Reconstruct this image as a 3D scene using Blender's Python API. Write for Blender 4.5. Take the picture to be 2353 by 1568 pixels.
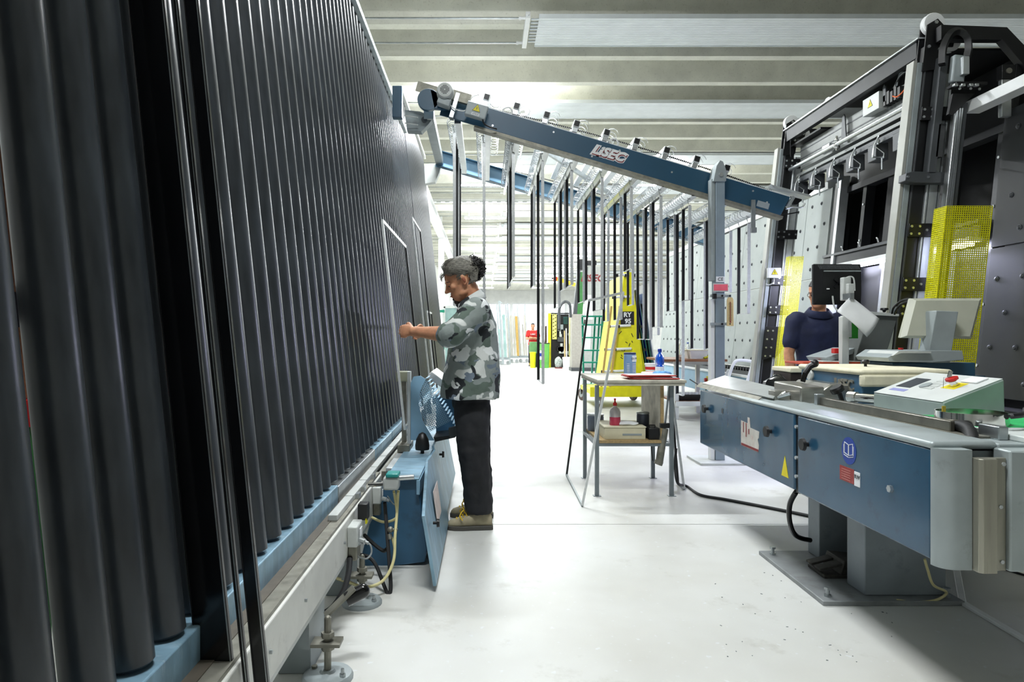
import bpy, bmesh, math, random
from mathutils import Vector, Matrix, Euler, noise as mnoise

for _o in list(bpy.data.objects):
    bpy.data.objects.remove(_o, do_unlink=True)
S = bpy.context.scene
COL = S.collection
rnd = random.Random(7)
PI = math.pi

# ------------------------------------------------------------------ camera
FPX, VX, VY, CAMZ = 1569.0, 1115.0, 772.0, 1.24
cam_d = bpy.data.cameras.new('camera')
cam_d.lens = 24.0
cam_d.sensor_width = 36.0
cam_d.shift_x = (1176.5 - VX) / 2353.0
cam_d.shift_y = -(784.0 - VY) / 2353.0
cam_d.clip_start = 0.05
cam_d.clip_end = 300
cam = bpy.data.objects.new('camera', cam_d)
COL.objects.link(cam)
cam.location = (0, 0, CAMZ)
cam.rotation_euler = (PI / 2, 0, 0)
S.camera = cam

# ------------------------------------------------------------------ world and exposure
w = bpy.data.worlds.new('world')
S.world = w
w.use_nodes = True
w.node_tree.nodes['Background'].inputs[0].default_value = (0.85, 0.92, 1.0, 1)
w.node_tree.nodes['Background'].inputs[1].default_value = 0.4
S.view_settings.view_transform = 'Standard'
S.view_settings.look = 'None'
S.view_settings.gamma = 1.0
S.view_settings.use_curve_mapping = False
S.view_settings.exposure = 0.55
LAMP_W = 205.0          # one twin-tube ceiling fixture, light thrown down
LAMP_NEAR = 125.0       # the fixture right over the foreground, set weaker so the mid hall stays brighter
CEILING_FILL = 85.0         # extra light added above each housing to brighten the ceiling ribs
WORK_W = 42.0           # the press work lamp

# fluorescent fixtures: (row x, list of y)
LIGHT_Z = 5.6
LIGHT_YS = [7.6, 13.5, 19.7, 25.3, 31.1, 37.2, 43.3, 49.3, 55.2, 62.0]
LIGHT_ROWS = {0.0: [2.0] + LIGHT_YS, 5.0: LIGHT_YS[2:]}

# ------------------------------------------------------------------ pixel helpers (photo frame 2353x1568)
def at(px, py, Y):
    return Vector(((px - VX) / FPX * Y, Y, CAMZ + (VY - py) / FPX * Y))
def onfloor(px, py, z=0.0):
    Y = (CAMZ - z) * FPX / (py - VY)
    return Vector(((px - VX) / FPX * Y, Y, z))
def atX(px, py, X):
    Y = X * FPX / (px - VX)
    return Vector((X, Y, CAMZ + (VY - py) / FPX * Y))

# ------------------------------------------------------------------ materials
def lin(h):
    h = h.lstrip('#')
    c = [int(h[i:i + 2], 16) / 255 for i in (0, 2, 4)]
    return tuple(x / 12.92 if x <= .04045 else ((x + .055) / 1.055) ** 2.4 for x in c)
MATS = {}
def mat(name, col, rough=.5, metal=0., var=0.06, scale=14., bump=0., spec=.5, trans=0., emit=None, es=0., stretch=None, alpha=1., coat=0., dirt=None, dirt_amt=.5, dirt_scale=6.):
    if name in MATS:
        return MATS[name]
    m = bpy.data.materials.new(name)
    m.use_nodes = True
    nt = m.node_tree
    b = nt.nodes['Principled BSDF']
    c = lin(col) if isinstance(col, str) else col
    b.inputs['Roughness'].default_value = rough
    b.inputs['Metallic'].default_value = metal
    b.inputs['Specular IOR Level'].default_value = spec
    b.inputs['Transmission Weight'].default_value = trans
    b.inputs['Coat Weight'].default_value = coat
    if alpha < 1:
        b.inputs['Alpha'].default_value = alpha
    if emit:
        b.inputs['Emission Color'].default_value = (*lin(emit), 1)
        b.inputs['Emission Strength'].default_value = es
    tc = nt.nodes.new('ShaderNodeTexCoord')
    mp = nt.nodes.new('ShaderNodeMapping')
    nt.links.new(tc.outputs['Object'], mp.inputs['Vector'])
    if stretch:
        mp.inputs['Scale'].default_value = stretch
    n = nt.nodes.new('ShaderNodeTexNoise')
    n.inputs['Scale'].default_value = scale
    n.inputs['Detail'].default_value = 5
    nt.links.new(mp.outputs['Vector'], n.inputs['Vector'])
    r = nt.nodes.new('ShaderNodeValToRGB')
    r.color_ramp.elements[0].position = .3
    r.color_ramp.elements[1].position = .72
    r.color_ramp.elements[0].color = tuple(max(0, x * (1 - var * 2)) for x in c) + (1,)
    r.color_ramp.elements[1].color = tuple(min(1, x * (1 + var * 1.3)) for x in c) + (1,)
    nt.links.new(n.outputs['Fac'], r.inputs['Fac'])
    out = r.outputs['Color']
    if dirt:
        n2 = nt.nodes.new('ShaderNodeTexNoise')
        n2.inputs['Scale'].default_value = dirt_scale
        n2.inputs['Detail'].default_value = 8
        n2.inputs['Roughness'].default_value = .7
        nt.links.new(mp.outputs['Vector'], n2.inputs['Vector'])
        r2 = nt.nodes.new('ShaderNodeValToRGB')
        r2.color_ramp.elements[0].position = .56
        r2.color_ramp.elements[1].position = .75
        r2.color_ramp.elements[0].color = (0, 0, 0, 1)
        r2.color_ramp.elements[1].color = (dirt_amt,) * 3 + (1,)
        nt.links.new(n2.outputs['Fac'], r2.inputs['Fac'])
        mx = nt.nodes.new('ShaderNodeMixRGB')
        nt.links.new(r2.outputs['Color'], mx.inputs['Fac'])
        nt.links.new(out, mx.inputs['Color1'])
        mx.inputs['Color2'].default_value = (*lin(dirt), 1)
        out = mx.outputs['Color']
    nt.links.new(out, b.inputs['Base Color'])
    if bump:
        bp = nt.nodes.new('ShaderNodeBump')
        bp.inputs['Strength'].default_value = bump
        bp.inputs['Distance'].default_value = .01
        nt.links.new(n.outputs['Fac'], bp.inputs['Height'])
        nt.links.new(bp.outputs['Normal'], b.inputs['Normal'])
    MATS[name] = m
    return m

BLUE = mat('machine_blue', '#335f7e', .38, .0, .07, 5, dirt='#243542', dirt_amt=.55, dirt_scale=7)
BLUE_DK = mat('beam_blue', '#1e4a63', .4, .0, .04, 3)
BLUE_LT = mat('pale_blue_paint', '#86aec8', .42, .0, .06, 5)
BLUE_RAIL = mat('worn_blue_steel', '#86a9bd', .42, .35, .14, 6, dirt='#c9d6dc', dirt_amt=.5, dirt_scale=9, stretch=(1, 3, 1))
GREY = mat('machine_grey', '#9aa3a5', .45, .05, .06, 8, dirt='#6b6a62', dirt_amt=.4)
GREY_LT = mat('light_grey_paint', '#c6cac7', .45, .05, .06, 8, dirt='#8b8a80', dirt_amt=.45)
GREY_DK = mat('dark_grey_paint', '#4a4d50', .45, .1, .06, 8)
STEEL = mat('galvanised_steel', '#aab0b2', .33, .85, .1, 10, dirt='#6e6a60', dirt_amt=.35)
ALU = mat('aluminium', '#d4d8da', .28, .9, .05, 20)
ALU_M = mat('matt_aluminium', '#c9cecf', .45, .6, .05, 12)
CHROME = mat('polished_steel', '#dcdcd8', .12, 1., .03, 8)
ZINC = mat('dirty_zinc', '#8d8b80', .5, .6, .15, 18, dirt='#4a4438', dirt_amt=.6, dirt_scale=14)
BLACK = mat('black_paint', '#101113', .42, .0, .1, 10)
BLACK_G = mat('black_gloss', '#08090b', .16, .0, .1, 10)
RUBBER = mat('black_rubber', '#17181a', .6, .0, .15, 25, bump=.2)
ROLLER = mat('roller_black', '#30353a', .31, .0, .22, 9, bump=.04, stretch=(3, 3, .6), spec=.6)
CONCRETE = mat('precast_concrete', '#dbdbd0', .85, .0, .06, 3, bump=.15, dirt='#8d8a78', dirt_amt=.55, dirt_scale=30)
WHITE = mat('white_paint', '#e8eaea', .45, .0, .03, 6)
WHITE_M = mat('white_wall', '#e6e7e4', .8, .0, .04, 2, bump=.05)
CREAM = mat('cream_foam', '#e9e3c8', .75, .0, .05, 20, bump=.25)
YELLOW = mat('safety_yellow', '#d8d400', .4, .0, .06, 8, dirt='#8f8a10', dirt_amt=.4)
YELLOW_B = mat('bright_yellow', '#dfd80a', .45, .0, .05, 10)
GREEN_B = mat('bin_green', '#6fc05a', .45, .0, .06, 8)
GREEN_M = mat('machine_green', '#3f7a41', .4, .0, .06, 8)
TEAL = mat('ladder_green', '#0d8468', .35, .1, .06, 8)
RED = mat('red_plastic', '#c81f1c', .4, .0, .08, 9)
RED_F = mat('red_folder', '#c3281f', .45, .0, .1, 14, dirt='#7f1d1a', dirt_amt=.4)
WOOD = mat('chipboard', '#a88f63', .7, .0, .12, 60, bump=.15)
WOOD_D = mat('brown_wood', '#8a5a3a', .55, .0, .15, 12, stretch=(1, 8, 8))
TOPBOARD = mat('worn_table_top', '#cbc6b6', .6, .0, .12, 12, dirt='#5f594b', dirt_amt=.5, dirt_scale=9)
PAPER = mat('paper_white', '#eceef0', .7, .0, .03, 8)
GLASS = mat('clear_glass', '#d7eee6', .04, 0., .02, 4, trans=.92, spec=.5)
PET = mat('clear_bottle', '#f2f6f8', .08, 0., .02, 4, trans=.85)
BLUEPET = mat('blue_bottle', '#1460d8', .12, 0., .05, 6, trans=.45)
WHITE_P = mat('white_plastic', '#eef0f0', .35, .0, .03, 8)
SCREEN = mat('dark_screen', '#3a3f48', .2, .0, .05, 8)
SKIN = mat('skin', '#cb9270', .5, .0, .08, 40, bump=.08, dirt='#b06a50', dirt_amt=.4, dirt_scale=18)
_b = SKIN.node_tree.nodes['Principled BSDF']; _b.inputs['Subsurface Weight'].default_value = .2; _b.inputs['Subsurface Scale'].default_value = .012
HAIRG = mat('grey_hair', '#77746a', .55, .0, .4, 130, bump=.6, stretch=(.35, 1.6, 1.6))
HAIRD = mat('dark_hair', '#1d1916', .55, .0, .3, 90)

# ------------------------------------------------------------------ mesh builder
def basis(d):
    d = Vector(d).normalized()
    up = Vector((0, 0, 1)) if abs(d.z) < .95 else Vector((0, 1, 0))
    a = d.cross(up).normalized()
    b = a.cross(d).normalized()
    return a, b, d

class MB:
    def __init__(s):
        s.v = []; s.f = []
    def box(s, x0, x1, y0, y1, z0, z1):
        return s.obox(((x0 + x1) / 2, (y0 + y1) / 2, (z0 + z1) / 2), (abs(x1 - x0), abs(y1 - y0), abs(z1 - z0)))
    def obox(s, c, size, R=None):
        c = Vector(c); i = len(s.v); hx, hy, hz = size[0] / 2, size[1] / 2, size[2] / 2
        for x, y, z in ((-1, -1, -1), (1, -1, -1), (1, 1, -1), (-1, 1, -1), (-1, -1, 1), (1, -1, 1), (1, 1, 1), (-1, 1, 1)):
            p = Vector((x * hx, y * hy, z * hz))
            s.v.append(c + (R @ p if R else p))
        s.f += [(i, i + 3, i + 2, i + 1), (i + 4, i + 5, i + 6, i + 7), (i, i + 1, i + 5, i + 4), (i + 1, i + 2, i + 6, i + 5), (i + 2, i + 3, i + 7, i + 6), (i + 3, i, i + 4, i + 7)]
        return s
    def bar(s, p0, p1, w, h, up=None):
        """rectangular bar from p0 to p1; w across, h along the up side"""
        p0, p1 = Vector(p0), Vector(p1); d = (p1 - p0)
        L = d.length; d.normalize()
        u = Vector(up) if up else (Vector((0, 0, 1)) if abs(d.z) < .9 else Vector((0, 1, 0)))
        a = d.cross(u).normalized(); u = a.cross(d).normalized()
        R = Matrix((a, d, u)).transposed()
        return s.obox((p0 + p1) / 2, (w, L, h), R)
    def cyl(s, p0, p1, r0, r1=None, n=12, cap=True):
        p0, p1 = Vector(p0), Vector(p1); r1 = r0 if r1 is None else r1
        a, b, d = basis(p1 - p0); i = len(s.v)
        for p, r in ((p0, r0), (p1, r1)):
            for k in range(n):
                t = 2 * PI * k / n
                s.v.append(p + a * (r * math.cos(t)) + b * (r * math.sin(t)))
        for k in range(n):
            k2 = (k + 1) % n
            s.f.append((i + k, i + k2, i + n + k2, i + n + k))
        if cap:
            s.f.append(tuple(i + k for k in range(n))[::-1]); s.f.append(tuple(i + n + k for k in range(n)))
        return s
    def tube(s, pts, r, n=8, smooth=0, cap=True):
        pts = [Vector(p) for p in pts]
        if smooth:
            pts = spline(pts, smooth)
        rs = r if isinstance(r, (list, tuple)) else [r] * len(pts)
        if len(rs) != len(pts):
            rs = [rs[0] + (rs[-1] - rs[0]) * k / (len(pts) - 1) for k in range(len(pts))]
        i = len(s.v); a = None
        for k, p in enumerate(pts):
            d = (pts[min(k + 1, len(pts) - 1)] - pts[max(k - 1, 0)])
            if d.length < 1e-9: d = Vector((0, 0, 1))
            d.normalize()
            if a is None:
                a, b, _ = basis(d)
            else:
                a = (a - d * a.dot(d))
                a = basis(d)[0] if a.length < 1e-6 else a.normalized()
                b = d.cross(a)
            for j in range(n):
                t = 2 * PI * j / n
                s.v.append(p + a * (rs[k] * math.cos(t)) + b * (rs[k] * math.sin(t)))
        for k in range(len(pts) - 1):
            for j in range(n):
                j2 = (j + 1) % n
                s.f.append((i + k * n + j, i + k * n + j2, i + (k + 1) * n + j2, i + (k + 1) * n + j))
        if cap:
            s.f.append(tuple(i + j for j in range(n))[::-1])
            e = i + (len(pts) - 1) * n
            s.f.append(tuple(e + j for j in range(n)))
        return s
    def prism(s, poly, ext):
        """closed polygon (3-D points, planar) pushed along ext"""
        poly = [Vector(p) for p in poly]; e = Vector(ext); i = len(s.v); n = len(poly)
        nrm = Vector((0, 0, 0))
        for k in range(n):
            nrm += poly[k].cross(poly[(k + 1) % n])
        if nrm.dot(e) < 0:
            poly = poly[::-1]
        s.v += poly + [p + e for p in poly]
        s.f.append(tuple(i + k for k in range(n))[::-1]); s.f.append(tuple(i + n + k for k in range(n)))
        for k in range(n):
            k2 = (k + 1) % n
            s.f.append((i + k, i + k2, i + n + k2, i + n + k))
        return s
    def lathe(s, c, prof, n=20, axis=(0, 0, 1)):
        c = Vector(c); a, b, d = basis(axis); i = len(s.v)
        for r, h in prof:
            for k in range(n):
                t = 2 * PI * k / n
                s.v.append(c + d * h + a * (r * math.cos(t)) + b * (r * math.sin(t)))
        for q in range(len(prof) - 1):
            for k in range(n):
                k2 = (k + 1) % n
                s.f.append((i + q * n + k, i + q * n + k2, i + (q + 1) * n + k2, i + (q + 1) * n + k))
        s.f.append(tuple(i + k for k in range(n))[::-1])
        e = i + (len(prof) - 1) * n
        s.f.append(tuple(e + k for k in range(n)))
        return s
    def ball(s, c, r, n=10, m=7, R=None):
        c = Vector(c); rx, ry, rz = r if isinstance(r, (tuple, list)) else (r, r, r); i = len(s.v)
        T = lambda p: c + (R @ p if R else p)
        s.v.append(T(Vector((0, 0, -rz))))
        for q in range(1, m):
            ph = -PI / 2 + PI * q / m
            for k in range(n):
                t = 2 * PI * k / n
                s.v.append(T(Vector((rx * math.cos(ph) * math.cos(t), ry * math.cos(ph) * math.sin(t), rz * math.sin(ph)))))
        s.v.append(T(Vector((0, 0, rz)))); top = len(s.v) - 1
        for k in range(n):
            k2 = (k + 1) % n
            s.f.append((i, i + 1 + k2, i + 1 + k))
            for q in range(m - 2):
                s.f.append((i + 1 + q * n + k, i + 1 + q * n + k2, i + 1 + (q + 1) * n + k2, i + 1 + (q + 1) * n + k))
            e = i + 1 + (m - 2) * n
            s.f.append((e + k, e + k2, top))
        return s
    def quad(s, a, b, c, d):
        i = len(s.v); s.v += [Vector(p) for p in (a, b, c, d)]; s.f.append((i, i + 1, i + 2, i + 3)); return s
    def perforated(s, o, u, v, nu, nv, hole=.6, inside=None):
        """sheet of nu x nv square cells (u, v = cell vectors), each with a square hole"""
        o, u, v = Vector(o), Vector(u), Vector(v); idx = {}
        def g(key, p):
            if key not in idx:
                idx[key] = len(s.v); s.v.append(p)
            return idx[key]
        m0 = (1 - hole) / 2; m1 = 1 - m0
        for i in range(nu):
            for j in range(nv):
                if inside and not inside((i + .5) / nu, (j + .5) / nv): continue
                A = [g((i + a, j + b), o + u * (i + a) + v * (j + b)) for a, b in ((0, 0), (1, 0), (1, 1), (0, 1))]
                B = [g((i, j, a, b), o + u * (i + a) + v * (j + b)) for a, b in ((m0, m0), (m1, m0), (m1, m1), (m0, m1))]
                for k in range(4):
                    k2 = (k + 1) % 4
                    s.f.append((A[k], A[k2], B[k2], B[k]))
        return s
    def loft(s, rings, cap=True):
        i = len(s.v); n = len(rings[0])
        for r in rings: s.v += [Vector(p) for p in r]
        for q in range(len(rings) - 1):
            for k in range(n):
                k2 = (k + 1) % n
                s.f.append((i + q * n + k, i + q * n + k2, i + (q + 1) * n + k2, i + (q + 1) * n + k))
        if cap:
            s.f.append(tuple(i + k for k in range(n))[::-1])
            e = i + (len(rings) - 1) * n
            s.f.append(tuple(e + k for k in range(n)))
        return s
    def mesh(s, name, m=None, smooth=None):
        me = bpy.data.meshes.new(name)
        me.from_pydata([tuple(p) for p in s.v], [], s.f)
        me.update()
        if smooth is not None:
            me.polygons.foreach_set('use_smooth', [True] * len(me.polygons))
            if smooth < 180:
                me.set_sharp_from_angle(angle=math.radians(smooth))
        if m: me.materials.append(m)
        return me
    def build(s, name, m, parent=None, smooth=35, bevel=0, solid=0, label=None, kind=None):
        o = link(name, s.mesh(name, m, smooth), parent)
        if solid:
            md = o.modifiers.new('thickness', 'SOLIDIFY'); md.thickness = solid; md.offset = 0
        if bevel:
            md = o.modifiers.new('bevel', 'BEVEL'); md.width = bevel; md.segments = 2; md.limit_method = 'ANGLE'; md.angle_limit = math.radians(40)
            md.harden_normals = False
        if label: o['label'] = label
        if kind: o['kind'] = kind
        return o

def spline(pts, sub):
    out = []; P = [Vector(p) for p in pts]
    for k in range(len(P) - 1):
        p0 = P[max(k - 1, 0)]; p1 = P[k]; p2 = P[k + 1]; p3 = P[min(k + 2, len(P) - 1)]
        for j in range(sub):
            t = j / sub
            out.append(.5 * ((2 * p1) + (p2 - p0) * t + (2 * p0 - 5 * p1 + 4 * p2 - p3) * t * t + (3 * p1 - p0 - 3 * p2 + p3) * t ** 3))
    out.append(P[-1])
    return out

def wloc(o):
    v = Vector((0, 0, 0))
    while o:
        v += o.location; o = o.parent
    return v
def link(name, me, parent=None):
    o = bpy.data.objects.new(name, me); COL.objects.link(o)
    if parent:
        o.parent = parent
        o.location = -wloc(parent)          # vertices are in place coordinates
    return o
def inst(name, me, parent, loc, rot=None, scale=None):
    o = bpy.data.objects.new(name, me); COL.objects.link(o)
    o.parent = parent
    o.location = Vector(loc) - (wloc(parent) if parent else Vector())
    if rot: o.rotation_euler = rot
    if scale: o.scale = scale
    return o
def tag(o, label, cat, group=None):
    o['label'] = label; o['category'] = cat
    if group: o['group'] = group
    return o
def thing(name, label, cat, loc=(0, 0, 0), group=None):
    o = bpy.data.objects.new(name, None); COL.objects.link(o); o.location = loc
    o.empty_display_size = .1
    return tag(o, label, cat, group)
def struct(o):
    o['kind'] = 'structure'; return o

def text_mesh(txt, size, depth=.001, shear=0., bold=0.):
    cu = bpy.data.curves.new('txt', 'FONT'); cu.body = txt; cu.size = size; cu.extrude = depth
    cu.shear = shear; cu.align_x = 'CENTER'; cu.align_y = 'CENTER'; cu.offset = bold; cu.resolution_u = 3
    o = bpy.data.objects.new('txt', cu); COL.objects.link(o)
    dg = bpy.context.evaluated_depsgraph_get(); dg.update()
    me = bpy.data.meshes.new_from_object(o.evaluated_get(dg))
    bpy.data.objects.remove(o, do_unlink=True); bpy.data.curves.remove(cu)
    return me
def text(name, txt, size, m, parent, loc, xdir, updir, depth=.001, shear=0., bold=0., sx=1.):
    me = text_mesh(txt, size, depth, shear, bold); me.name = name
    me.materials.clear(); me.materials.append(m)
    x = Vector(xdir).normalized(); u = Vector(updir); z = x.cross(u).normalized(); y = z.cross(x)
    R = Matrix((x * sx, y, z)).transposed()
    for v in me.vertices:
        v.co = R @ v.co + Vector(loc)
    return link(name, me, parent)
ORD = ['first', 'second', 'third', 'fourth', 'fifth', 'sixth', 'seventh', 'eighth', 'ninth', 'tenth', 'eleventh', 'twelfth', 'thirteenth']
# ================================================================== THE HALL
def floor_mat():
    m = bpy.data.materials.new('sealed_concrete_floor'); m.use_nodes = True
    nt = m.node_tree; b = nt.nodes['Principled BSDF']
    tc = nt.nodes.new('ShaderNodeTexCoord')
    def nz(scale, det, rough=.6):
        n = nt.nodes.new('ShaderNodeTexNoise'); n.inputs['Scale'].default_value = scale
        n.inputs['Detail'].default_value = det; n.inputs['Roughness'].default_value = rough
        nt.links.new(tc.outputs['Object'], n.inputs['Vector']); return n
    def ramp(n, a, c0, e, c1):
        r = nt.nodes.new('ShaderNodeValToRGB'); r.color_ramp.elements[0].position = a; r.color_ramp.elements[1].position = e
        r.color_ramp.elements[0].color = (*c0, 1); r.color_ramp.elements[1].color = (*c1, 1)
        nt.links.new(n.outputs['Fac'], r.inputs['Fac']); return r
    big = ramp(nz(.7, 4), .3, lin('#c2c1ba'), .72, lin('#d6d8d6'))
    sp = ramp(nz(26, 3, .5), .66, (0, 0, 0), .72, (.55, .55, .55))
    mx = nt.nodes.new('ShaderNodeMixRGB'); nt.links.new(sp.outputs['Color'], mx.inputs['Fac'])
    nt.links.new(big.outputs['Color'], mx.inputs['Color1']); mx.inputs['Color2'].default_value = (*lin('#d9dde0'), 1)
    st = ramp(nz(2.3, 9, .72), .57, (0, 0, 0), .8, (.6, .6, .6))
    mx2 = nt.nodes.new('ShaderNodeMixRGB'); nt.links.new(st.outputs['Color'], mx2.inputs['Fac'])
    nt.links.new(mx.outputs['Color'], mx2.inputs['Color1']); mx2.inputs['Color2'].default_value = (*lin('#8d8878'), 1)
    nt.links.new(mx2.outputs['Color'], b.inputs['Base Color'])
    rr = ramp(nz(3, 6), .3, (.38,) * 3, .75, (.6,) * 3)
    nt.links.new(rr.outputs['Color'], b.inputs['Roughness'])
    return m
FLOOR = floor_mat()
X0, X1, Y0, Y1, HZ = -3.4, 15.0, -6.0, 72.0, 6.75
fl = struct(MB().box(X0 - .2, X1 + .2, Y0 - .2, 4.485, -.15, 0).build('floor', FLOOR))
struct(MB().box(X0 - .2, X1 + .2, 4.495, Y1 + .2, -.15, 0).build('floor_slab', FLOOR, fl))
struct(MB().box(X0 - .2, X1 + .2, 4.485, 4.495, -.15, -.004).build('floor_joint', ZINC, fl))
wl = struct(MB().box(X0 - .2, X0, Y0, Y1, 0, HZ).build('wall_left', WHITE_M))
struct(MB().box(X1, X1 + .2, Y0, Y1, 0, HZ).build('wall_right', WHITE_M))
wb = struct(MB().box(X0, X1, Y1, Y1 + .2, 0, HZ).build('wall_back', WHITE_M))
struct(MB().box(X0, X1, Y0 - .2, Y0, 0, HZ).build('wall_front', WHITE_M))
# glowing panes added on the far gable to brighten the hall end
PANE = mat('translucent_daylight_pane', '#f4f8ff', .5, 0, .01, 2, emit='#f2f6ff', es=1.5)
wi = 0
for k in range(6):
    x = -2.9 + k * 2.9
    wi += 1
    glow_o = struct(MB().box(x, x + 2.6, Y1 - .06, Y1 - .02, .4, 4.6).build('window_%d' % wi, PANE))
    f = MB()
    for q in range(5):
        f.box(x + q * .65 - .03, x + q * .65 + .03, Y1 - .1, Y1 - .06, .4, 4.6)
    f.box(x, x + 2.6, Y1 - .1, Y1 - .06, .34, .42); f.box(x, x + 2.6, Y1 - .1, Y1 - .06, 4.56, 4.64)
    f.build('window_frame', WHITE, glow_o)
# precast ceiling: slab and ribs running across
cl = struct(MB().box(X0 - .2, X1 + .2, Y0 - .2, Y1 + .2, HZ, HZ + .2).build('ceiling', CONCRETE))
RIBZ = 6.04
rm = MB()
rm.prism([(X0, -.09, RIBZ), (X0, .09, RIBZ), (X0, .2, HZ - .06), (X0, .3, HZ + .01), (X0, -.3, HZ + .01), (X0, -.2, HZ - .06)], (X1 - X0, 0, 0))
RIB = rm.mesh('rib', CONCRETE, 20)
y = 10.6 - 1.2 * 13
while y < Y1:
    inst('rib', RIB, cl, (0, y, 0)); y += 1.2
# fluorescent fixtures
TUBE = mat('fluorescent_tube', '#ffffff', .4, 0, .0, 2, emit='#eef3ff', es=22)
fix = MB(); fix.prism([(-.78, -.07, 0), (-.78, .07, 0), (-.78, .1, .07), (-.78, -.1, .07)], (1.56, 0, 0))
FIXM = fix.mesh('housing', WHITE, 20)
tb = MB(); tb.cyl((-.74, 0, 0), (.74, 0, 0), .022, n=8); TUBM = tb.mesh('tube', TUBE, 60)
rodm = MB(); rodm.cyl((0, 0, 0), (0, 0, .45), .006, n=5); RODM = rodm.mesh('hanger', WHITE, 60)
rown = {0.0: 'above the middle aisle', 5.0: 'above the glass line', 10.0: 'in the far right row'}
for rx, ys in LIGHT_ROWS.items():
    for k, yy in enumerate(ys):
        t = thing('ceiling_light', 'white twin-tube ceiling light %s, %s from the camera' % (rown[rx], ORD[k]), 'light', (rx, yy, LIGHT_Z), 'ceiling lights')
        inst('housing', FIXM, t, (rx, yy, LIGHT_Z))
        for dy in (-.035, .035):
            inst('tube', TUBM, t, (rx, yy + dy, LIGHT_Z - .015))
        for dx in (-.6, .6):
            inst('hanger', RODM, t, (rx + dx, yy, LIGHT_Z + .06))
        ld = bpy.data.lights.new('tube_light', 'AREA'); ld.shape = 'RECTANGLE'; ld.size = 1.5; ld.size_y = .12
        ld.energy = LAMP_NEAR if yy < 5 else LAMP_W; ld.color = (.93, .97, 1.0)
        lo = bpy.data.objects.new('tube_light', ld); COL.objects.link(lo); lo.parent = t; lo.location = (0, 0, -.05)
        lu = bpy.data.lights.new('uplight', 'AREA'); lu.shape = 'RECTANGLE'; lu.size = 1.5; lu.size_y = .3; lu.energy = CEILING_FILL; lu.color = (.97, .98, 1.0)  # added fill on top of the housing, aimed at the ceiling
        uo = bpy.data.objects.new('uplight', lu); COL.objects.link(uo); uo.parent = t; uo.location = (0, 0, .085); uo.rotation_euler = (PI, 0, 0)
# radiant heating strips under the ribs
RAD = mat('radiant_panel_white', '#dfe5e8', .45, .1, .03, 4)
hy = [10.62, 14.3, 18.3, 22.2, 26.6, 29.4, 33.2, 38.6, 41.3, 45, 50.8, 53, 57, 60]
seg = MB()
for k in range(8):
    seg.cyl((.69, -.38 + k * .11, 0), (14.9, -.38 + k * .11, 0), .016, n=6)
RTUBES = seg.mesh('heating_tubes', RAD, 60)
sh = MB()
for k in range(16):       # ribbed sheet
    a = -.47 + k * .06
    sh.box(.8, 14.9, a, a + .05, -.022, -.012)
sh.box(.8, 14.9, -.48, .5, -.014, -.004)
sh.box(.8, 14.9, -.49, -.475, -.03, .04); sh.box(.8, 14.9, .49, .505, -.03, .04)
RSHEET = sh.mesh('ribbed_sheet', RAD, 30)
hd = MB(); hd.box(.6, .67, -.52, .54, -.04, .06); hd.cyl((.63, -.56, .01), (.63, .58, .01), .02, n=8)
for dy in (-.44, .42):
    hd.cyl((.53, dy, 0), (.62, dy, 0), .022, n=8)
    hd.cyl((.50, dy, 0), (.535, dy, 0), .03, n=8)
RHEAD = hd.mesh('header', WHITE, 30)
pp = MB(); pp.cyl((X0 + .03, 0, 0), (.52, 0, 0), .014, n=6); RPIPE = pp.mesh('supply_pipe', STEEL, 60)
ch = MB(); ch.cyl((0, 0, 0), (0, 0, .75), .008, n=5); RCH = ch.mesh('chain', STEEL, 60)
for k, yy in enumerate(hy):
    t = thing('radiant_heating_panel', 'white ribbed radiant heating panel under the ceiling, %s from the camera' % (ORD[k] if k < 13 else 'last'), 'heating panel', (.6, yy, 5.98), 'radiant heating panels')
    inst('ribbed_sheet', RSHEET, t, (0, yy, 5.98)); inst('heating_tubes', RTUBES, t, (0, yy, 5.99))
    inst('header', RHEAD, t, (0, yy, 5.98))
    for dy in (-.44, .42): inst('supply_pipe', RPIPE, t, (0, yy + dy, 5.98))
    for cx in (.85, 4.2, 8.4): inst('chain', RCH, t, (cx, yy, 5.98))
# cable tray across and crane runway beam along the left
t = thing('cable_tray', 'white perforated cable tray crossing below the ceiling ribs', 'cable tray', (0, 24.0, 5.9))
m = MB(); m.box(-3.3, 9, 23.85, 24.15, 5.93, 5.94); m.box(-3.3, 9, 23.84, 23.85, 5.93, 6.02); m.box(-3.3, 9, 24.15, 24.16, 5.93, 6.02); m.build('tray', WHITE, t)
m = MB()
for k in range(40): m.box(-3.2 + k * .3, -3.05 + k * .3, 23.82, 23.845, 5.9, 5.93)
m.build('bracket', ALU_M, t)
t = thing('runway_beam', 'white steel crane runway beam running into the far hall on the left', 'beam', (-1.75, 30, 5.2))
m = MB(); m.box(-1.88, -1.62, 14.5, 62, 5.42, 5.45); m.box(-1.765, -1.735, 14.5, 62, 5.2, 5.42); m.box(-1.88, -1.62, 14.5, 62, 5.17, 5.2); m.build('beam', WHITE, t)
for k in range(5):
    yy = 18 + k * 9.5
    MB().box(-1.88, -1.66, yy - .12, yy + .12, 0, 5.17).build('column', WHITE, t)
    MB().bar((-1.77, yy, 5.45), (-1.77, yy, 6.1), .08, .08).build('hanger', WHITE, t)
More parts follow.
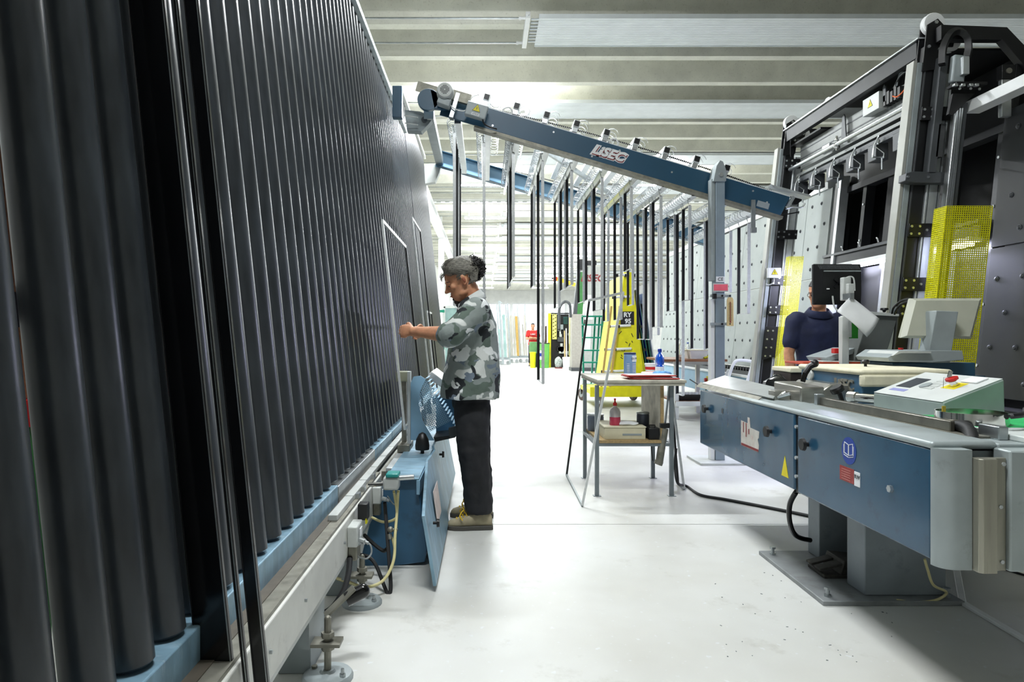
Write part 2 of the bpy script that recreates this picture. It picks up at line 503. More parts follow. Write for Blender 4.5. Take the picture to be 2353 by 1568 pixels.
# ================================================================== LEFT: VERTICAL ROLLER RACK
LEAN = .108
def lean_pt(X, Y, Z, zref):           # point on a line leaning to the left as it rises
    return Vector((X - LEAN * (Z - zref), Y, Z))
rk = thing('roller_rack', 'tall leaning rack of black vertical rollers on a pale blue base', 'rack', (-.75, 3, 0))
ZB, ZT = .545, 3.93
R_ = .047
m = MB(); m.lathe((0, 0, 0), [(R_ - .006, 0), (R_, .006), (R_, ZT - ZB - .006), (R_ - .006, ZT - ZB)], n=20); ROL = m.mesh('roller', ROLLER, 40)
ang = math.atan(LEAN)
ys = []
for k in range(-9, 46):
    yy = 2.174 + .1505 * k
    if k <= -7: yy -= .02
    if yy < 9.0: ys.append(yy)
for yy in ys:
    inst('roller', ROL, rk, (-.7 - R_, yy + .02, ZB), rot=(rnd.uniform(-.0015, .0015), -ang, 0))
# base bars
def base_bar(y0, y1, z0, z1, mt, dx=0.):
    m = MB(); m.box(-.83 + dx, -.69 + dx, y0, y1, z0, z1); return m.build('base_bar', mt, rk, bevel=.004)
base_bar(.3, 3.2, .345, .54, BLUE_RAIL)
base_bar(3.215, 4.28, .36, .53, STEEL)
base_bar(4.3, 5.05, .42, .53, BLUE_RAIL)
base_bar(5.07, 9.05, .46, .53, BLUE_RAIL)
for yy in (1.0, 2.9, 4.5, 6.4, 8.6):
    MB().box(-.8, -.74, yy - .03, yy + .03, .0, .36 if yy < 4 else .44).build('leg', GREY_DK, rk)
# metal cover along the top and a back frame
Xt = -.7 - LEAN * (ZT - ZB)
m = MB(); R = Matrix.Rotation(-ang, 3, 'Y')
m.obox((Xt - .035, 4.65, ZT + .02), (.13, 8.75, .07), R); m.build('top_rail', mat('scuffed_top_rail', '#bcc6c9', .4, .5, .1, 10, dirt='#6c7678', dirt_amt=.5), rk, bevel=.003)
for yy in (.9, 2.9, 4.9, 6.9, 8.9):
    p0 = Vector((-.9, yy, .1)); p1 = Vector((-.9 - LEAN * 3.8, yy, 3.9))
    MB().bar(p0, p1, .08, .1, up=(1, 0, 0)).build('back_post', BLACK, rk)
for zz in (1.3, 2.6):
    MB().box(-.97 - LEAN * zz, -.93 - LEAN * zz, .5, 9.0, zz - .04, zz + .04).build('back_rail', BLACK, rk)
# second, taller section further down
rk2 = thing('roller_rack', 'taller roller rack section with fine dark rollers beyond the first', 'rack', (-.75, 10.8, 0))
ZT2 = 4.5
m = MB(); m.lathe((0, 0, 0), [(.036, 0), (.036, ZT2 - ZB)], n=14); ROL2 = m.mesh('roller', ROLLER, 40)
yy = 9.2
while yy < 12.5:
    inst('roller', ROL2, rk2, (-.74, yy, ZB), rot=(0, -ang, 0)); yy += .105
MB().box(-.85, -.68, 9.12, 12.55, .4, .545).build('base_bar', BLUE_RAIL, rk2, bevel=.004)
m = MB(); m.obox((-.7 - LEAN * (ZT2 - ZB) - .03, 10.83, ZT2 + .02), (.12, 3.45, .07), R); m.build('top_rail', WHITE, rk2, bevel=.003)
for yy in (9.3, 10.9, 12.4):
    MB().bar((-.9, yy, 0), (-.9 - LEAN * 4.4, yy, 4.45), .08, .1, up=(1, 0, 0)).build('back_post', BLACK, rk2)
# spacer frames standing against the rollers: a silver near side, a black far side
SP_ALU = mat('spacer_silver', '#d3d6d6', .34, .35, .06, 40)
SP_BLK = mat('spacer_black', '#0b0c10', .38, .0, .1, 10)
def stand_frame(label, xb, zb, h, y0, y1, wd=.022):
    t = thing('spacer_frame', label, 'spacer frame', (xb, y0, zb), 'spacer frames standing on the roller rack')
    def P(y, z): return Vector((xb - LEAN * (z - zb), y, z))
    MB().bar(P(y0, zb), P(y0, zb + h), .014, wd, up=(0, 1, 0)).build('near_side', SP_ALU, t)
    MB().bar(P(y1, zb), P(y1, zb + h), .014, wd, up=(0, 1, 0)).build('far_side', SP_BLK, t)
    MB().bar(P(y0, zb + h), P(y1, zb + h), .014, wd).build('top_side', SP_ALU, t)
    MB().bar(P(y0, zb), P(y1, zb), .014, wd).build('bottom_side', SP_ALU, t)
stand_frame('silver spacer frame held by the man in the camouflage shirt', -.522, .64, 1.345, 4.42, 5.72)
stand_frame('silver spacer frame on the rollers behind the one the man holds', -.53, .64, 1.76, 6.72, 7.55)
stand_frame('small silver spacer frame lowest on the rollers near the man\'s chest', -.62, .64, .9, 8.4, 9.1)
# tall black profiles leaning in the foreground
for k, (xc, wd, yy) in enumerate(((-.652, .088, 1.66), (-.585, .012, 1.67), (-.551, .036, 1.68))):
    zt = 3.9
    t = thing('black_profile', ['widest of the tall glossy black profiles leaning on the near rollers', 'thin middle strip of the tall black profiles leaning on the near rollers', 'right-hand tall glossy black profile nearest the aisle'][k], 'profile', (xc, yy, 0), 'tall black profiles leaning on the rollers')
    def P(z): return Vector((xc - .103 * (z - .4), yy, z))
    MB().bar(P(0), P(zt), wd, .016, up=(0, 1, 0)).build('bar', BLACK_G, t, bevel=.003)
    q = Vector((wd / 2 - .003, -.0085, 0))
    MB().bar(P(0) + q, P(zt) + q, .002, .003, up=(0, 1, 0)).build('edge_strip', STEEL, t)
    q = Vector((-wd / 2 + .004, -.0085, 0))
    MB().bar(P(0) + q, P(zt) + q, .002, .004, up=(0, 1, 0)).build('edge_strip', BLACK, t)
# green upright seen through the gap
t = thing('green_upright', 'green steel upright seen through the gap between the near rollers', 'upright', (-1.36, 1.9, 0))
MB().box(-1.42, -1.3, 1.75, 2.05, 0, .98).build('lower_post', GREEN_M, t, bevel=.004)
MB().box(-1.43, -1.29, 1.74, 2.06, .98, 1.06).build('collar', RED, t, bevel=.004)
MB().box(-1.42, -1.3, 1.75, 2.05, 1.06, 2.9).build('upper_post', WOOD_D, t, bevel=.004)

# ================================================================== LEFT: LOW CONVEYOR WITH SENSORS
cv = thing('conveyor_rail', 'grey conveyor rail with sensors and cables below the roller rack', 'conveyor', (-.6, 2.6, 0))
PALE = mat('scuffed_pale_beam', '#cfd0ca', .5, .1, .06, 6, dirt='#8f8c82', dirt_amt=.5, dirt_scale=10)
MB().box(-.66, -.6, .9, 3.95, .275, .44).build('side_beam', PALE, cv, bevel=.005)
MB().box(-.69, -.655, .9, 6.0, .40, .455).build('dark_guide', mat('brown_guide', '#5e574c', .5, .3, .1, 20), cv)
MB().box(-.655, -.61, .9, 3.95, .44, .452).build('wear_strip', ZINC, cv)
m = MB(); k = 0
yy = 2.9
while yy < 5.9:
    m = MB(); m.box(-.668, -.628, yy, yy + .345, .452, .478); m.build('belt_section', GREY_LT, cv, bevel=.003); yy += .36
MB().box(-.6, -.5, 3.95, 6.0, .40, .455).build('track_bed', ZINC, cv)
for yy in (3.95, 4.5, 5.05):
    MB().box(-.575, -.525, yy, yy + .5, .455, .475).build('track_plate', ALU_M, cv, bevel=.003)
MB().box(-.7, -.605, .2, 3.95, .255, .275).build('bottom_flange', GREY_LT, cv)
def bolt(parent, p, axis=(1, 0, 0), r=.006, h=.008, m=STEEL):
    b = MB(); p = Vector(p); a = Vector(axis).normalized(); b.cyl(p, p + a * h, r, n=6); return b.build('bolt', m, parent)
for yy in (1.9, 2.27, 2.9, 3.5):
    bolt(cv, (-.6, yy, .36))
def foot(yy):
    x = -.57
    f = MB(); f.lathe((x, yy, 0), [(.092, 0), (.092, .01), (.085, .02), (.03, .026), (.022, .034)], 24); f.build('foot_pad', GREY, cv)
    f = MB(); f.cyl((x, yy, .03), (x, yy, .215), .013, n=10); f.ball((x, yy, .215), .013); f.build('threaded_rod', ZINC, cv)
    f = MB(); f.cyl((x, yy, .105), (x, yy, .12), .024, n=6); f.cyl((x, yy, .15), (x, yy, .168), .024, n=6); f.build('nut', ZINC, cv)
    MB().box(x - .06, x + .05, yy - .035, yy + .035, .125, .137).build('foot_bracket', ZINC, cv)
    MB().box(x - .085, x - .055, yy - .05, yy + .16, .125, .28).build('bracket_plate', GREY, cv)
    f = MB(); f.cyl((x + .06, yy - .03, .02), (x + .06, yy - .03, .05), .006, n=6); f.cyl((x + .06, yy - .03, .022), (x + .06, yy - .03, .032), .011, n=6); f.build('anchor_bolt', STEEL, cv)
    f = MB(); f.cyl((x - .055, yy + .03, .02), (x - .055, yy + .03, .032), .011, n=6); f.build('anchor_bolt', ZINC, cv)
foot(2.47); foot(3.16)
MB().box(-.76, -.64, 2.5, 2.72, 0, .28).build('support_block', GREY, cv, bevel=.004)
MB().box(-.76, -.64, 3.25, 3.42, 0, .28).build('support_block', GREY, cv, bevel=.004)
# black drum below the beam
m = MB(); m.cyl((-.53, 2.6, .235), (-.47, 2.62, .26), .028, n=16); m.ball((-.47, 2.62, .26), .028); m.build('damper', BLACK_G, cv)
MB().bar((-.6, 2.56, .19), (-.5, 2.6, .28), .05, .008).build('damper_bracket', ZINC, cv)
# sensor blocks
def sensor(yy, z):
    MB().box(-.6, -.555, yy, yy + .13, z - .055, z + .035).build('sensor_block', GREY_LT, cv, bevel=.006)
    MB().box(-.553, -.549, yy + .04, yy + .09, z - .02, z + .015).build('type_plate', PAPER, cv)
    MB().box(-.6, -.56, yy + .02, yy + .11, z - .12, z - .055).build('junction', ZINC, cv, bevel=.006)
    m = MB(); m.cyl((-.55, yy + .03, z - .03), (-.525, yy + .02, z - .035), .012, n=8); m.cyl((-.525, yy + .02, z - .035), (-.51, yy + .015, z - .04), .008, n=8); m.build('connector', ALU, cv)
sensor(2.96, .375); sensor(3.62, .40)
MB().box(-.58, -.535, 3.1, 3.16, .40, .475).build('photocell', BLACK, cv, bevel=.005)
MB().box(-.58, -.55, 3.16, 3.22, .36, .41).build('photocell_base', ALU_M, cv, bevel=.005)
MB().box(-.545, -.538, 3.1, 3.13, .385, .41).build('yellow_plug', YELLOW_B, cv)
for yy in (3.3, 3.45, 3.75):
    MB().box(-.655, -.61, yy, yy + .05, .452, .475).build('clip', ALU, cv)
# drive cylinder with teal cap
m = MB(); m.cyl((-.6, 3.5, .475), (-.51, 3.5, .48), .011, n=10); m.build('piston_rod', CHROME, cv)
MB().box(-.52, -.44, 3.46, 3.54, .455, .52).build('drive_unit', GREY_LT, cv, bevel=.01)
MB().box(-.505, -.44, 3.455, 3.545, .52, .54).build('teal_cap', mat('teal_plastic', '#1d8f8a', .4, 0, .05, 10), cv, bevel=.006)
m = MB(); m.cyl((-.44, 3.5, .51), (-.365, 3.5, .515), .014, n=12); m.build('valve_barrel', ALU, cv)
# hoses and cables
def hose(name, pts, r, m, parent, sub=8):
    return MB().tube(pts, r, n=8, smooth=sub).build(name, m, parent)
CABY = mat('yellowed_air_hose', '#d9d09a', .45, 0, .06, 10)
A = lambda px, py, Y: at(px, py, Y)
hose('air_hose', [A(905, 1128, 3.5), A(912, 1180, 3.5), A(905, 1195, 3.5), A(880, 1200, 3.54), A(855, 1190, 3.6)], .007, CABY, cv)
hose('air_hose', [A(915, 1128, 3.5), A(912, 1180, 3.5), A(908, 1230, 3.42), A(904, 1290, 3.34), A(880, 1335, 3.26), A(840, 1350, 3.2), A(800, 1338, 3.15), A(775, 1330, 3.2)], .0075, CABY, cv)
hose('air_hose', [A(900, 1235, 3.45), A(906, 1258, 3.42), A(905, 1285, 3.38), A(898, 1305, 3.34)], .006, CABY, cv)
hose('cable', [A(884, 1155, 3.55), A(889, 1220, 3.46), A(895, 1300, 3.36), A(898, 1350, 3.3), A(893, 1368, 3.28), A(884, 1350, 3.3), A(864, 1300, 3.35), A(845, 1280, 3.4), A(818, 1275, 3.45)], .0095, RUBBER, cv)
hose('cable', [A(835, 1228, 3.5), A(858, 1250, 3.5), A(880, 1266, 3.48), A(889, 1262, 3.46)], .01, RUBBER, cv)
hose('cable', [A(804, 1282, 2.98), A(800, 1320, 2.92), A(788, 1360, 2.86), A(760, 1400, 2.8), A(725, 1415, 2.72), A(690, 1410, 2.7)], .0125, RUBBER, cv)
hose('cable', [A(812, 1275, 3.0), A(840, 1285, 3.0), A(853, 1272, 3.02), A(850, 1252, 3.02), A(835, 1248, 3.02), A(815, 1258, 3.0)], .004, mat('grey_cable', '#9aa0a0', .45), cv)
hose('cable', [A(890, 1140, 3.58), A(905, 1160, 3.56), A(912, 1150, 3.56), A(908, 1135, 3.58)], .0035, MATS['grey_cable'], cv)
m = MB(); m.ball(A(897, 1218, 3.44), .016); m.cyl(A(897, 1218, 3.44), A(914, 1218, 3.44), .007, n=8); m.cyl(A(895, 1228, 3.44), A(897, 1240, 3.43), .012, n=8); m.build('hose_coupling', ZINC, cv)

# blue cabinet with the open flap
cb = thing('blue_cabinet', 'blue steel cabinet with a long open flap beside the man\'s boots', 'cabinet', (-.48, 4.4, 0))
CY = 3.68
pts = [at(px, py, CY) for px, py in ((959, 1102), (982, 1262), (976, 1293), (822, 1312), (850, 1200), (885, 1102))]
MB().prism(pts, (0, 2.1, 0)).build('body', BLUE, cb, bevel=.006)
ctz = pts[0].z
MB().box(pts[5].x, pts[0].x + .012, CY - .02, 5.78, ctz, ctz + .01).build('top_cover', BLUE_RAIL, cb, bevel=.003)
MB().box(pts[0].x - .004, pts[0].x + .016, CY - .02, 5.78, ctz - .08, ctz).build('front_lip', BLUE_LT, cb, bevel=.003)
MB().box(-.62, -.42, 3.8, 5.5, 0, .05).build('plinth', BLACK, cb)
R = Matrix.Rotation(math.radians(-9), 3, 'Y')
fp = MB(); fp.prism([(-.292, 3.3, .37), (-.236, 3.3, .03), (-.236, 4.45, .03), (-.32, 4.45, .50), (-.326, 3.9, .53)], (-.016, 0, -.003)); flap = fp.build('flap', BLUE_RAIL, cb, bevel=.002)
fp = MB(); fp.prism([(-.335, 4.47, .52), (-.25, 4.47, .08), (-.25, 5.75, .08), (-.335, 5.75, .52)], (-.016, 0, -.003)); flap2 = fp.build('flap', BLUE_RAIL, cb, bevel=.002)
def knob(parent, p, ax=(1, 0, 0), r=.022):
    p = Vector(p); a = Vector(ax).normalized(); k = MB()
    k.cyl(p, p + a * .02, r * .35, n=10); k.cyl(p + a * .02, p + a * .034, r, r * .9, n=14)
    return k.build('knob', BLACK, parent)
knob(flap, (-.268, 3.5, .28)); knob(flap2, (-.31, 4.6, .44))
MB().prism([(-.287, 3.75, .38), (-.262, 3.75, .2), (-.262, 4.05, .2), (-.287, 4.05, .38)], (.002, 0, 0)).build('notice_sheet', mat('red_edged_notice', '#d8c9c2', .6, 0, .08, 20, dirt='#b35a50', dirt_amt=.5), flap)
m = MB(); m.lathe((-.41, 4.45, ctz + .01), [(.012, 0), (.012, .02), (.045, .022), (.047, .05), (.04, .09), (.022, .125), (.004, .135)], 18); m.build('bell_knob', BLACK, cb)
# perforated guard in front of the man
gd = thing('machine_guard', 'pale blue guard with a perforated curved side before the man\'s legs', 'guard', (-.4, 4.62, .52))
Yg = 4.58
gp = [at(944, 1012, Yg), at(944, 880, Yg), at(950, 866, Yg), at(966, 864, Yg), at(978, 872, Yg), at(965, 900, Yg), at(962, 930, Yg), at(972, 970, Yg), at(998, 1013, Yg)]
MB().prism(gp, (0, .012, 0)).build('side_plate', BLUE_LT, gd)
poly = [(966, 868), (980, 872), (1046, 985), (1043, 1004), (1000, 1014), (975, 972), (962, 930), (964, 897)]
def inpoly(x, y, P):
    c = False; j = len(P) - 1
    for i in range(len(P)):
        if (P[i][1] > y) != (P[j][1] > y) and x < (P[j][0] - P[i][0]) * (y - P[i][1]) / (P[j][1] - P[i][1]) + P[i][0]: c = not c
        j = i
    return c
o = at(955, 1016, Yg + .01); nu, nv = 24, 38
cell = (at(1050, 1016, Yg + .01) - o).length / nu
th = math.radians(-27)
m = MB()
m.perforated(o + Vector((-.12, 0, -.04)), (cell * math.cos(th), 0, cell * math.sin(th) * -1), (cell * math.sin(th), 0, cell * math.cos(th)), 46, 46, .62,
    lambda a, b: inpoly(*(lambda p: (VX + p.x * FPX / p.y, VY - (p.z - CAMZ) * FPX / p.y))(o + Vector((-.12, 0, -.04)) + Vector((math.cos(th), 0, -math.sin(th))) * (a * 46 * cell) + Vector((math.sin(th), 0, math.cos(th))) * (b * 46 * cell)), poly))
m.build('perforated_sheet', BLUE_LT, gd, solid=.003, smooth=None)
m = MB()
for k in range(16):
    t_ = k / 15
    p = at(980 + 66 * t_, 870 + 112 * t_, Yg)
    m.bar(p + Vector((0, .0, 0)), p + Vector((0, .28, 0)), .012, .004)
m.build('roof_slats', BLUE_LT, gd)
MB().prism([at(1030, 985, Yg - .005), at(1048, 980, Yg - .005), at(1048, 1004, Yg - .005), at(1034, 1008, Yg - .005)], (0, .05, 0)).build('corner_block', GREY_DK, gd, bevel=.003)
MB().prism([at(996, 1006, Yg), at(1046, 1000, Yg), at(1046, 1006, Yg), at(1000, 1016, Yg)], (0, .3, 0)).build('bottom_edge', BLACK, gd)
m = MB(); m.box(-.52, -.5, 4.55, 4.62, .5, 1.0); m.build('upright', ALU_M, gd)
# frame stop: grey bracket the held frame stands in
st = thing('frame_stop', 'grey frame stop with a black slotted plate behind the held frame', 'frame stop', (-.56, 4.62, .47))
MB().box(-.60, -.515, 4.6, 4.66, .93, 1.0).build('head', mat('pale_olive_plastic', '#a9ab94', .5), st, bevel=.008)
MB().box(-.565, -.535, 4.62, 4.66, .47, .95).build('post', ZINC, st)
m = MB(); m.prism([(-.53, 4.61, .66), (-.5, 4.61, .64), (-.495, 4.61, .84), (-.512, 4.61, .88), (-.53, 4.61, .84)], (0, .02, 0)); m.build('slotted_plate', BLACK, st)
for z in (.72, .8):
    MB().box(-.518, -.506, 4.604, 4.612, z, z + .03).build('slot', GREY_LT, st)
MB().box(-.58, -.5, 4.5, 4.75, .455, .52).build('base_block', ZINC, st, bevel=.005)
# operator box on the machine behind the guard
ob = thing('operator_box', 'slanted white operator box behind the perforated guard', 'control box', (-.28, 5.0, .5))
R = Matrix.Rotation(math.radians(38), 3, 'Y')
m = MB(); m.obox((-.27, 5.2, .86), (.34, .55, .05), R); m.build('panel', WHITE, ob, bevel=.006)
MB().box(-.36, -.22, 5.0, 5.4, .52, .8).build('stand', BLUE, ob)
# ================================================================== OVERHEAD FRAME CONVEYOR
SL = .2955
ba = math.atan(SL); bd = Vector((math.cos(ba), 0, -math.sin(ba))); bu = Vector((math.sin(ba), 0, math.cos(ba)))
def bp(X, y, off=0.):                  # point on the beam's top edge line at x=X, off perpendicular
    return Vector((X, y, 3.30 - SL * (X - .808))) + bu * off
oh = thing('overhead_conveyor', 'blue sloping overhead conveyor carrying spacer frames, on a grey column', 'conveyor', (2.34, 6.85, 0))
def beam_part(y0, y1, xa, xb, m, name):
    b = MB()
    b.prism([bp(xa, y0), bp(xb, y0), bp(xb, y0, -.205) - bd * .04, bp(xa, y0, -.205)], (0, y1 - y0, 0)); return b.build(name, m, oh, bevel=.003)
front = beam_part(6.85, 6.875, -.4, 3.06, BLUE_DK, 'front_beam')
b = MB(); b.prism([bp(-.05, 6.85, -.205), bp(3.05, 6.85, -.205), bp(3.05, 6.85, -.235), bp(-.05, 6.85, -.235)], (0, .11, 0)); b.build('lower_flange', ZINC, front)
b = MB(); b.prism([bp(-.1, 6.85), bp(3.06, 6.85), bp(3.06, 6.85, .008), bp(-.1, 6.85, .008)], (0, .1, 0)); b.build('upper_flange', WHITE, front)
back = beam_part(9.2, 9.225, -.62, 3.1, BLUE_LT, 'back_beam')
for off in (0, -.195):
    b = MB(); b.prism([bp(-.6, 9.1, off), bp(3.1, 9.1, off), bp(3.1, 9.1, off - .008), bp(-.6, 9.1, off - .008)], (0, .1, 0)); b.build('flange', BLUE_DK, back)
# chain along the top of both beams
def chain(y, off, name='chain'):
    c = MB(); X = .35
    n = 150
    for k in range(n):
        t = k / (n - 1); Xk = .15 + t * 2.75
        sag = .05 - .045 * abs(2 * t - 1) ** 2
        p = bp(Xk, y, off + sag)
        c.obox(p, (.014, .008 if k % 2 else .014, .014))
    c.build(name, BLACK, oh)
chain(6.9, .012); chain(9.15, .0)
# pulley cover, motor, box
hub = Vector(at(985, 233, 6.84)); hub.y = 6.78
b = MB(); b.cyl(hub, hub + Vector((0, .06, 0)), .108, n=28); b.prism([hub + Vector((.02, 0, .1)), hub + Vector((.2, 0, .03)), hub + Vector((.24, 0, -.1)), hub + Vector((.06, 0, -.09))], (0, .06, 0)); b.build('pulley_cover', BLUE_DK, oh, bevel=.003)
mc = Vector(at(1023, 212, 6.7)); mc.y = 6.62
b = MB(); b.lathe(mc, [(.045, 0), (.07, .004), (.078, .02), (.08, .1), (.086, .105), (.086, .22)], 24, axis=(0, 1, 0)); mo = b.build('motor', GREY_LT, oh)
b = MB()
for q in range(-3, 4):
    for r in range(-3, 4):
        if q * q + r * r <= 10 and (q or r): b.box(mc.x + q * .013 - .0045, mc.x + q * .013 + .0045, mc.y - .003, mc.y + .002, mc.z + r * .013 - .0045, mc.z + r * .013 + .0045)
b.build('fan_grille', BLACK, mo)
b = MB(); b.obox(mc + Vector((-.01, .1, -.1)), (.13, .12, .07), Matrix.Rotation(math.radians(20), 3, 'Y')); b.build('terminal_box', GREY, oh, bevel=.008)
b = MB(); b.obox(at(1052, 222, 6.78), (.26, .05, .1), Matrix.Rotation(ba, 3, 'Y')); b.build('motor_bracket', ZINC, oh)
b = MB(); b.obox(at(1045, 245, 6.8), (.04, .1, .25), Matrix.Rotation(ba, 3, 'Y')); b.build('bracket_web', STEEL, oh)
b = MB(); b.obox(at(990, 207, 7.0), (.3, .02, .1), Matrix.Rotation(ba, 3, 'Y')); b.build('cover_plate', ZINC, oh)
# control box with warning triangle
Rb = Matrix.Rotation(ba, 3, 'Y')
jc = at(1095, 256, 6.75)
b = MB(); b.obox(jc, (.21, .09, .135), Rb); jb = b.build('junction_box', GREY, oh, bevel=.008)
WARN_Y = mat('warning_yellow', '#e6d712', .5, 0, .03, 20)
def warn(parent, c, right, up, s, nrm, label=None):
    c, r, u, n = Vector(c), Vector(right).normalized(), Vector(up).normalized(), Vector(nrm).normalized()
    t = MB(); t.prism([c - r * s * .5 - u * s * .4, c + r * s * .5 - u * s * .4, c + u * s * .47], n * .002)
    s0 = t.build('warning_triangle', BLACK, parent, smooth=None)
    t = MB(); q = .84; cc = c + n * .002
    t.prism([cc - r * s * .5 * q - u * s * .35, cc + r * s * .5 * q - u * s * .35, cc + u * s * .4], n * .001); t.build('yellow_field', WARN_Y, s0, smooth=None)
    t = MB(); cc = c + n * .0035 - u * s * .05
    t.prism([cc + r * s * .05 + u * s * .25, cc - r * s * .09 - u * s * .02, cc + r * s * .0 - u * s * .0], n * .001)
    t.prism([cc + r * s * .08 + u * s * .03, cc + r * s * .0 - u * s * .0, cc - r * s * .05 - u * s * .24], n * .001)
    t.build('flash_mark', BLACK, s0, smooth=None)
fr = Rb @ Vector((1, 0, 0)); fu = Rb @ Vector((0, 0, 1)); fn = Vector((0, -1, 0))
warn(jb, jc + fn * .046 + fu * .018, fr, fu, .085, fn)
b = MB(); b.obox(jc + fn * .047 - fu * .045, (.08, .002, .025), Rb); b.build('number_label', PAPER, jb)
text('number_print', '-47R0A', .022, BLACK, jb, jc + fn * .0485 - fu * .045, fr, fu)
hose('cable', [jc + Vector((.06, -.02, -.07)), jc + Vector((.07, -.02, -.12)), jc + Vector((.12, 0, -.15)), jc + Vector((.2, .05, -.16))], .008, BLACK, oh)
hose('cable', [mc + Vector((.05, .1, -.12)), mc + Vector((.1, .1, -.16)), mc + Vector((.2, .1, -.17)), mc + Vector((.26, .12, -.04)), mc + Vector((.33, .15, -.0))], .006, WHITE_P, oh)
# left bracket and cross member
b = MB(); b.prism([at(930, 252, 7.2), at(965, 256, 7.0), at(998, 268, 7.0), at(985, 285, 7.0), at(968, 302, 7.0), at(935, 300, 7.1)], (0, .12, 0)); b.build('end_bracket', GREY, oh, bevel=.004)
for py in (268, 285):
    b = MB(); b.bar(at(930, py - 2, 7.05), at(960, py + 2, 6.98), .012, .012); b.build('bracket_rib', GREY_LT, oh)
b = MB(); p = at(975, 276, 6.98); b.cyl(p, p - Vector((0, .02, 0)), .03, n=14); b.build('pivot', GREY_DK, oh)
MB().box(-.98, -.88, 7.2, 7.3, 3.55, 3.88).build('support_post', BLUE_DK, oh, bevel=.003)
MB().bar(at(985, 262, 6.95), at(1010, 370, 9.2), .1, .1).build('cross_member', GREY, oh, bevel=.004)
for X in (.06, .3):
    MB().bar(bp(X, 6.95, -.15), bp(X, 9.2, -.1), .05, .06).build('cross_tie', STEEL, oh)
MB().bar(bp(.5, 7.0, -.15), bp(2.2, 9.1, -.1), .03, .05).build('diagonal_brace', STEEL, oh)
b = MB(); b.prism([at(975, 385, 9.3), at(1015, 372, 9.2), at(1010, 395, 9.2), at(1000, 418, 9.2), at(977, 422, 9.2)], (0, .12, 0)); b.build('end_bracket', GREY_LT, oh)
# bolts and lifting eyes on the front beam
for X, off in ((.12, -.16), (.7, -.05), (1.12, -.175), (1.36, -.04), (1.9, -.1), (2.7, -.05), (2.72, -.15), (2.86, -.12), (2.86, -.15)):
    b = MB(); p = bp(X, 6.85, off); b.cyl(p, p - Vector((0, .006, 0)), .01, n=8); b.build('bolt', ALU, front)
for X in (.22, 1.28):
    b = MB(); p = bp(X, 6.84, .005)
    b.tube([p + bd * -.05, p + bd * -.04 + bu * .03, p + bu * .055, p + bd * .04 + bu * .03, p + bd * .05], .009, n=6, smooth=5); b.build('lifting_eye', WHITE, front)
# end fittings on the right
b = MB(); b.obox(bp(2.83, 6.846, -.155), (.125, .006, .06), Rb); b.build('end_plate', GREY, oh, bevel=.002)
b = MB(); b.prism([bp(2.83, 6.8, .05), bp(3.22, 6.8, .06), bp(3.24, 6.8, .04), bp(2.86, 6.8, .03)], (0, .14, 0)); b.build('end_cap', ALU_M, oh)
b = MB(); b.bar(bp(3.08, 6.82, -.0), bp(3.05, 6.82, -.12), .03, .03); b.tube([bp(3.04, 6.82, -.14), bp(3.1, 6.82, -.1), bp(3.18, 6.82, -.08), bp(3.2, 6.82, -.03)], .009, smooth=5); b.build('tensioner', ALU, oh)
b = MB(); b.box(2.66, 2.70, 6.82, 6.84, 2.28, 2.6); b.box(2.655, 2.705, 6.8, 6.84, 2.27, 2.32); b.build('hanger_bracket', STEEL, oh)
# logo plate: five slanted letters, white on red shadow
LG = at(1397, 353, 6.848)
RED_L = mat('logo_red', '#7d1f22', .5, 0, .03, 20)
def logo(parent, c, size, r, u, n, whitem=WHITE, depth=.0015):
    c, n = Vector(c), Vector(n); r = Vector(r).normalized(); u = Vector(u).normalized()
    for nm, m_, off, bold, z in (('logo_outline', whitem, r * size * .02 - u * size * .04, .022, .001), ('logo_shadow', RED_L, r * size * .05 - u * size * .075, .008, .003), ('logo_letters', whitem, Vector(), .007, .005)):
        text(nm, 'LiSEC', size, m_, parent, c + off + n * z, r, u, depth=depth * .5, shear=.32, bold=bold * size / .16, sx=1.12)
logo(front, LG, .122, fr, fu, fn)
# column
cl_ = thing('support_column', 'grey square support column with a red label and a thermometer', 'column', (2.34, 6.73, 0))
COLG = mat('column_grey', '#8f9ea8', .42, .25, .06, 6, dirt='#5d6467', dirt_amt=.35)
MB().box(2.255, 2.345, 6.68, 6.80, .02, 2.78).build('shaft', COLG, cl_, bevel=.004)
MB().box(2.215, 2.253, 6.69, 6.79, 1.78, 2.78).build('side_channel', GREY, cl_, bevel=.003)
MB().box(2.212, 2.25, 6.69, 6.78, .02, 1.6).build('lower_strip', WHITE, cl_, bevel=.003)
b = MB(); b.prism([(2.225, 6.655, 2.75), (2.35, 6.655, 2.75), (2.35, 6.655, 2.86), (2.32, 6.655, 2.94), (2.29, 6.655, 2.955), (2.255, 6.655, 2.9)], (0, .16, 0)); b.build('head_plate', GREY, cl_, bevel=.004)
b = MB(); b.cyl((2.295, 6.655, 2.81), (2.295, 6.635, 2.81), .02, n=14); b.build('pivot_pin', ALU, cl_)
MB().box(2.06, 2.5, 6.52, 6.98, 0, .02).build('base_plate', GREY_LT, cl_, bevel=.003)
text('approval_mark', 'CE', .045, BLACK, MB().box(2.258, 2.342, 6.674, 6.68, 1.765, 1.82).build('mark_label', PAPER, cl_), (2.3, 6.672, 1.792), (1, 0, 0), (0, 0, 1))
MB().box(2.226, 2.374, 6.668, 6.68, 1.67, 1.752).build('label_frame', GREY_LT, cl_)
MB().box(2.232, 2.368, 6.664, 6.668, 1.682, 1.742).build('red_label', mat('label_red', '#f0697a', .5, 0, .04, 20), cl_)
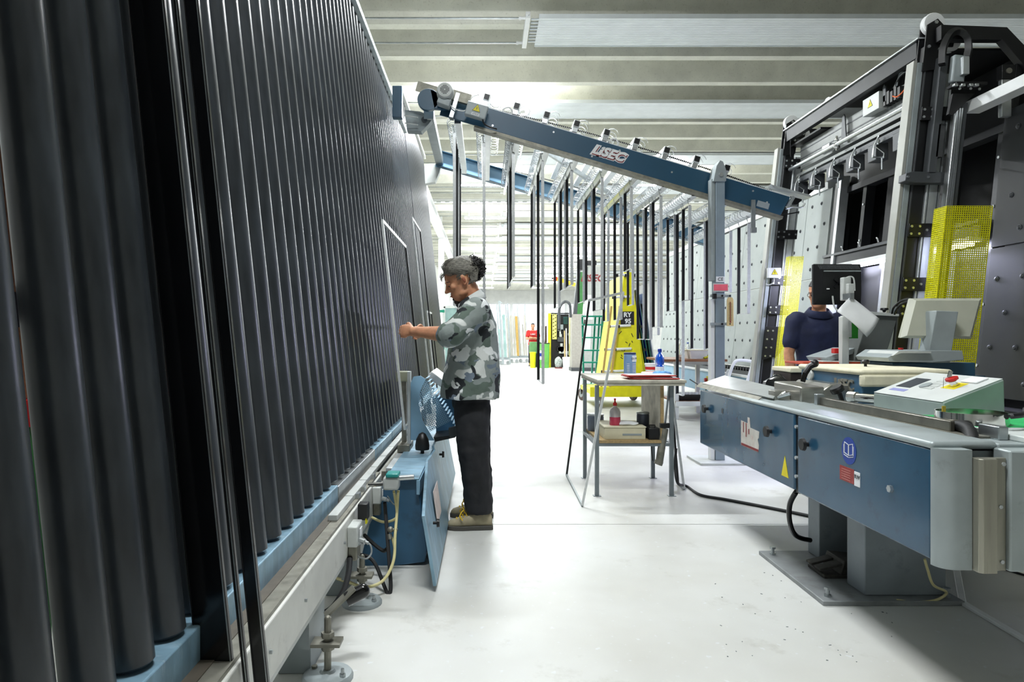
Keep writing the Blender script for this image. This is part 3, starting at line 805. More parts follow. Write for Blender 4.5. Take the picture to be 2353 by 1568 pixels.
for z in (1.63, 1.355):
    b = MB(); b.box(2.2, 2.4, 6.66, 6.68, z - .013, z + .013); b.build('strap', GREY, cl_)
    bolt(cl_, (2.31, 6.66, z), (0, -1, 0), .011, .012, BLACK); bolt(cl_, (2.385, 6.66, z), (0, -1, 0), .008, .01, BLACK)
MB().box(2.215, 2.245, 6.62, 6.66, 1.6, 1.65).build('black_clamp', BLACK, cl_)
b = MB(); b.prism([(2.355, 6.65, 1.335), (2.42, 6.65, 1.335), (2.42, 6.65, 1.59), (2.408, 6.65, 1.615), (2.367, 6.65, 1.615), (2.355, 6.65, 1.59)], (0, .012, 0)); th_ = b.build('thermometer', mat('pale_wood', '#d9c18c', .5, 0, .08, 20, stretch=(1, 1, .2)), cl_, bevel=.002)
b = MB(); b.box(2.385, 2.39, 6.645, 6.65, 1.38, 1.57); b.ball((2.3875, 6.646, 1.375), .008); b.build('thermometer_tube', RED_L, th_)
b = MB()
for k in range(12): b.box(2.37, 2.382, 6.647, 6.65, 1.39 + k * .015, 1.3925 + k * .015); b.box(2.393, 2.405, 6.647, 6.65, 1.39 + k * .015, 1.3925 + k * .015)
b.build('scale_marks', BLACK, th_)
# cross bars with coils (each a carrier of its own), lower run and upper run
CARR = mat('carrier_white', '#e3e6e6', .4, .25, .04, 8)
WIRE = mat('coil_wire', '#dfe3e6', .25, .6, .03, 8)
BX = [-.31 + .302 * i for i in range(11)]
def coil(x, z, y0, y1, r, turns, rw=.0035):
    n = turns * 10
    return MB().tube([(x + r * math.cos(k / 10 * 2 * PI), y0 + (y1 - y0) * k / n, z + r * math.sin(k / 10 * 2 * PI)) for k in range(n + 1)], rw, n=4)
for i, X in enumerate(BX):
    z = 3.345 - .0925 * (i) + .09
    t = thing('carrier_bar', 'white square carrier bar with wire coil below the sloping beam, %s from the motor' % ORD[i], 'carrier bar', (X, 8, z), 'lower carrier bars')
    b = MB(); b.box(X - .005, X + .065, 6.95, 9.1, z - .035, z + .035); b.build('bar', CARR, t, bevel=.004)
    b = MB(); b.box(X - .002, X + .062, 6.935, 6.95, z - .032, z + .032); b.build('end_cap', BLACK, t)
    coil(X - .035, z - .0, 7.0, 9.0, .05, 26).build('coil', WIRE, t)
    b = MB(); b.box(X - .035, X - .005, 6.98, 9.05, z - .06, z - .05); b.build('hook_rail', ALU, t)
for i in range(9):
    X = -.01 + .30 * i
    p = bp(X, 6.8, .09)
    t = thing('carrier_bar', 'white carrier bar with black open end above the sloping beam, %s from the motor' % ORD[i], 'carrier bar', (X, 8, p.z), 'upper carrier bars')
    b = MB(); b.obox((p.x, 7.97, p.z), (.066, 2.3, .066), Rb); b.build('bar', CARR, t, bevel=.003)
    b = MB(); b.obox((p.x, 6.815, p.z), (.05, .012, .05), Rb); b.build('end_cap', BLACK, t)
    coil(p.x + .09, p.z + .04, 7.0, 9.0, .06, 18).build('coil', WIRE, t)
    q = p - bu * .05; q.y = 6.86
    b = MB(); b.obox(q, (.05, .05, .06), Rb); b.build('chain_lug', ALU, t)
# hanging spacer frames: (bar index, near y, far y, bottom z)
HF = [(0, 6.97, 7.6, 1.55), (0, 7.97, 8.5, 1.5), (1, 7.02, 7.6, 1.62), (2, 7.05, 7.85, 1.85), (2, 8.15, 8.62, 1.83), (3, 7.03, 7.65, .745), (3, 8.22, 8.67, 1.85),
      (4, 7.05, 7.47, 1.77), (4, 7.62, 8.07, 1.77), (4, 8.23, 8.77, 1.59), (5, 6.98, 7.5, 1.51), (5, 7.62, 8.11, 1.66), (5, 8.3, 8.79, 1.66),
      (6, 6.99, 7.31, 1.93), (6, 7.53, 7.9, 1.42), (6, 8.29, 8.59, 1.42), (7, 6.99, 7.32, 1.33), (7, 7.42, 7.65, 1.2), (7, 7.75, 8.07, 1.2), (7, 8.33, 8.62, 1.62),
      (8, 7.01, 7.24, 1.61), (8.05, 7.3, 7.52, .60), (8, 7.56, 7.86, 1.52), (8, 8.26, 8.64, 1.25), (9, 7.0, 7.4, 1.1), (9, 7.46, 7.93, 1.09), (10, 7.0, 7.28, 1.47), (10, 7.52, 7.85, 1.72)]
cnt = {}
for (i, ya, yb, zb) in HF:
    X = BX[0] + .302 * i - .005
    zt = 3.317 - .0925 * i
    k = int(i); cnt[k] = cnt.get(k, 0) + 1
    tot = sum(1 for h in HF if int(h[0]) == k)
    pos = '' if tot == 1 else (', nearest of that bar' if cnt[k] == 1 else (', farthest of that bar' if cnt[k] == tot else ', %s along that bar' % ORD[cnt[k] - 1]))
    size = 'long ' if zb < .8 else ('short ' if zb > 1.7 else '')
    t = thing('spacer_frame', '%sspacer frame hanging from the %s lower carrier bar%s' % (size, ORD[k], pos), 'spacer frame', (X, (ya + yb) / 2, zb), 'hanging spacer frames')
    wv = rnd.uniform(-.006, .006)
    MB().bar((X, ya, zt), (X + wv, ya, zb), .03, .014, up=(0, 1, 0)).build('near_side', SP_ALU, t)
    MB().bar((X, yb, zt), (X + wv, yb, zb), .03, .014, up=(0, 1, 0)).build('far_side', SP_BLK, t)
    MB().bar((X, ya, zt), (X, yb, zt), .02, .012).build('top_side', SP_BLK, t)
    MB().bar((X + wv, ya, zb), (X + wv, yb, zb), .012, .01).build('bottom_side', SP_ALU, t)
    b = MB()
    for yy in (ya + .02, yb - .02): b.tube([(X, yy, zt), (X - .01, yy, zt + .03), (X - .02, yy, zt + .085)], .004, n=5)
    b.build('hook', ALU, t)
# ================================================================== RIGHT: VERTICAL GLASS LINE
RL = .105
BXB, BZB, BZT = 3.95, .78, 3.03
def RX(z, xb=BXB, zb=BZB): return xb + RL * (z - zb)
BOARD = mat('grey_board', '#a4aba9', .6, .05, .05, 3, dirt='#6f716c', dirt_amt=.4, dirt_scale=4)
gl = thing('glass_line', 'leaning grey boarded glass line with blue conveyor base along the right', 'glass line', (3.9, 10, 0))
cm = MB(); cm.ball((0, 0, 0), (.012, .017, .017), 8, 6); cm.cyl((.0, 0, 0), (.012, 0, 0), .024, n=10); CASTER = cm.mesh('caster', GREY_DK, 50)
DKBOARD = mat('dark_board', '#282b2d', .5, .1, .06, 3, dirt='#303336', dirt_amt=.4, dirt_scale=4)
def board(y0, y1, z0, z1, pitch=.3, bm=None):
    b = MB(); b.prism([(RX(z0), y0, z0), (RX(z1), y0, z1), (RX(z1) + .03, y0, z1), (RX(z0) + .03, y0, z0)], (0, y1 - y0, 0))
    o = b.build('board', bm or BOARD, gl, bevel=.003)
    z = z0 + .12
    row = 0
    while z < z1 - .05:
        y = y0 + .12 + (.12 if row % 2 else 0)
        while y < y1 - .05:
            inst('caster', CASTER, o, (RX(z) - .004, y, z)); y += pitch
        z += .27; row += 1
for y0, y1 in ((8.85, 10.95), (10.96, 13.2), (13.21, 15.5)):
    board(y0, y1, .78, 1.94, .3); board(y0, y1, 1.95, 3.03, .36)
board(8.22, 8.84, .78, 1.94, .24); board(8.22, 8.84, 1.95, 3.03, .24)
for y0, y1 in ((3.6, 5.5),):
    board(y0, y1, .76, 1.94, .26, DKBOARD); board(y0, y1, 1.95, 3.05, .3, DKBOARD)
# top white rail of the far boards
MB().prism([(RX(3.03) - .02, 8.3, 3.03), (RX(3.03) + .1, 8.3, 3.03), (RX(3.03) + .1, 8.3, 3.12), (RX(3.03) - .02, 8.3, 3.12)], (0, 7.3, 0)).build('top_rail', WHITE, gl)
# conveyor base
MB().box(3.7, 3.95, 8.3, 15.5, .3, .645).build('base_fascia', BLUE_LT, gl, bevel=.004)
MB().box(3.68, 3.97, 8.3, 15.5, .645, .67).build('base_ledge', WHITE, gl)
MB().box(3.78, 3.95, 8.3, 15.5, .67, .72).build('roller_bed', GREY_DK, gl)
tm = MB(); tm.cyl((0, 0, 0), (-.09, 0, 0), .03, n=10); WHL = tm.mesh('belt_roller', BLACK, 50)
y = 8.4
while y < 15.4:
    inst('belt_roller', WHL, gl, (3.93, y, .745)); y += .11
for y in (9.2, 11.5, 14):
    MB().box(3.76, 3.88, y, y + .12, 0, .3).build('leg', GREY, gl)
MB().box(3.75, 3.97, 3.4, 8.2, .55, .7).build('dark_base', BLACK, gl)
for y in (3.8, 5.6, 7.6):
    MB().box(3.8, 3.92, y, y + .12, 0, .55).build('leg', BLACK, gl)
p = at(1627, 864, 10.1)
bx = MB(); bx.box(3.62, 3.7, 11.1, 11.2, .44, .58); eb = bx.build('stop_box', YELLOW_B, gl, bevel=.004)
MB().cyl((3.62, 11.15, .52), (3.58, 11.15, .52), .03, n=14).build('stop_button', RED, eb)
hose('cable', [(3.62, 11.15, .44), (3.6, 11.15, .3), (3.62, 11.2, .12), (3.66, 11.3, .02)], .008, BLACK, gl)

# ---------------------------------------------------------------- dark press between the posts
pr = thing('glass_press', 'tall black gas press with open bays and a lit work lamp', 'press', (4.2, 6.9, 0))
PBLK = mat('press_black', '#0d0e10', .5, .1, .12, 6)
PGRY = mat('press_dark_grey', '#26282b', .42, .2, .08, 6)
def lean_plate(x, y0, y1, z0, z1, th, m, name, parent=pr):
    b = MB(); b.prism([(RX(z0, x), y0, z0), (RX(z1, x), y0, z1), (RX(z1, x) + th, y0, z1), (RX(z0, x) + th, y0, z0)], (0, y1 - y0, 0)); return b.build(name, m, parent, bevel=.002)
lean_plate(4.42, 5.52, 8.2, .3, 3.6, .04, PBLK, 'back_plate')
lean_plate(4.02, 5.52, 8.2, 2.93, 3.5, .05, PBLK, 'header_panel')
lean_plate(3.98, 5.52, 8.2, 2.9, 2.97, .12, PGRY, 'header_edge')
for y in (5.55, 6.15, 6.42, 6.95, 7.55):
    lean_plate(4.0, y, y + (.2 if y in (6.15, 6.95) else .07), .6, 2.92, .1, PGRY if y in (6.42, 7.55, 5.55) else PBLK, 'upright')
    for z in (1.0, 1.5, 2.3, 2.7):
        bolt(pr, (RX(z, 4.0), y + .03, z), (-1, 0, 0), .013, .01, ALU)
lean_plate(4.02, 8.13, 8.19, .4, 3.5, .5, PBLK, 'side_plate')
lean_plate(3.93, 8.0, 8.12, .5, 3.05, .16, BLACK, 'end_upright')
lean_plate(3.90, 7.93, 7.99, .5, 3.1, .1, ALU_M, 'end_extrusion')
lean_plate(3.92, 5.6, 8.2, 2.06, 2.17, .14, PGRY, 'lamp_beam')
lean_plate(3.90, 5.6, 8.2, 2.17, 2.2, .1, GREY_DK, 'duct_lid')
for y in (6.3, 6.7, 7.0, 7.35, 7.7):
    MB().tube([(4.03, y, 2.2), (4.02, y, 2.235), (4.03, y + .03, 2.25)], .008, n=5).build('cable_tie', WHITE, pr)
b = MB(); b.box(3.98, 4.1, 5.62, 8.15, 2.02, 2.055); b.build('lamp_housing', WHITE, pr)
LAMP = mat('work_lamp', '#ffffff', .4, 0, 0, 2, emit='#e4e6ff', es=30)
b = MB(); b.cyl((4.03, 5.65, 2.0), (4.03, 8.1, 2.0), .02, n=10); b.build('lamp_tube', LAMP, pr)
ld = bpy.data.lights.new('work_lamp_light', 'AREA'); ld.shape = 'RECTANGLE'; ld.size = .08; ld.size_y = 2.45; ld.energy = WORK_W; ld.color = (.68, .7, 1.0)
lo = bpy.data.objects.new('work_lamp_light', ld); COL.objects.link(lo); lo.parent = pr; lo.location = Vector((3.97, 6.88, 1.98)) - wloc(pr); lo.rotation_euler = (0, math.radians(35), 0)
lean_plate(4.05, 5.52, 8.0, .6, 1.99, .03, PBLK, 'lower_plate')
for y in (6.05, 7.05, 7.6):
    lean_plate(4.0, y, y + .05, .6, 1.99, .05, ALU_M, 'guide_strip')

# ---------------------------------------------------------------- gantry
gt = thing('gantry', 'black and aluminium gantry with two posts and a gripper rail', 'gantry', (3.4, 6.9, 0))
PX0, PZ0, PL = 3.32, 1.71, .11
def gx(z): return PX0 + PL * (z - PZ0)
def gbar(name, y0, y1, xa, xb, z0, z1, m, bev=.003, parent=gt):
    b = MB(); b.prism([(gx(z0) + xa, y0, z0), (gx(z1) + xa, y0, z1), (gx(z1) + xb, y0, z1), (gx(z0) + xb, y0, z0)], (0, y1 - y0, 0)); return b.build(name, m, parent, bevel=bev)
COVER = mat('strip_cover_grey', '#a9aaa3', .5, .1, .05, 6)
def post(y, plates, arm_z):
    gbar('cover_strip', y, y + .1, 0, .03, .3, 3.5, COVER)
    gbar('cover_strip', y - .01, y + .1, .03, .075, .3, 3.48, GREY)
    p = gbar('post', y - .01, y + .12, .078, .2, .0, 3.62, BLACK)
    gbar('post_edge', y - .016, y - .008, .085, .1, .1, 3.5, GREY_DK)
    e = gbar('linear_rail', y - .03, y + .1, .2, .315, .3, 3.38, ALU_M)
    for xa in (.215, .29): gbar('rail_groove', y - .034, y - .03, xa, xa + .006, .3, 3.38, GREY_DK, 0, e)
    for z in plates:
        q = gbar('joint_plate', y - .05, y - .03, .08, .325, z - .055, z + .055, BLACK, .003)
        for bx, bz in ((.1, .03), (.1, -.03), (.165, .03), (.165, -.03), (.225, 0), (.305, 0)):
            bolt(q, (gx(z + bz) + bx, y - .05, z + bz), (0, -1, 0), .011, .008, ALU)
    # pulley head
    zz = 3.55
    b = MB(); g = lambda a, z: Vector((gx(z) + a, y - .03, z))
    b.prism([g(.06, 3.5), g(.06, 3.78), g(.14, 3.83), g(.30, 3.68), g(.29, 3.6), g(.21, 3.6), g(.20, 3.42), g(.06, 3.4)], (0, .012, 0)); hd_ = b.build('head_plate', BLACK, gt)
    b = MB(); b.prism([g(.06, 3.5) + Vector((0, .09, 0)), g(.06, 3.78) + Vector((0, .09, 0)), g(.14, 3.83) + Vector((0, .09, 0)), g(.30, 3.68) + Vector((0, .09, 0)), g(.21, 3.58) + Vector((0, .09, 0))], (0, .012, 0)); b.build('head_plate', BLACK, gt)
    for a, z in ((.13, 3.8), (.275, 3.66)):
        c = g(a, z) + Vector((0, .015, 0))
        b = MB(); b.lathe(c, [(.085, 0), (.09, .01), (.08, .03), (.09, .05), (.085, .06)], 26, axis=(0, 1, 0)); b.build('pulley', WHITE_P, gt)
        bolt(hd_, g(a, z), (0, -1, 0), .016, .008, ALU)
    for a, z in ((.09, 3.6), (.18, 3.58)):
        bolt(hd_, g(a, z), (0, -1, 0), .014, .01, ALU)
post(5.6, (1.45, 1.66, 2.1, 3.05), 2.5)
post(8.2, (1.55, 1.9, 2.45, 3.3), 2.5)
# clamp with a nose on the near post, brackets
b = MB(); z = 2.52; g = lambda a, dz=0: Vector((gx(z + dz) + a, 5.5, z + dz))
b.prism([g(-.02, -.03), g(-.02, .03), g(.03, .045), g(.33, .04), g(.33, -.05), g(.06, -.045)], (0, .1, 0)); b.build('nose_bracket', GREY_DK, gt, bevel=.004)
for a in (-.005, .16, .3): bolt(gt, g(a), (0, -1, 0), .011, .008, ALU)
gbar('cable_channel', 5.5, 5.58, .16, .22, 2.55, 3.5, GREY_DK)
gbar('clip_plate', 5.5, 5.56, .2, .26, 2.68, 2.95, BLACK)
# lower bolted flanges on the far post, electrical box
b = MB(); f = lambda a, z: Vector((gx(z) + a, 8.13, z))
b.prism([f(.06, 1.35), f(.34, 1.35), f(.34, 1.2), f(.25, 1.0), f(.06, .95)], (0, .03, 0)); fp_ = b.build('flange_plate', BLACK, gt, bevel=.003)
for a in (.09, .15):
    for z in (1.0, 1.1, 1.2, 1.3): bolt(fp_, f(a, z), (0, -1, 0), .012, .008, ALU)
b = MB(); c = at(1777, 628, 8.1); b.box(c.x - .08, c.x + .08, c.y - .04, c.y, c.z - .06, c.z + .06); wb_ = b.build('switch_box', WHITE, gt, bevel=.006)
warn(wb_, c + Vector((0, -.04, .01)), (1, 0, 0), (0, 0, 1), .08, (0, -1, 0))
hose('cable', [c + Vector((0, -.02, -.06)), c + Vector((-.01, -.03, -.11)), c + Vector((-.06, -.03, -.14)), c + Vector((-.1, -.03, -.13))], .006, GREY_LT, gt)
# top beam, roof and end frame
gtop = MB(); gtop.box(3.6, 3.66, 5.7, 8.2, 3.56, 3.70); gtop.build('top_beam', PGRY, gt, bevel=.003)
MB().box(3.58, 3.67, 5.65, 8.2, 3.70, 3.712).build('beam_edge', ALU, gt)
MB().box(3.66, 4.55, 5.6, 7.0, 3.58, 3.6).build('roof_plate', PBLK, gt)
MB().box(3.66, 4.55, 7.0, 7.45, 3.62, 3.64).build('roof_light_strip', GREY_LT, gt)
MB().box(3.66, 4.55, 7.45, 8.2, 3.5, 3.52).build('roof_plate', PBLK, gt)
for y in (5.48, 8.2):
    b = MB(); b.prism([(3.66, y, 3.62), (3.66, y, 3.74), (4.19, y, 3.72), (4.4, y, 3.5), (4.62, y, 3.1), (4.55, y, 3.05), (4.32, y, 3.42), (4.15, y, 3.62)], (0, .07, 0)); b.build('end_frame', BLACK, gt, bevel=.003)
b = MB(); b.box(4.36, 4.44, 5.42, 5.48, 3.5, 3.62); b.build('lug', BLACK, gt); bolt(gt, (4.4, 5.42, 3.56), (0, -1, 0), .018, .01, ALU)
b = MB(); b.tube([(3.63, 7.3, 3.71), (3.63, 7.27, 3.75), (3.63, 7.2, 3.75), (3.63, 7.17, 3.71)], .012, n=6, smooth=4); b.build('lifting_eye', WHITE, gt)
# energy chain loop by the near post
b = MB(); b.tube([at(2165, 150, 5.45), at(2168, 110, 5.45), at(2185, 78, 5.45), at(2205, 72, 5.45), at(2222, 85, 5.45), at(2226, 110, 5.45), at(2222, 132, 5.45)], .032, n=4, smooth=8); b.build('energy_chain', BLACK, gt)
b = MB(); c = at(2216, 152, 5.42); b.obox(c, (.05, .05, .14)); b.build('chain_end', ALU_M, gt, bevel=.003)
b = MB(); b.obox(at(2200, 160, 5.47), (.1, .06, .22), Matrix.Rotation(.1, 3, 'Y')); b.build('drive_body', GREY, gt, bevel=.012)
b = MB(); b.obox(at(2222, 197, 5.4), (.24, .12, .02)); b.build('carriage_plate', BLACK, gt)
for px in (2195, 2212, 2230, 2243):
    b = MB(); b.obox(at(px, 196, 5.33), (.03, .03, .02)); b.build('clamp', ALU, gt, bevel=.003)
for px, py in ((2205, 204), (2230, 204), (2250, 205)):
    bolt(gt, at(px, py, 5.33), (0, -1, 0), .01, .008, ALU)
# square profile bearing at the right end frame
b = MB(); c = at(2318, 163, 5.3); b.box(c.x - .05, c.x + .05, c.y, c.y + .06, c.z - .06, c.z + .05); bb = b.build('bearing_block', BLACK, gt, bevel=.003)
b = MB(); b.cyl(c, c - Vector((0, .01, 0)), .022, n=16); b.build('bearing', ZINC, bb)
b = MB(); b.box(c.x - .045, c.x + .03, c.y + .01, c.y + .05, c.z - .35, c.z - .06); b.build('slide_column', ALU, gt, bevel=.003)
MB().box(3.86, 3.98, 3.4, 5.5, 3.03, 3.12).build('white_arm', WHITE, gt, bevel=.004)
b = MB(); b.prism([at(2190, 215, 5.4), at(2240, 215, 5.4), at(2190, 265, 5.4), at(2180, 262, 5.4)], (0, .03, 0)); b.build('gusset', BLACK, gt)
# aluminium slide down to the mesh guard
def lb(name, y, xa, xb, xref, z0, z1, th, m, parent=gt):
    b = MB(); b.prism([(xa + PL * (z0 - xref), y, z0), (xa + PL * (z1 - xref), y, z1), (xb + PL * (z1 - xref), y, z1), (xb + PL * (z0 - xref), y, z0)], (0, th, 0)); return b.build(name, m, parent, bevel=.002)
s1 = lb('slide_extrusion', 5.42, 3.66, 3.715, 2.3, 1.0, 3.05, .06, ALU)
lb('slot', 5.415, 3.678, 3.683, 2.3, 1.0, 3.05, .006, GREY_DK, s1); lb('slot', 5.415, 3.698, 3.702, 2.3, 1.0, 3.05, .006, GREY_DK, s1)
lb('slide_back', 5.44, 3.715, 3.76, 2.3, 1.0, 3.1, .06, GREY_DK)
# gripper rail
ex = MB(); ex.box(3.74, 3.82, 5.75, 8.1, 3.21, 3.49); ANOD = mat('dull_anodised', '#7c7f7d', .45, .5, .05, 8)
gr_ = ex.build('gripper_rail', ANOD, gt, bevel=.004)
for z in (3.27, 3.33, 3.42):
    MB().box(3.736, 3.742, 5.75, 8.1, z, z + .012).build('slot', GREY_DK, gr_)
MB().cyl((3.64, 5.7, 3.225), (3.64, 8.15, 3.225), .024, n=14).build('pressure_tube', ALU, gt)
MB().box(3.69, 3.75, 5.75, 8.1, 3.12, 3.15).build('lower_rail', ANOD, gt)
gb = MB(); gb.box(3.7, 3.76, 5.75, 8.1, 3.05, 3.10); gb.build('gripper_beam', GREY_DK, gt)
for k in range(6):
    y = 5.95 + k * .4
    b = MB()
    b.tube([(3.66, y, 3.1), (3.62, y, 3.02), (3.6, y - .01, 2.93), (3.6, y - .01, 2.9)], .007, n=6, smooth=3)
    b.tube([(3.6, y - .01, 2.9), (3.7, y - .01, 2.9)], .007, n=6)
    b.tube([(3.63, y, 3.0), (3.71, y, 2.94), (3.7, y - .01, 2.9)], .005, n=6)
    b.ball((3.7, y - .01, 2.9), .012); b.ball((3.6, y - .01, 2.9), .01)
    b.build('gripper', ALU, gt)
    MB().box(3.68, 3.8, y + .08, y + .22, 2.9, 3.06).build('gripper_body', GREY_DK, gt, bevel=.006)
    MB().cyl((3.72, y + .05, 2.92), (3.72, y + .05, 2.8), .008, n=8).build('pin', ALU, gt)
    m_ = MB(); m_.ball((3.67, y + .03, 3.06), .02); m_.cyl((3.67, y + .03, 3.03), (3.67, y + .03, 3.1), .009, n=8); m_.build('valve', ALU_M, gt)
# warning box, bracket blade, cylinder, small devices
b = MB(); b.box(3.66, 3.75, 6.35, 6.62, 3.36, 3.52); wbx = b.build('warning_box', GREY_LT, gt, bevel=.004)
warn(wbx, (3.66, 6.49, 3.45), (0, -1, 0), (0, 0, 1), .085, (-1, 0, 0))
b = MB(); b.prism([(3.7, 7.0, 3.25), (3.7, 7.1, 3.25), (3.7, 7.08, 3.5), (3.7, 7.05, 3.53), (3.7, 7.03, 3.5)], (.012, 0, 0)); b.build('bracket_blade', GREY_DK, gt)
b = MB(); b.cyl((3.68, 7.2, 3.24), (3.68, 7.42, 3.24), .032, n=14); b.box(3.65, 3.71, 7.25, 7.4, 3.22, 3.29); b.build('air_cylinder', ALU, gt, bevel=.004)
b = MB(); b.ball((3.64, 7.07, 3.21), .035); b.ball((3.64, 7.07, 3.27), .022); b.cyl((3.64, 7.07, 3.16), (3.64, 7.07, 3.31), .012, n=8); b.build('knuckle', CHROME, gt)
for k in range(5):
    MB().box(3.68, 3.74, 6.06 + k * .055, 6.10 + k * .055, 3.36, 3.46 + .02 * (k % 2)).build('valve_block', BLACK, gt, bevel=.003)
hose('cable', [(3.67, 6.15, 3.4), (3.65, 6.05, 3.36), (3.65, 5.95, 3.38), (3.67, 5.88, 3.46)], .006, mat('orange_cable', '#d4622a', .5), gt)
for k in range(5):
    hose('cable', [(3.7, 6.2 - .02 * k, 3.48), (3.68, 6.05, 3.54 + .01 * k), (3.69, 5.9, 3.55 - .015 * k), (3.7, 5.8, 3.5 - .03 * k)], .005, [BLACK, GREY_LT, RUBBER, GREY, BLACK][k], gt)
b = MB(); b.prism([(3.68, 6.27, 3.4), (3.68, 6.33, 3.4), (3.68, 6.32, 3.54), (3.68, 6.3, 3.56), (3.68, 6.28, 3.54)], (.015, 0, 0)); b.build('bracket_blade', GREY_DK, gt)
b = MB(); b.cyl((3.6, 8.05, 3.55), (3.6, 8.05, 3.35), .004, n=6); b.build('wire', BLACK, gt)
b = MB(); b.prism([(3.62, 8.1, 2.95), (3.78, 8.1, 2.95), (3.95, 8.1, 3.05), (3.95, 8.1, 3.01), (3.7, 8.1, 2.8), (3.66, 8.1, 2.8)], (0, .04, 0)); b.build('gusset', BLACK, gt)
hose('cable', [(3.37, 8.1, 2.7), (3.5, 8.05, 2.67), (3.7, 8.05, 2.7)], .007, BLACK, gt)

# ---------------------------------------------------------------- yellow perforated guards
def mesh_guard(label, y, xa, wd, z0, z1, fold, lean=PL):
    t = thing('mesh_guard', label, 'guard', (xa, y, z0), 'yellow perforated guards')
    n = max(4, int(wd / .0165)); c = wd / n; nv = int((z1 - z0) / c)
    u = Vector((c, 0, 0)); v = Vector((c * lean, 0, c))
    o_ = Vector((xa - lean * (z1 - z0), y, z0))
    b = MB(); b.perforated(o_, u, v, n, nv, .56); b.build('front_sheet', YELLOW, t, smooth=None, solid=.002)
    nf = int(fold / c)
    b = MB(); b.perforated(o_ + Vector((0, 0, 0)), Vector((0, c, 0)), v, nf, nv, .56); b.build('side_sheet', YELLOW, t, smooth=None, solid=.002)
    for a in (0, wd):
        b = MB(); b.bar(o_ + Vector((a, 0, 0)), o_ + Vector((a, 0, 0)) + v * nv, .008, .004, up=(0, 1, 0)); b.build('edge', YELLOW, t)
    return t
mesh_guard('large yellow perforated guard beside the grey monitor', 5.32, 3.60, .355, .75, 2.27, .16)
mesh_guard('narrow yellow perforated guard behind the man in the navy shirt', 7.85, 3.50, .16, .75, 2.16, .1)
# ================================================================== RIGHT FOREGROUND: BLUE BENCH MACHINE
bn = thing('bench_machine', 'blue steel bench machine on a grey pedestal in the right foreground', 'machine', (1.9, 3.4, 0))
BLUE_P = mat('bench_blue', '#27516d', .26, .05, .1, 3, dirt='#1d3443', dirt_amt=.5, dirt_scale=10, coat=.2)
FX = 1.5
def panel(y0, y1, z0, z1, name='front_panel'):
    m = MB(); m.box(FX, FX + .03, y0, y1, z0, z1); return m.build(name, BLUE_P, bn, bevel=.008)
pa = panel(3.315, 4.77, .49, .862)
pb = panel(2.30, 3.28, .485, .858)
MB().box(FX + .01, FX + .03, 3.28, 3.315, .48, .86).build('gap_strip', BLACK, bn)
for z in (.56, .65, .8):
    bolt(bn, (FX + .01, 3.3, z), (-1, 0, 0), .009, .012, ALU_M)
knob(pa, (FX, 4.6, .748), (-1, 0, 0), .03); knob(pa, (FX, 3.58, .738), (-1, 0, 0), .03); knob(pb, (FX, 3.17, .735), (-1, 0, 0), .03)
bolt(pb, (FX, 2.52, .675), (-1, 0, 0), .014, .012, ALU)
MB().box(FX - .002, FX, 4.3, 4.33, .75, .78).build('lock', GREY_DK, pa)
# decals
DEC = mat('peeling_white_decal', '#cfcbc3', .55, 0, .08, 20, dirt='#a8584c', dirt_amt=.7, dirt_scale=14)
MB().prism([(FX - .0015, 4.0, .60), (FX - .0015, 4.0, .745), (FX - .0015, 3.9, .74), (FX - .0015, 3.9, .775), (FX - .0015, 3.87, .775), (FX - .0015, 3.86, .72), (FX - .0015, 3.735, .715), (FX - .0015, 3.74, .68), (FX - .0015, 3.755, .67), (FX - .0015, 3.74, .64), (FX - .0015, 3.745, .6)], (.001, 0, 0)).build('logo_decal', DEC, pa, smooth=None)
for y, z0, z1 in ((3.96, .68, .74), (3.92, .66, .74), (3.88, .68, .71)):
    MB().box(FX - .0025, FX - .0015, y - .006, y + .006, z0, z1).build('logo_stroke', RED_L, pa)
MB().box(FX - .0025, FX - .0015, 3.745, 3.995, .602, .615).build('logo_stroke', RED_L, pa)
MB().prism([(FX - .0015, 3.455, .535), (FX - .0015, 3.375, .535), (FX - .0015, 3.415, .64)], (.001, 0, 0)).build('yellow_triangle', WARN_Y, pa, smooth=None)
SIGNB = mat('sign_blue', '#1c3f9c', .4, 0, .03, 10)
m = MB(); m.cyl((FX, 2.815, .765), (FX - .0015, 2.815, .765), .056, n=32); sg = m.build('manual_sign', SIGNB, pb)
m = MB()
for s_ in (-1, 1):
    y = 2.815 + s_ * .002
    for (ya, za, yb2, zb2) in ((0, .022, .03, .03), (0, -.022, .03, -.014), (.03, .03, .03, -.014), (0, .022, 0, -.022), (.03, -.014, .035, -.016), (.035, .02, .035, -.018), (0, -.03, .035, -.022)):
        m.bar((FX - .002, y + s_ * ya, .768 + za), (FX - .002, y + s_ * yb2, .768 + zb2), .002, .0025)
m.build('book_lines', WHITE, sg)
PLT = mat('red_type_plate', '#9c3a36', .5, 0, .08, 60, dirt='#cc9999', dirt_amt=.4, dirt_scale=40)
pl_ = MB().box(FX - .002, FX, 2.775, 2.885, .635, .695).build('type_plate', PLT, pb)
w_ = MB().box(FX - .002, FX, 2.73, 2.772, .632, .69).build('type_plate', PAPER, pb)
text('plate_print', 'TUV', .022, GREY_DK, w_, (FX - .003, 2.751, .67), (0, -1, 0), (0, 0, 1))
for k in range(5):
    MB().box(FX - .0028, FX - .002, 2.80, 2.87, .642 + k * .01, .645 + k * .01).build('plate_print', mat('faded_print', '#c07a74', .5), pl_)
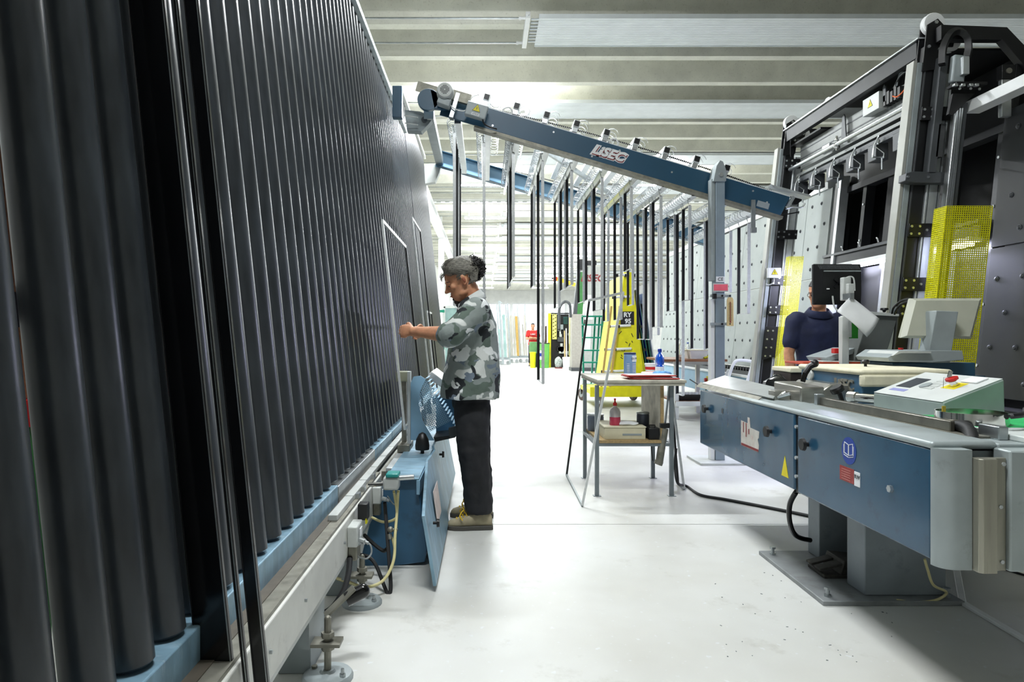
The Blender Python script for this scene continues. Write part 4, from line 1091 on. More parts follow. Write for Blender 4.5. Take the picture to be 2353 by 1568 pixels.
# body and top
BT = mat('bench_grey_top', '#a9b3b4', .38, .2, .08, 5, dirt='#6a6a60', dirt_amt=.5, dirt_scale=8)
MB().box(FX + .03, 2.45, 2.31, 4.75, .5, .85).build('body', GREY, bn)
MB().box(FX - .004, 1.72, 2.29, 4.2, .858, .885).build('top_plate', BT, bn, bevel=.012)
MB().box(1.72, 2.45, 2.29, 4.75, .85, .878).build('top_plate', BT, bn, bevel=.006)
# end of the bench: rounded grey corner, bent sheets
m = MB(); n_ = 8
prof = [(1.5 + .05 - .05 * math.cos(k / n_ * PI / 2), 2.29 - .05 * math.sin(k / n_ * PI / 2)) for k in range(n_ + 1)]
poly_ = [(x, y) for x, y in prof] + [(1.598, 2.24), (1.598, 2.3), (1.5, 2.3)]
m.prism([(x, y, .47) for x, y in poly_], (0, 0, .395)); m.build('end_corner', BT, bn)
SHEET = mat('bent_sheet', '#a8a698', .35, .6, .08, 6, stretch=(6, 1, .5), dirt='#6d675a', dirt_amt=.5)
m = MB(); m.prism([(1.6, 2.215, .47), (1.61, 2.205, .47), (1.655, 2.205, .47), (1.665, 2.23, .47), (1.705, 2.235, .47), (1.705, 2.25, .47), (1.6, 2.25, .47)], (0, 0, .37)); sh_ = m.build('bent_sheet', SHEET, bn, bevel=.002)
for x, z in ((1.685, .68), (1.69, .5), (1.695, .82)):
    bolt(sh_, (x, 2.235, z), (0, -1, 0), .007, .006, ALU_M)
MB().box(1.707, 2.45, 2.22, 2.3, .47, .865).build('end_panel', BT, bn, bevel=.006)
# guide rails along the top
RAILM = mat('greasy_rail', '#77746a', .3, .7, .12, 14, dirt='#3a372f', dirt_amt=.5)
MB().box(1.715, 1.735, 2.52, 3.52, .885, .925).build('guide_rail', RAILM, bn, bevel=.004)
MB().box(1.75, 1.80, 2.52, 3.52, .88, .915).build('guide_rail', RAILM, bn, bevel=.004)
MB().box(1.70, 1.83, 2.4, 3.52, .878, .886).build('rail_bed', ZINC, bn)
MB().box(1.70, 1.74, 3.5, 3.53, .88, .94).build('rail_stop', STEEL, bn, bevel=.003)
m = MB(); m.tube([(1.76, 2.56, .905), (1.755, 2.5, .905), (1.74, 2.45, .895), (1.72, 2.41, .87), (1.71, 2.39, .85)], .022, n=12, smooth=5); m.build('hose_end', RUBBER, bn)
MB().box(1.775, 1.81, 2.36, 2.46, .878, .925).build('rail_clamp', STEEL, bn, bevel=.004)
MB().box(1.815, 2.45, 2.24, 2.88, .878, .899).build('white_board', mat('scratched_white_board', '#dde3e0', .35, 0, .06, 8), bn, bevel=.004)
# clamping blocks
BRUSH = mat('brushed_steel', '#b4b2aa', .28, .85, .08, 8, stretch=(1, 1, 6))
m = MB(); m.prism([(1.69, 3.66, .87), (1.69, 4.0, .87), (1.69, 4.0, .975), (1.69, 3.66, .965)], (.13, 0, 0)); m.build('clamp_block', BRUSH, bn, bevel=.008)
m = MB(); m.prism([(1.84, 3.75, .87), (2.04, 3.75, .87), (2.06, 3.75, .94), (2.05, 3.75, .97), (1.9, 3.75, .975), (1.84, 3.75, .93)], (0, .4, 0)); m.build('clamp_block', BRUSH, bn, bevel=.008)
MB().box(1.60, 1.69, 3.78, 3.86, .87, .935).build('stop_block', BRUSH, bn, bevel=.004)
m = MB()
for dy in (-.005, .05): m.cyl((1.62, 3.77 + dy * .2, .9 - dy * .1), (1.66, 3.72 + dy, .925), .009, n=8)
m.build('screw', ALU, bn)
m = MB(); m.cyl((1.86, 3.55, .89), (1.84, 3.55, .945), .012, n=8); m.lathe((1.84, 3.55, .945), [(.02, 0), (.034, .006), (.036, .025), (.03, .035)], 16, axis=(-.6, 0, 1)); m.build('star_knob', BLACK, bn)
m = MB(); m.tube([(1.86, 4.0, .97), (1.875, 4.0, 1.02), (1.9, 4.0, 1.06), (1.93, 4.0, 1.075)], [.014, .016, .018, .02], n=10); m.ball((1.93, 4.0, 1.078), .024); m.build('clamp_lever', BLACK, bn)
m = MB(); m.cyl((1.96, 3.6, .915), (2.08, 3.35, .915), .024, n=14); m.cyl((1.94, 3.64, .915), (1.96, 3.6, .915), .03, n=10); m.build('drive_shaft', CHROME, bn)
# sheet metal chute
m = MB(); m.prism([(1.52, 4.78, .905), (1.57, 3.72, .895), (1.72, 3.98, .93), (1.70, 4.85, .955)], (0, 0, .004)); m.build('sheet_chute', mat('bright_sheet', '#c9cdcc', .32, .7, .05, 8), bn)
m = MB(); m.prism([(1.495, 4.85, .88), (1.495, 3.78, .872), (1.53, 3.78, .90), (1.53, 4.85, .91)], (.006, 0, 0)); m.build('chute_lip', ZINC, bn)
m = MB(); m.bar((1.46, 4.88, .93), (1.52, 4.86, .89), .02, .006); m.build('chute_tip', GREY_DK, bn)
# pedestal
ped = MB(); ped.box(1.55, 2.2, 3.13, 3.87, 0, .022); pd = ped.build('base_plate', mat('dusty_plate', '#8f9394', .5, .3, .12, 8, dirt='#5d584c', dirt_amt=.6), bn, bevel=.003)
PEDG = mat('pedestal_grey', '#868f95', .45, .1, .08, 5, dirt='#4f5357', dirt_amt=.5)
MB().box(1.82, 2.16, 3.72, 3.85, .022, .5).build('pedestal_column', PEDG, bn, bevel=.004)
MB().box(1.78, 2.16, 3.2, 3.36, .022, .5).build('pedestal_column', PEDG, bn, bevel=.004)
MB().box(2.0, 2.14, 3.36, 3.72, .06, .5).build('pedestal_web', BLACK, bn)
for x, y in ((1.60, 3.80), (1.60, 3.19), (2.15, 3.18)):
    m = MB(); m.cyl((x, y, .022), (x, y, .065), .009, n=8); m.cyl((x, y, .055), (x, y, .066), .017, n=6); m.cyl((x, y, .022), (x, y, .032), .017, n=6); m.build('levelling_bolt', STEEL, pd)
# foot pedal
fpd = thing('foot_pedal', 'dusty double foot pedal on the base plate of the bench', 'pedal', (1.78, 3.5, .022))
DUST = mat('dusty_black', '#3a3833', .7, .1, .2, 30, dirt='#7a7467', dirt_amt=.7, dirt_scale=20)
MB().box(1.7, 1.95, 3.42, 3.6, .022, .04).build('pedal_base', DUST, fpd, bevel=.004)
m = MB(); m.prism([(1.78, 3.42, .04), (1.95, 3.42, .04), (1.95, 3.42, .095), (1.80, 3.42, .11)], (0, .18, 0)); m.build('pedal_cover', DUST, fpd, bevel=.004)
for y in (3.43, 3.52):
    m = MB(); m.obox((1.74, y + .03, .075), (.12, .06, .012), Matrix.Rotation(math.radians(-14), 3, 'Y')); m.build('tread', DUST, fpd, bevel=.003)
hose('pedal_cable', [(1.95, 3.5, .06), (2.0, 3.5, .05), (2.05, 3.45, .1)], .008, RUBBER, fpd)
hose('cable', [at(1830, 1130, 3.45), at(1815, 1160, 3.5), at(1815, 1200, 3.55), at(1830, 1232, 3.6), at(1862, 1242, 3.66)], .013, BLACK_G, bn)
hose('cable', [at(2125, 1285, 3.08), at(2132, 1310, 3.08), at(2145, 1345, 3.1), at(2175, 1362, 3.15), at(2150, 1380, 3.14), at(2100, 1384, 3.14), at(2060, 1380, 3.15)], .006, CABY, bn)
hose('cable', [at(1955, 1200, 3.35), at(1950, 1235, 3.35), at(1957, 1265, 3.35), at(1966, 1290, 3.35)], .005, GREY, bn)
# white channel on the floor
fc = thing('floor_channel', 'white cable channel on the floor behind the bench pedestal', 'cable channel', (2.2, 3.1, 0))
p0, p1, p2 = onfloor(2212, 1390), onfloor(2353, 1474), onfloor(2196, 1300)
e = (p1 - p0) * 1.6 + p0
MB().bar(p0 + Vector((0, 0, .008)), e + Vector((0, 0, .008)), .03, .016).build('near_run', WHITE, fc, bevel=.003)
MB().bar(p2 + Vector((0, 0, .008)), p0 + Vector((0, 0, .008)), .03, .016).build('far_run', WHITE, fc, bevel=.003)
# ---------------------------------------------------------------- things on the bench
cn = thing('control_console', 'grey sloping control console with a red key switch on the bench', 'control console', (2.1, 3.1, .878))
m = MB(); pf = [(1.945, .878), (1.945, .955), (2.205, 1.055), (2.21, .878)]
CONG = mat('console_grey', '#8f9d98', .42, .0, .05, 8, dirt='#767c76', dirt_amt=.3)
m.prism([(x, 2.9, z) for x, z in pf], (0, .52, 0)); m.build('housing', CONG, cn, bevel=.006)
sd = Vector((.26, 0, .1)).normalized(); sn = Vector((-sd.z, 0, sd.x))
def cp(u, y, h=0): return Vector((1.945, y, .955)) + sd * u + sn * h
def slab(name, u0, u1, y0, y1, h0, h1, mm, parent=cn, bevel=0):
    m = MB(); m.prism([cp(u0, y0, h0), cp(u1, y0, h0), cp(u1, y1, h0), cp(u0, y1, h0)], sn * (h1 - h0)); return m.build(name, mm, parent, bevel=bevel)
fc_ = slab('face_plate', .0, .277, 2.905, 3.415, .0005, .004, mat('console_face', '#d4d8d6', .4, .0, .03, 8), bevel=.001)
slab('display', .09, .2, 3.26, 3.37, .004, .006, SCREEN, fc_)
slab('blue_strip', .045, .07, 3.24, 3.36, .004, .005, mat('strip_lilac', '#8c90c4', .5), fc_)
for k in range(4):
    slab('key', .1 + .028 * k, .12 + .028 * k, 3.12, 3.2, .004, .006, GREY_LT, fc_)
m = MB(); m.lathe(cp(.13, 3.2, .004), [(.028, 0), (.028, .006), (.02, .008)], 18, axis=sn); m.build('round_button', GREY, fc_)
slab('switch_plate', .125, .195, 3.0, 3.09, .004, .005, WARN_Y, fc_)
c = cp(.16, 3.045, .005)
m = MB(); m.cyl(c, c + sn * .022, .016, n=14); m.build('switch_collar', CHROME, fc_)
m = MB(); m.lathe(c + sn * .022, [(.012, 0), (.026, .006), (.026, .016), (.012, .02)], 20, axis=sn); m.build('emergency_stop', RED, fc_)
m = MB(); m.obox(c + sn * .055, (.016, .006, .03), Matrix.Rotation(.3, 3, 'Y')); m.tube([c + sn * .04, c + sn * .05 + Vector((-.03, 0, -.01)), c + Vector((-.05, 0, -.01))], .0012, n=4); m.build('key', CHROME, fc_)
slab('clear_cap', .2, .26, 2.96, 3.06, .004, .012, WHITE_P, fc_, .004)
gm = thing('green_mat', 'bright green folder lying on the bench end beneath the metal ring', 'folder', (1.9, 2.6, .885))
GF = mat('green_folder', '#2fbf6a', .35, 0, .08, 6)
m = MB(); m.prism([(1.825, 2.88, .903), (1.815, 2.52, .903), (2.4, 2.43, .905), (2.44, 2.8, .905)], (0, 0, .004)); m.build('cover', GF, gm)
m = MB(); m.prism([(1.82, 2.87, .899), (1.81, 2.5, .899), (2.4, 2.41, .899), (2.44, 2.78, .899)], (0, 0, .004)); m.build('sheets', PAPER, gm)
rg = thing('metal_ring', 'shiny steel band rolled into a ring on the green folder', 'steel band', (1.85, 2.6, .909))
m = MB(); R0 = .118; n_ = 48; rings = []
for k in range(n_):
    t_ = 2 * PI * k / n_
    ca, sa = math.cos(t_), math.sin(t_)
    rings.append([(1.85 + R0 * ca, 2.6 + R0 * sa, .909), (1.85 + R0 * ca, 2.6 + R0 * sa, .952), (1.85 + (R0 - .004) * ca, 2.6 + (R0 - .004) * sa, .952), (1.85 + (R0 - .004) * ca, 2.6 + (R0 - .004) * sa, .909)])
m.loft(rings + [rings[0]], cap=False); m.build('band', CHROME, rg, smooth=50)
m = MB(); m.tube([(1.87, 2.45, .95), (1.95, 2.47, .955), (2.02, 2.55, .965)], .011, n=7, smooth=3); m.build('black_sleeve', RUBBER, rg)
m = MB(); m.obox((1.79, 2.665, .955), (.014, .004, .022)); m.build('yellow_tag', mat('tag_yellow', '#d8b040', .6), rg)
# blue saw head with cream foam cover behind
sw = thing('foam_covered_machine', 'blue machine with cream foam cover standing behind the console', 'machine', (2.2, 3.9, .85))
MB().box(2.0, 2.45, 3.62, 4.32, .878, 1.03).build('housing', BLUE, sw, bevel=.006)
m = MB(); m.box(1.985, 2.47, 3.6, 4.34, 1.03, 1.062); m.build('foam_cover', CREAM, sw, bevel=.014)
m = MB(); m.box(1.988, 2.46, 3.595, 3.64, .97, 1.035); m.build('foam_front', CREAM, sw, bevel=.012)
text('raised_letters', 'LiSEC', .085, ZINC, sw, (1.997, 3.80, .965), (0, -1, 0), (0, 0, 1), depth=.006, bold=.003)
m = MB(); m.lathe((2.0, 4.18, 1.0), [(.03, 0), (.034, .012), (.03, .02)], 18, axis=(-1, 0, 0)); m.build('dial', GREY_LT, sw)
m = MB(); m.lathe((2.2, 3.95, 1.062), [(.008, 0), (.008, .014), (.02, .018), (.023, .03), (.014, .04)], 14); m.build('bell_knob', BLACK, sw)
bxx = thing('brown_box', 'dark brown box with cream lid beside the foam covered machine', 'box', (2.1, 4.6, .88))
MB().box(1.99, 2.2, 4.45, 4.72, .93, 1.0).build('box', mat('dark_brown', '#2b211c', .6), bxx, bevel=.004)
MB().box(1.985, 2.21, 4.44, 4.73, 1.0, 1.03).build('lid', CREAM, bxx, bevel=.006)
bg = thing('black_bag', 'crumpled black plastic bag under the brown box', 'bag', (2.05, 4.6, .878))
m = MB(); m.ball((2.06, 4.6, .91), (.17, .14, .07), 18, 12)
for v in m.v:
    d_ = mnoise.noise(v * 14) * .03; v += (v - Vector((2.06, 4.6, .91))).normalized() * d_; v.z = max(v.z, .879)
m.build('plastic', BLACK_G, bg, smooth=25)
kb = thing('red_tray', 'thin red tray with a white cloth on the far bench edge', 'tray', (2.3, 4.6, 1.06))
MB().box(2.15, 2.75, 4.62, 4.9, 1.045, 1.06).build('tray', mat('orange_red', '#b5401f', .5), kb, bevel=.003)
MB().box(2.3, 2.72, 4.65, 4.85, 1.06, 1.066).build('keyboard', GREY_LT, kb, bevel=.002)
MB().box(2.22, 2.44, 4.62, 4.74, .878, 1.045).build('stand', BLUE, kb, bevel=.004)
# ---------------------------------------------------------------- control desk with the two monitors
dk = thing('control_desk', 'grey control desk with slanted back carrying the monitors', 'control desk', (2.8, 4.6, 0))
DGREY = mat('desk_dark_grey', '#5f6462', .45, .05, .05, 8)
MB().box(2.55, 3.25, 4.43, 4.95, 0, .98).build('base', BLUE_DK, dk, bevel=.006)
m = MB(); m.prism([at(1962, 835, 4.7), at(2030, 835, 4.7), at(2066, 722, 4.7), at(2000, 716, 4.7)], (0, .25, 0)); m.build('slanted_back', DGREY, dk, bevel=.005)
m = MB(); m.prism([at(2000, 716, 4.68), at(2066, 722, 4.68), at(2066, 727, 4.68), at(2000, 724, 4.68)], (0, .28, 0)); m.build('top_edge', GREY_LT, dk)
m = MB(); p = at(2032, 718, 4.75); m.lathe(p, [(.008, 0), (.012, .012), (.028, .018), (.024, .03)], 14); m.build('knob', BLACK, dk)
m = MB(); m.prism([at(1898, 822, 4.75), at(1965, 800, 4.75), at(1965, 812, 4.75), at(1905, 832, 4.75)], (0, .3, 0)); m.build('keyboard_shelf', GREY, dk, bevel=.003)
m = MB(); p = at(1925, 806, 4.7); m.box(p.x - .02, p.x + .02, p.y, p.y + .05, p.z - .02, p.z + .015); m.build('red_button', RED, dk, bevel=.004)
p = at(1940, 835, 4.6); q = at(1940, 640, 4.6)
MB().box(at(1932, 0, 4.6).x, at(1948, 0, 4.6).x, 4.58, 4.63, 1.04, at(0, 728, 4.6).z).build('pole', GREY_LT, dk, bevel=.004)
MB().box(at(1934, 0, 4.6).x, at(1956, 0, 4.6).x, 4.59, 4.62, at(0, 776, 4.6).z, at(0, 726, 4.6).z).build('pole_plate', GREY_LT, dk, bevel=.003)
MB().box(at(1949, 0, 4.6).x, at(1972, 0, 4.6).x, 4.6, 4.61, at(0, 778, 4.6).z, at(0, 736, 4.6).z).build('green_card', mat('card_green', '#1f8f1a', .5), dk)
MB().box(at(1946, 0, 4.62).x, at(1960, 0, 4.62).x, 4.6, 4.64, at(0, 720, 4.6).z, at(0, 652, 4.6).z).build('arm_post', GREY_LT, dk, bevel=.004)
MB().box(at(1935, 0, 4.66).x, at(1953, 0, 4.66).x, 4.64, 4.69, at(0, 690, 4.6).z, at(0, 636, 4.6).z).build('arm_bracket', GREY_LT, dk, bevel=.006)
# black monitor (seen from behind)
mn = thing('monitor', 'black flat monitor seen from behind, hiding the navy-shirted man\'s face', 'monitor', at(1928, 652, 4.85))
MBK = mat('monitor_black', '#141517', .35, 0, .06, 20)
A0, A1 = at(1874, 700, 4.8), at(1983, 606, 4.8)
m = MB(); m.box(A0.x, A1.x, 4.83, 4.86, A0.z, A1.z); m.build('bezel', MBK, mn, bevel=.006)
i0, i1 = .03, .02
m = MB(); fr_ = [(A0.x, 4.83, A0.z), (A1.x, 4.83, A0.z), (A1.x, 4.83, A1.z), (A0.x, 4.83, A1.z)]
inn = [(A0.x + .045, 4.785, A0.z + .075), (A1.x - .02, 4.785, A0.z + .075), (A1.x - .02, 4.785, A1.z - .05), (A0.x + .045, 4.785, A1.z - .05)]
m.loft([fr_, inn]); m.build('back_shell', MBK, mn)
m = MB()
for k in range(26):
    x = A0.x + .03 + k * .011
    m.bar((x, 4.822, A1.z - .008), (x + .002, 4.793, A1.z - .04), .004, .003)
m.build('vent_ribs', GREY_DK, mn)
MB().box(A0.x + .05, A1.x - .022, 4.782, 4.786, A1.z - .058, A1.z - .05).build('trim_line', GREY, mn)
m = MB(); c = Vector(((A0.x + A1.x) / 2 - .005, 4.78, (A0.z + A1.z) / 2 + .005))
m.obox(c, (.1, .012, .02), Matrix.Rotation(.7, 3, 'Y')); m.obox(c, (.1, .012, .02), Matrix.Rotation(-.7, 3, 'Y')); m.cyl(c, c - Vector((0, .05, 0)), .02, n=12); m.build('mount_cross', BLACK, mn)
MB().box(A0.x + .07, A0.x + .09, 4.781, 4.785, A0.z + .105, A0.z + .113).build('label', PAPER, mn)
hose('cable', [(A0.x + .11, 4.78, A0.z + .06), (A0.x + .115, 4.77, A0.z - .01), (A0.x + .14, 4.75, A0.z - .05), (A0.x + .19, 4.72, A0.z - .06)], .006, GREY_LT, mn)
hose('cable', [c + Vector((.02, -.02, -.02)), c + Vector((.01, -.06, .03)), c + Vector((.05, -.08, .03)), c + Vector((.05, -.1, -.06))], .005, GREY_LT, mn)
# hanging papers
pc = thing('hanging_papers', 'white papers in a clear sleeve hanging askew below the black monitor', 'papers', at(1970, 725, 4.5))
m = MB(); g4 = [at(1955, 681, 4.52), at(2021, 733, 4.5), at(1995, 775, 4.46), at(1924, 716, 4.48)]
N_ = 8; rings = []
for a in range(N_ + 1):
    r_ = []
    for b_ in range(N_ + 1):
        s_, t_ = a / N_, b_ / N_
        q = (g4[0] * (1 - s_) + g4[1] * s_) * (1 - t_) + (g4[3] * (1 - s_) + g4[2] * s_) * t_
        q = q + Vector((0, .02 * math.sin(s_ * 4 + t_ * 3) * t_, 0)); r_.append(q)
    rings.append(r_)
i_ = 0
m.v = [p for r_ in rings for p in r_]
for a in range(N_):
    for b_ in range(N_): m.f.append((a * (N_ + 1) + b_, (a + 1) * (N_ + 1) + b_, (a + 1) * (N_ + 1) + b_ + 1, a * (N_ + 1) + b_ + 1))
m.build('sleeve', PAPER, pc, smooth=60, solid=.003)
MB().box(at(1955, 0, 4.52).x - .012, at(1955, 0, 4.52).x + .012, 4.5, 4.6, at(0, 688, 4.52).z, at(0, 674, 4.52).z).build('clip', STEEL, pc)
# grey monitor
m2 = thing('monitor', 'pale grey monitor on a broad pedestal seen from behind', 'monitor', at(2160, 730, 4.1))
GB = mat('monitor_beige_grey', '#b4b6a6', .4, 0, .04, 8)
q4 = [at(2068, 777, 4.12), at(2232, 779, 4.12), at(2256, 686, 4.2), at(2092, 686, 4.2)]
m = MB(); m.prism(q4, (0, .025, 0)); m.build('back_panel', GB, m2, bevel=.006)
cc = sum(q4, Vector()) / 4
m = MB(); m.loft([q4, [cc + (p - cc) * .88 + Vector((0, -.022, 0)) for p in q4]]); m.build('back_shell', GB, m2)
m = MB(); m.prism([at(2130, 835, 4.05), at(2183, 835, 4.05), at(2203, 716, 4.05), at(2152, 714, 4.05)], (0, .1, 0)); m.build('pedestal', GREY, m2, bevel=.004)
m = MB(); m.prism([at(2040, 822, 4.0), at(2064, 806, 4.0), at(2212, 806, 4.0), at(2216, 828, 4.0), at(2140, 834, 4.0), at(2045, 832, 4.0)], (0, .35, 0)); m.build('base', GREY, m2, bevel=.004)
m = MB(); m.prism([at(2052, 818, 3.98), at(2066, 807, 3.98), at(2140, 808, 3.98), at(2140, 812, 3.98), at(2070, 812, 3.98)], (0, .3, 0)); m.build('base_edge', GREY_LT, m2)
MB().box(at(2040, 0, 4.1).x, at(2228, 0, 4.1).x, 4.05, 4.4, .5, at(0, 834, 4.05).z).build('blue_stand', BLUE_DK, m2, bevel=.004)
m = MB(); p = at(2070, 804, 4.2); m.cyl(p, p + Vector((0, 0, .012)), .014, n=12); m.build('red_button', RED, m2)
hose('cable', [at(2095, 687, 4.3), at(2075, 690, 4.4), at(2055, 705, 4.5), at(2050, 720, 4.6)], .007, BLACK, m2)
hose('cable', [at(2095, 690, 4.3), at(2072, 698, 4.4), at(2060, 712, 4.5), at(2056, 722, 4.6)], .007, BLACK, m2)
MB().box(at(2190, 0, 4.02).x, at(2206, 0, 4.02).x, 4.08, 4.09, at(0, 760, 4.05).z, at(0, 716, 4.05).z).build('side_slot', PAPER, m2)
# ================================================================== WORK TABLE IN THE AISLE
tb_ = thing('work_table', 'small steel-legged work table with worn top and chipboard shelf', 'table', (1.18, 5.7, 0))
TX0, TX1, TY0, TY1, TZ = .86, 1.535, 5.2, 6.2, .902
MB().box(TX0, TX1, TY0, TY1, TZ - .022, TZ).build('top_board', TOPBOARD, tb_, bevel=.004)
MB().box(TX0 + .01, TX1 - .01, TY0 + .01, TY1 - .01, TZ - .045, TZ - .022).build('lower_board', TOPBOARD, tb_, bevel=.003)
LEGM = mat('leg_grey_steel', '#7d868a', .4, .4, .06, 12)
for x, y in ((.835 + .03, 5.29), (1.443, 5.29), (.848 + .02, 5.95), (1.461, 5.95)):
    l_ = MB().box(x - .015, x + .015, y - .015, y + .015, .004, TZ - .045).build('leg', LEGM, tb_)
    MB().box(x - .03, x + .03, y - .03, y + .02, 0, .004).build('foot_plate', LEGM, l_)
for y in (5.29, 5.95): MB().box(.865, 1.45, y - .013, y + .013, .385, .41).build('shelf_rail', LEGM, tb_)
for x in (.865, 1.45): MB().box(x - .013, x + .013, 5.29, 5.95, .385, .41).build('shelf_rail', LEGM, tb_)
MB().box(.88, 1.36, 5.27, 5.95, .41, .432).build('shelf', WOOD, tb_)
MB().box(1.36, 1.38, 5.3, 5.95, .41, TZ - .045).build('divider', TOPBOARD, tb_)
MB().box(1.358, 1.382, 5.28, 5.3, .41, TZ - .045).build('divider_edge', WOOD, tb_)
# black tool hung at the right side
tg = thing('sealing_gun', 'grimy sealant gun hanging at the right side of the work table', 'tool', (1.4, 5.32, .3))
m = MB(); m.cyl(at(1515, 1062, 5.3), at(1527, 985, 5.3), .03, n=14); m.cyl(at(1512, 1068, 5.3), at(1515, 1060, 5.3), .033, n=14); m.build('barrel', ZINC, tg)
m = MB(); m.cyl(at(1527, 985, 5.3), at(1538, 890, 5.3), .008, n=8); m.build('rod', STEEL, tg)
m = MB(); m.obox(at(1527, 978, 5.3), (.07, .05, .04)); m.build('handle', BLACK, tg, bevel=.006)
hose('hose', [at(1500, 1060, 5.3), at(1497, 1020, 5.3), at(1505, 980, 5.32)], .005, BLACK, tg)
# power cable across the floor
pcb = thing('power_cable', 'black power cable running over the floor to the bench machine', 'cable', (1.5, 5.3, 0))
MB().tube([(1.49, 5.33, .36), (1.475, 5.3, .22), (1.49, 5.28, .1), onfloor(1578, 1118, .012), onfloor(1610, 1138, .012), onfloor(1665, 1148, .012), onfloor(1745, 1163, .012), onfloor(1830, 1180, .012), onfloor(1900, 1195, .012)], .011, n=8, smooth=8).build('cable', RUBBER, pcb)
# big frame leaning on the table, small ones by the right leg
def leaning_frame(label, near_b, far_b, near_t, far_t, wd=.02):
    t = thing('spacer_frame', label, 'spacer frame', near_b, 'spacer frames leaning on the work table')
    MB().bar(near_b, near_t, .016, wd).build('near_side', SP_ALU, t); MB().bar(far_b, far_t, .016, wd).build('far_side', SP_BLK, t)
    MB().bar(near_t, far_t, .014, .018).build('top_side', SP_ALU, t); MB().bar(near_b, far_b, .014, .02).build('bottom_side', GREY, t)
leaning_frame('large spacer frame leaning on the left edge of the work table', onfloor(1338, 1162, .01), onfloor(1302, 1092, .01), at(1432, 673, 4.98), at(1354, 691, 5.95))
leaning_frame('narrow spacer frame leaning behind the right table leg', onfloor(1572, 1124, .01), onfloor(1558, 1112, .01), at(1545, 915, 5.6), at(1543, 916, 5.7))
# ---- things on the table
def can(label, c, r, h, body, cap, band=None, name='can', cat='can'):
    t = thing(name, label, cat, c)
    m = MB(); m.lathe(c, [(r * .96, 0), (r, .004), (r, h - .012), (r * .97, h - .01), (r * .97, h - .002), (r, h)], 22); m.build('body', body, t)
    m = MB(); m.lathe(Vector(c) + Vector((0, 0, h)), [(r * 1.0, 0), (r * 1.02, .003), (r * 1.02, .012), (r * .85, .016)], 22); m.build('lid', cap, t)
    return t
LBL = mat('can_pale_blue', '#7fa3cf', .4, .1, .05, 14)
c1 = can('pale blue can with white CL label on the work table', (1.275, 6.02, TZ), .053, .175, LBL, mat('navy_lid', '#1c2a5c', .4))
MB().prism([(1.283, 5.964, TZ + .11), (1.325, 5.985, TZ + .11), (1.325, 5.985, TZ + .165), (1.283, 5.964, TZ + .165)], (0, -.003, 0)).build('label_panel', PAPER, c1)
text('label_print', 'CL-38', .022, BLACK, c1, (1.3, 5.963, TZ + .14), (1, .35, 0), (0, 0, 1))
for k in range(6):
    MB().prism([(1.24, 5.975, TZ + .02 + k * .014), (1.315, 5.975, TZ + .02 + k * .014), (1.315, 5.975, TZ + .024 + k * .014), (1.24, 5.975, TZ + .024 + k * .014)], (0, -.006, 0)).build('print_line', PAPER, c1)
bt = thing('water_bottle', 'blue plastic water bottle with dark cap on the work table', 'bottle', (1.455, 5.75, TZ))
cB = (1.462, 5.72, TZ)
m = MB(); m.lathe(cB, [(.028, 0), (.036, .01), (.036, .08), (.03, .092), (.037, .11), (.037, .15), (.03, .17), (.014, .192), (.013, .203)], 20); m.build('body', BLUEPET, bt)
m = MB(); m.lathe((cB[0], cB[1], TZ + .203), [(.016, 0), (.017, .006), (.017, .022), (.013, .026)], 14); m.build('cap', mat('blue_cap', '#0f2f9c', .4), bt)
m = MB(); m.lathe(cB, [(.0365, .03), (.0368, .035), (.0368, .078), (.0365, .08)], 20); m.build('label', PAPER, bt)
fo = thing('red_folders', 'stack of worn red folders on the front of the work table', 'folders', (1.3, 5.35, TZ))
for k, (x0, x1, y0, y1, a) in enumerate(((1.13, 1.5, 5.24, 5.5, -.06), (1.10, 1.44, 5.26, 5.52, .05), (1.09, 1.47, 5.24, 5.46, .02))):
    m = MB(); m.obox(((x0 + x1) / 2, (y0 + y1) / 2, TZ + .008 + k * .011), (x1 - x0, y1 - y0, .007), Matrix.Rotation(a, 3, 'Z')); m.build('folder', RED_F, fo, bevel=.002)
    m = MB(); m.obox(((x0 + x1) / 2, (y0 + y1) / 2, TZ + .013 + k * .011), (x1 - x0 - .03, y1 - y0 - .02, .003), Matrix.Rotation(a + .02, 3, 'Z')); m.build('sheets', PAPER, fo)
rb_ = thing('tape_roll', 'white roll of tape lying behind the red folders', 'tape', (1.22, 5.62, TZ))
m = MB(); m.lathe((1.36, 5.62, TZ), [(.07, 0), (.075, .005), (.075, .035), (.07, .04), (.04, .041)], 24); m.build('roll', WHITE_P, rb_)
m = MB(); m.lathe((1.36, 5.62, TZ + .001), [(.04, .0), (.04, .042), (.036, .042)], 20); m.build('core', mat('pink_core', '#d98c84', .6), rb_)
cth = thing('blue_cloth', 'crumpled blue and white cloth beside the tape roll', 'cloth', (1.42, 5.6, TZ))
m = MB(); m.ball((1.43, 5.55, TZ + .018), (.075, .06, .035), 18, 10)
for v in m.v:
    v += (v - Vector((1.43, 5.55, TZ))).normalized() * mnoise.noise(v * 22) * .025; v.z = max(v.z, TZ + .001)
m.build('cloth', mat('cloth_blue', '#6aa6df', .8, 0, .25, 14), cth, smooth=30)
bk = thing('white_tub', 'white plastic tub with red print behind the blue bottle', 'tub', (1.4, 5.9, TZ))
m = MB(); m.lathe((1.44, 5.92, TZ), [(.045, 0), (.055, .085), (.058, .087), (.058, .1)], 20); m.build('tub', WHITE_P, bk)
m = MB(); m.lathe((1.44, 5.92, TZ), [(.0505, .045), (.0535, .07), (.053, .071)], 20); m.build('red_band', RED, bk)
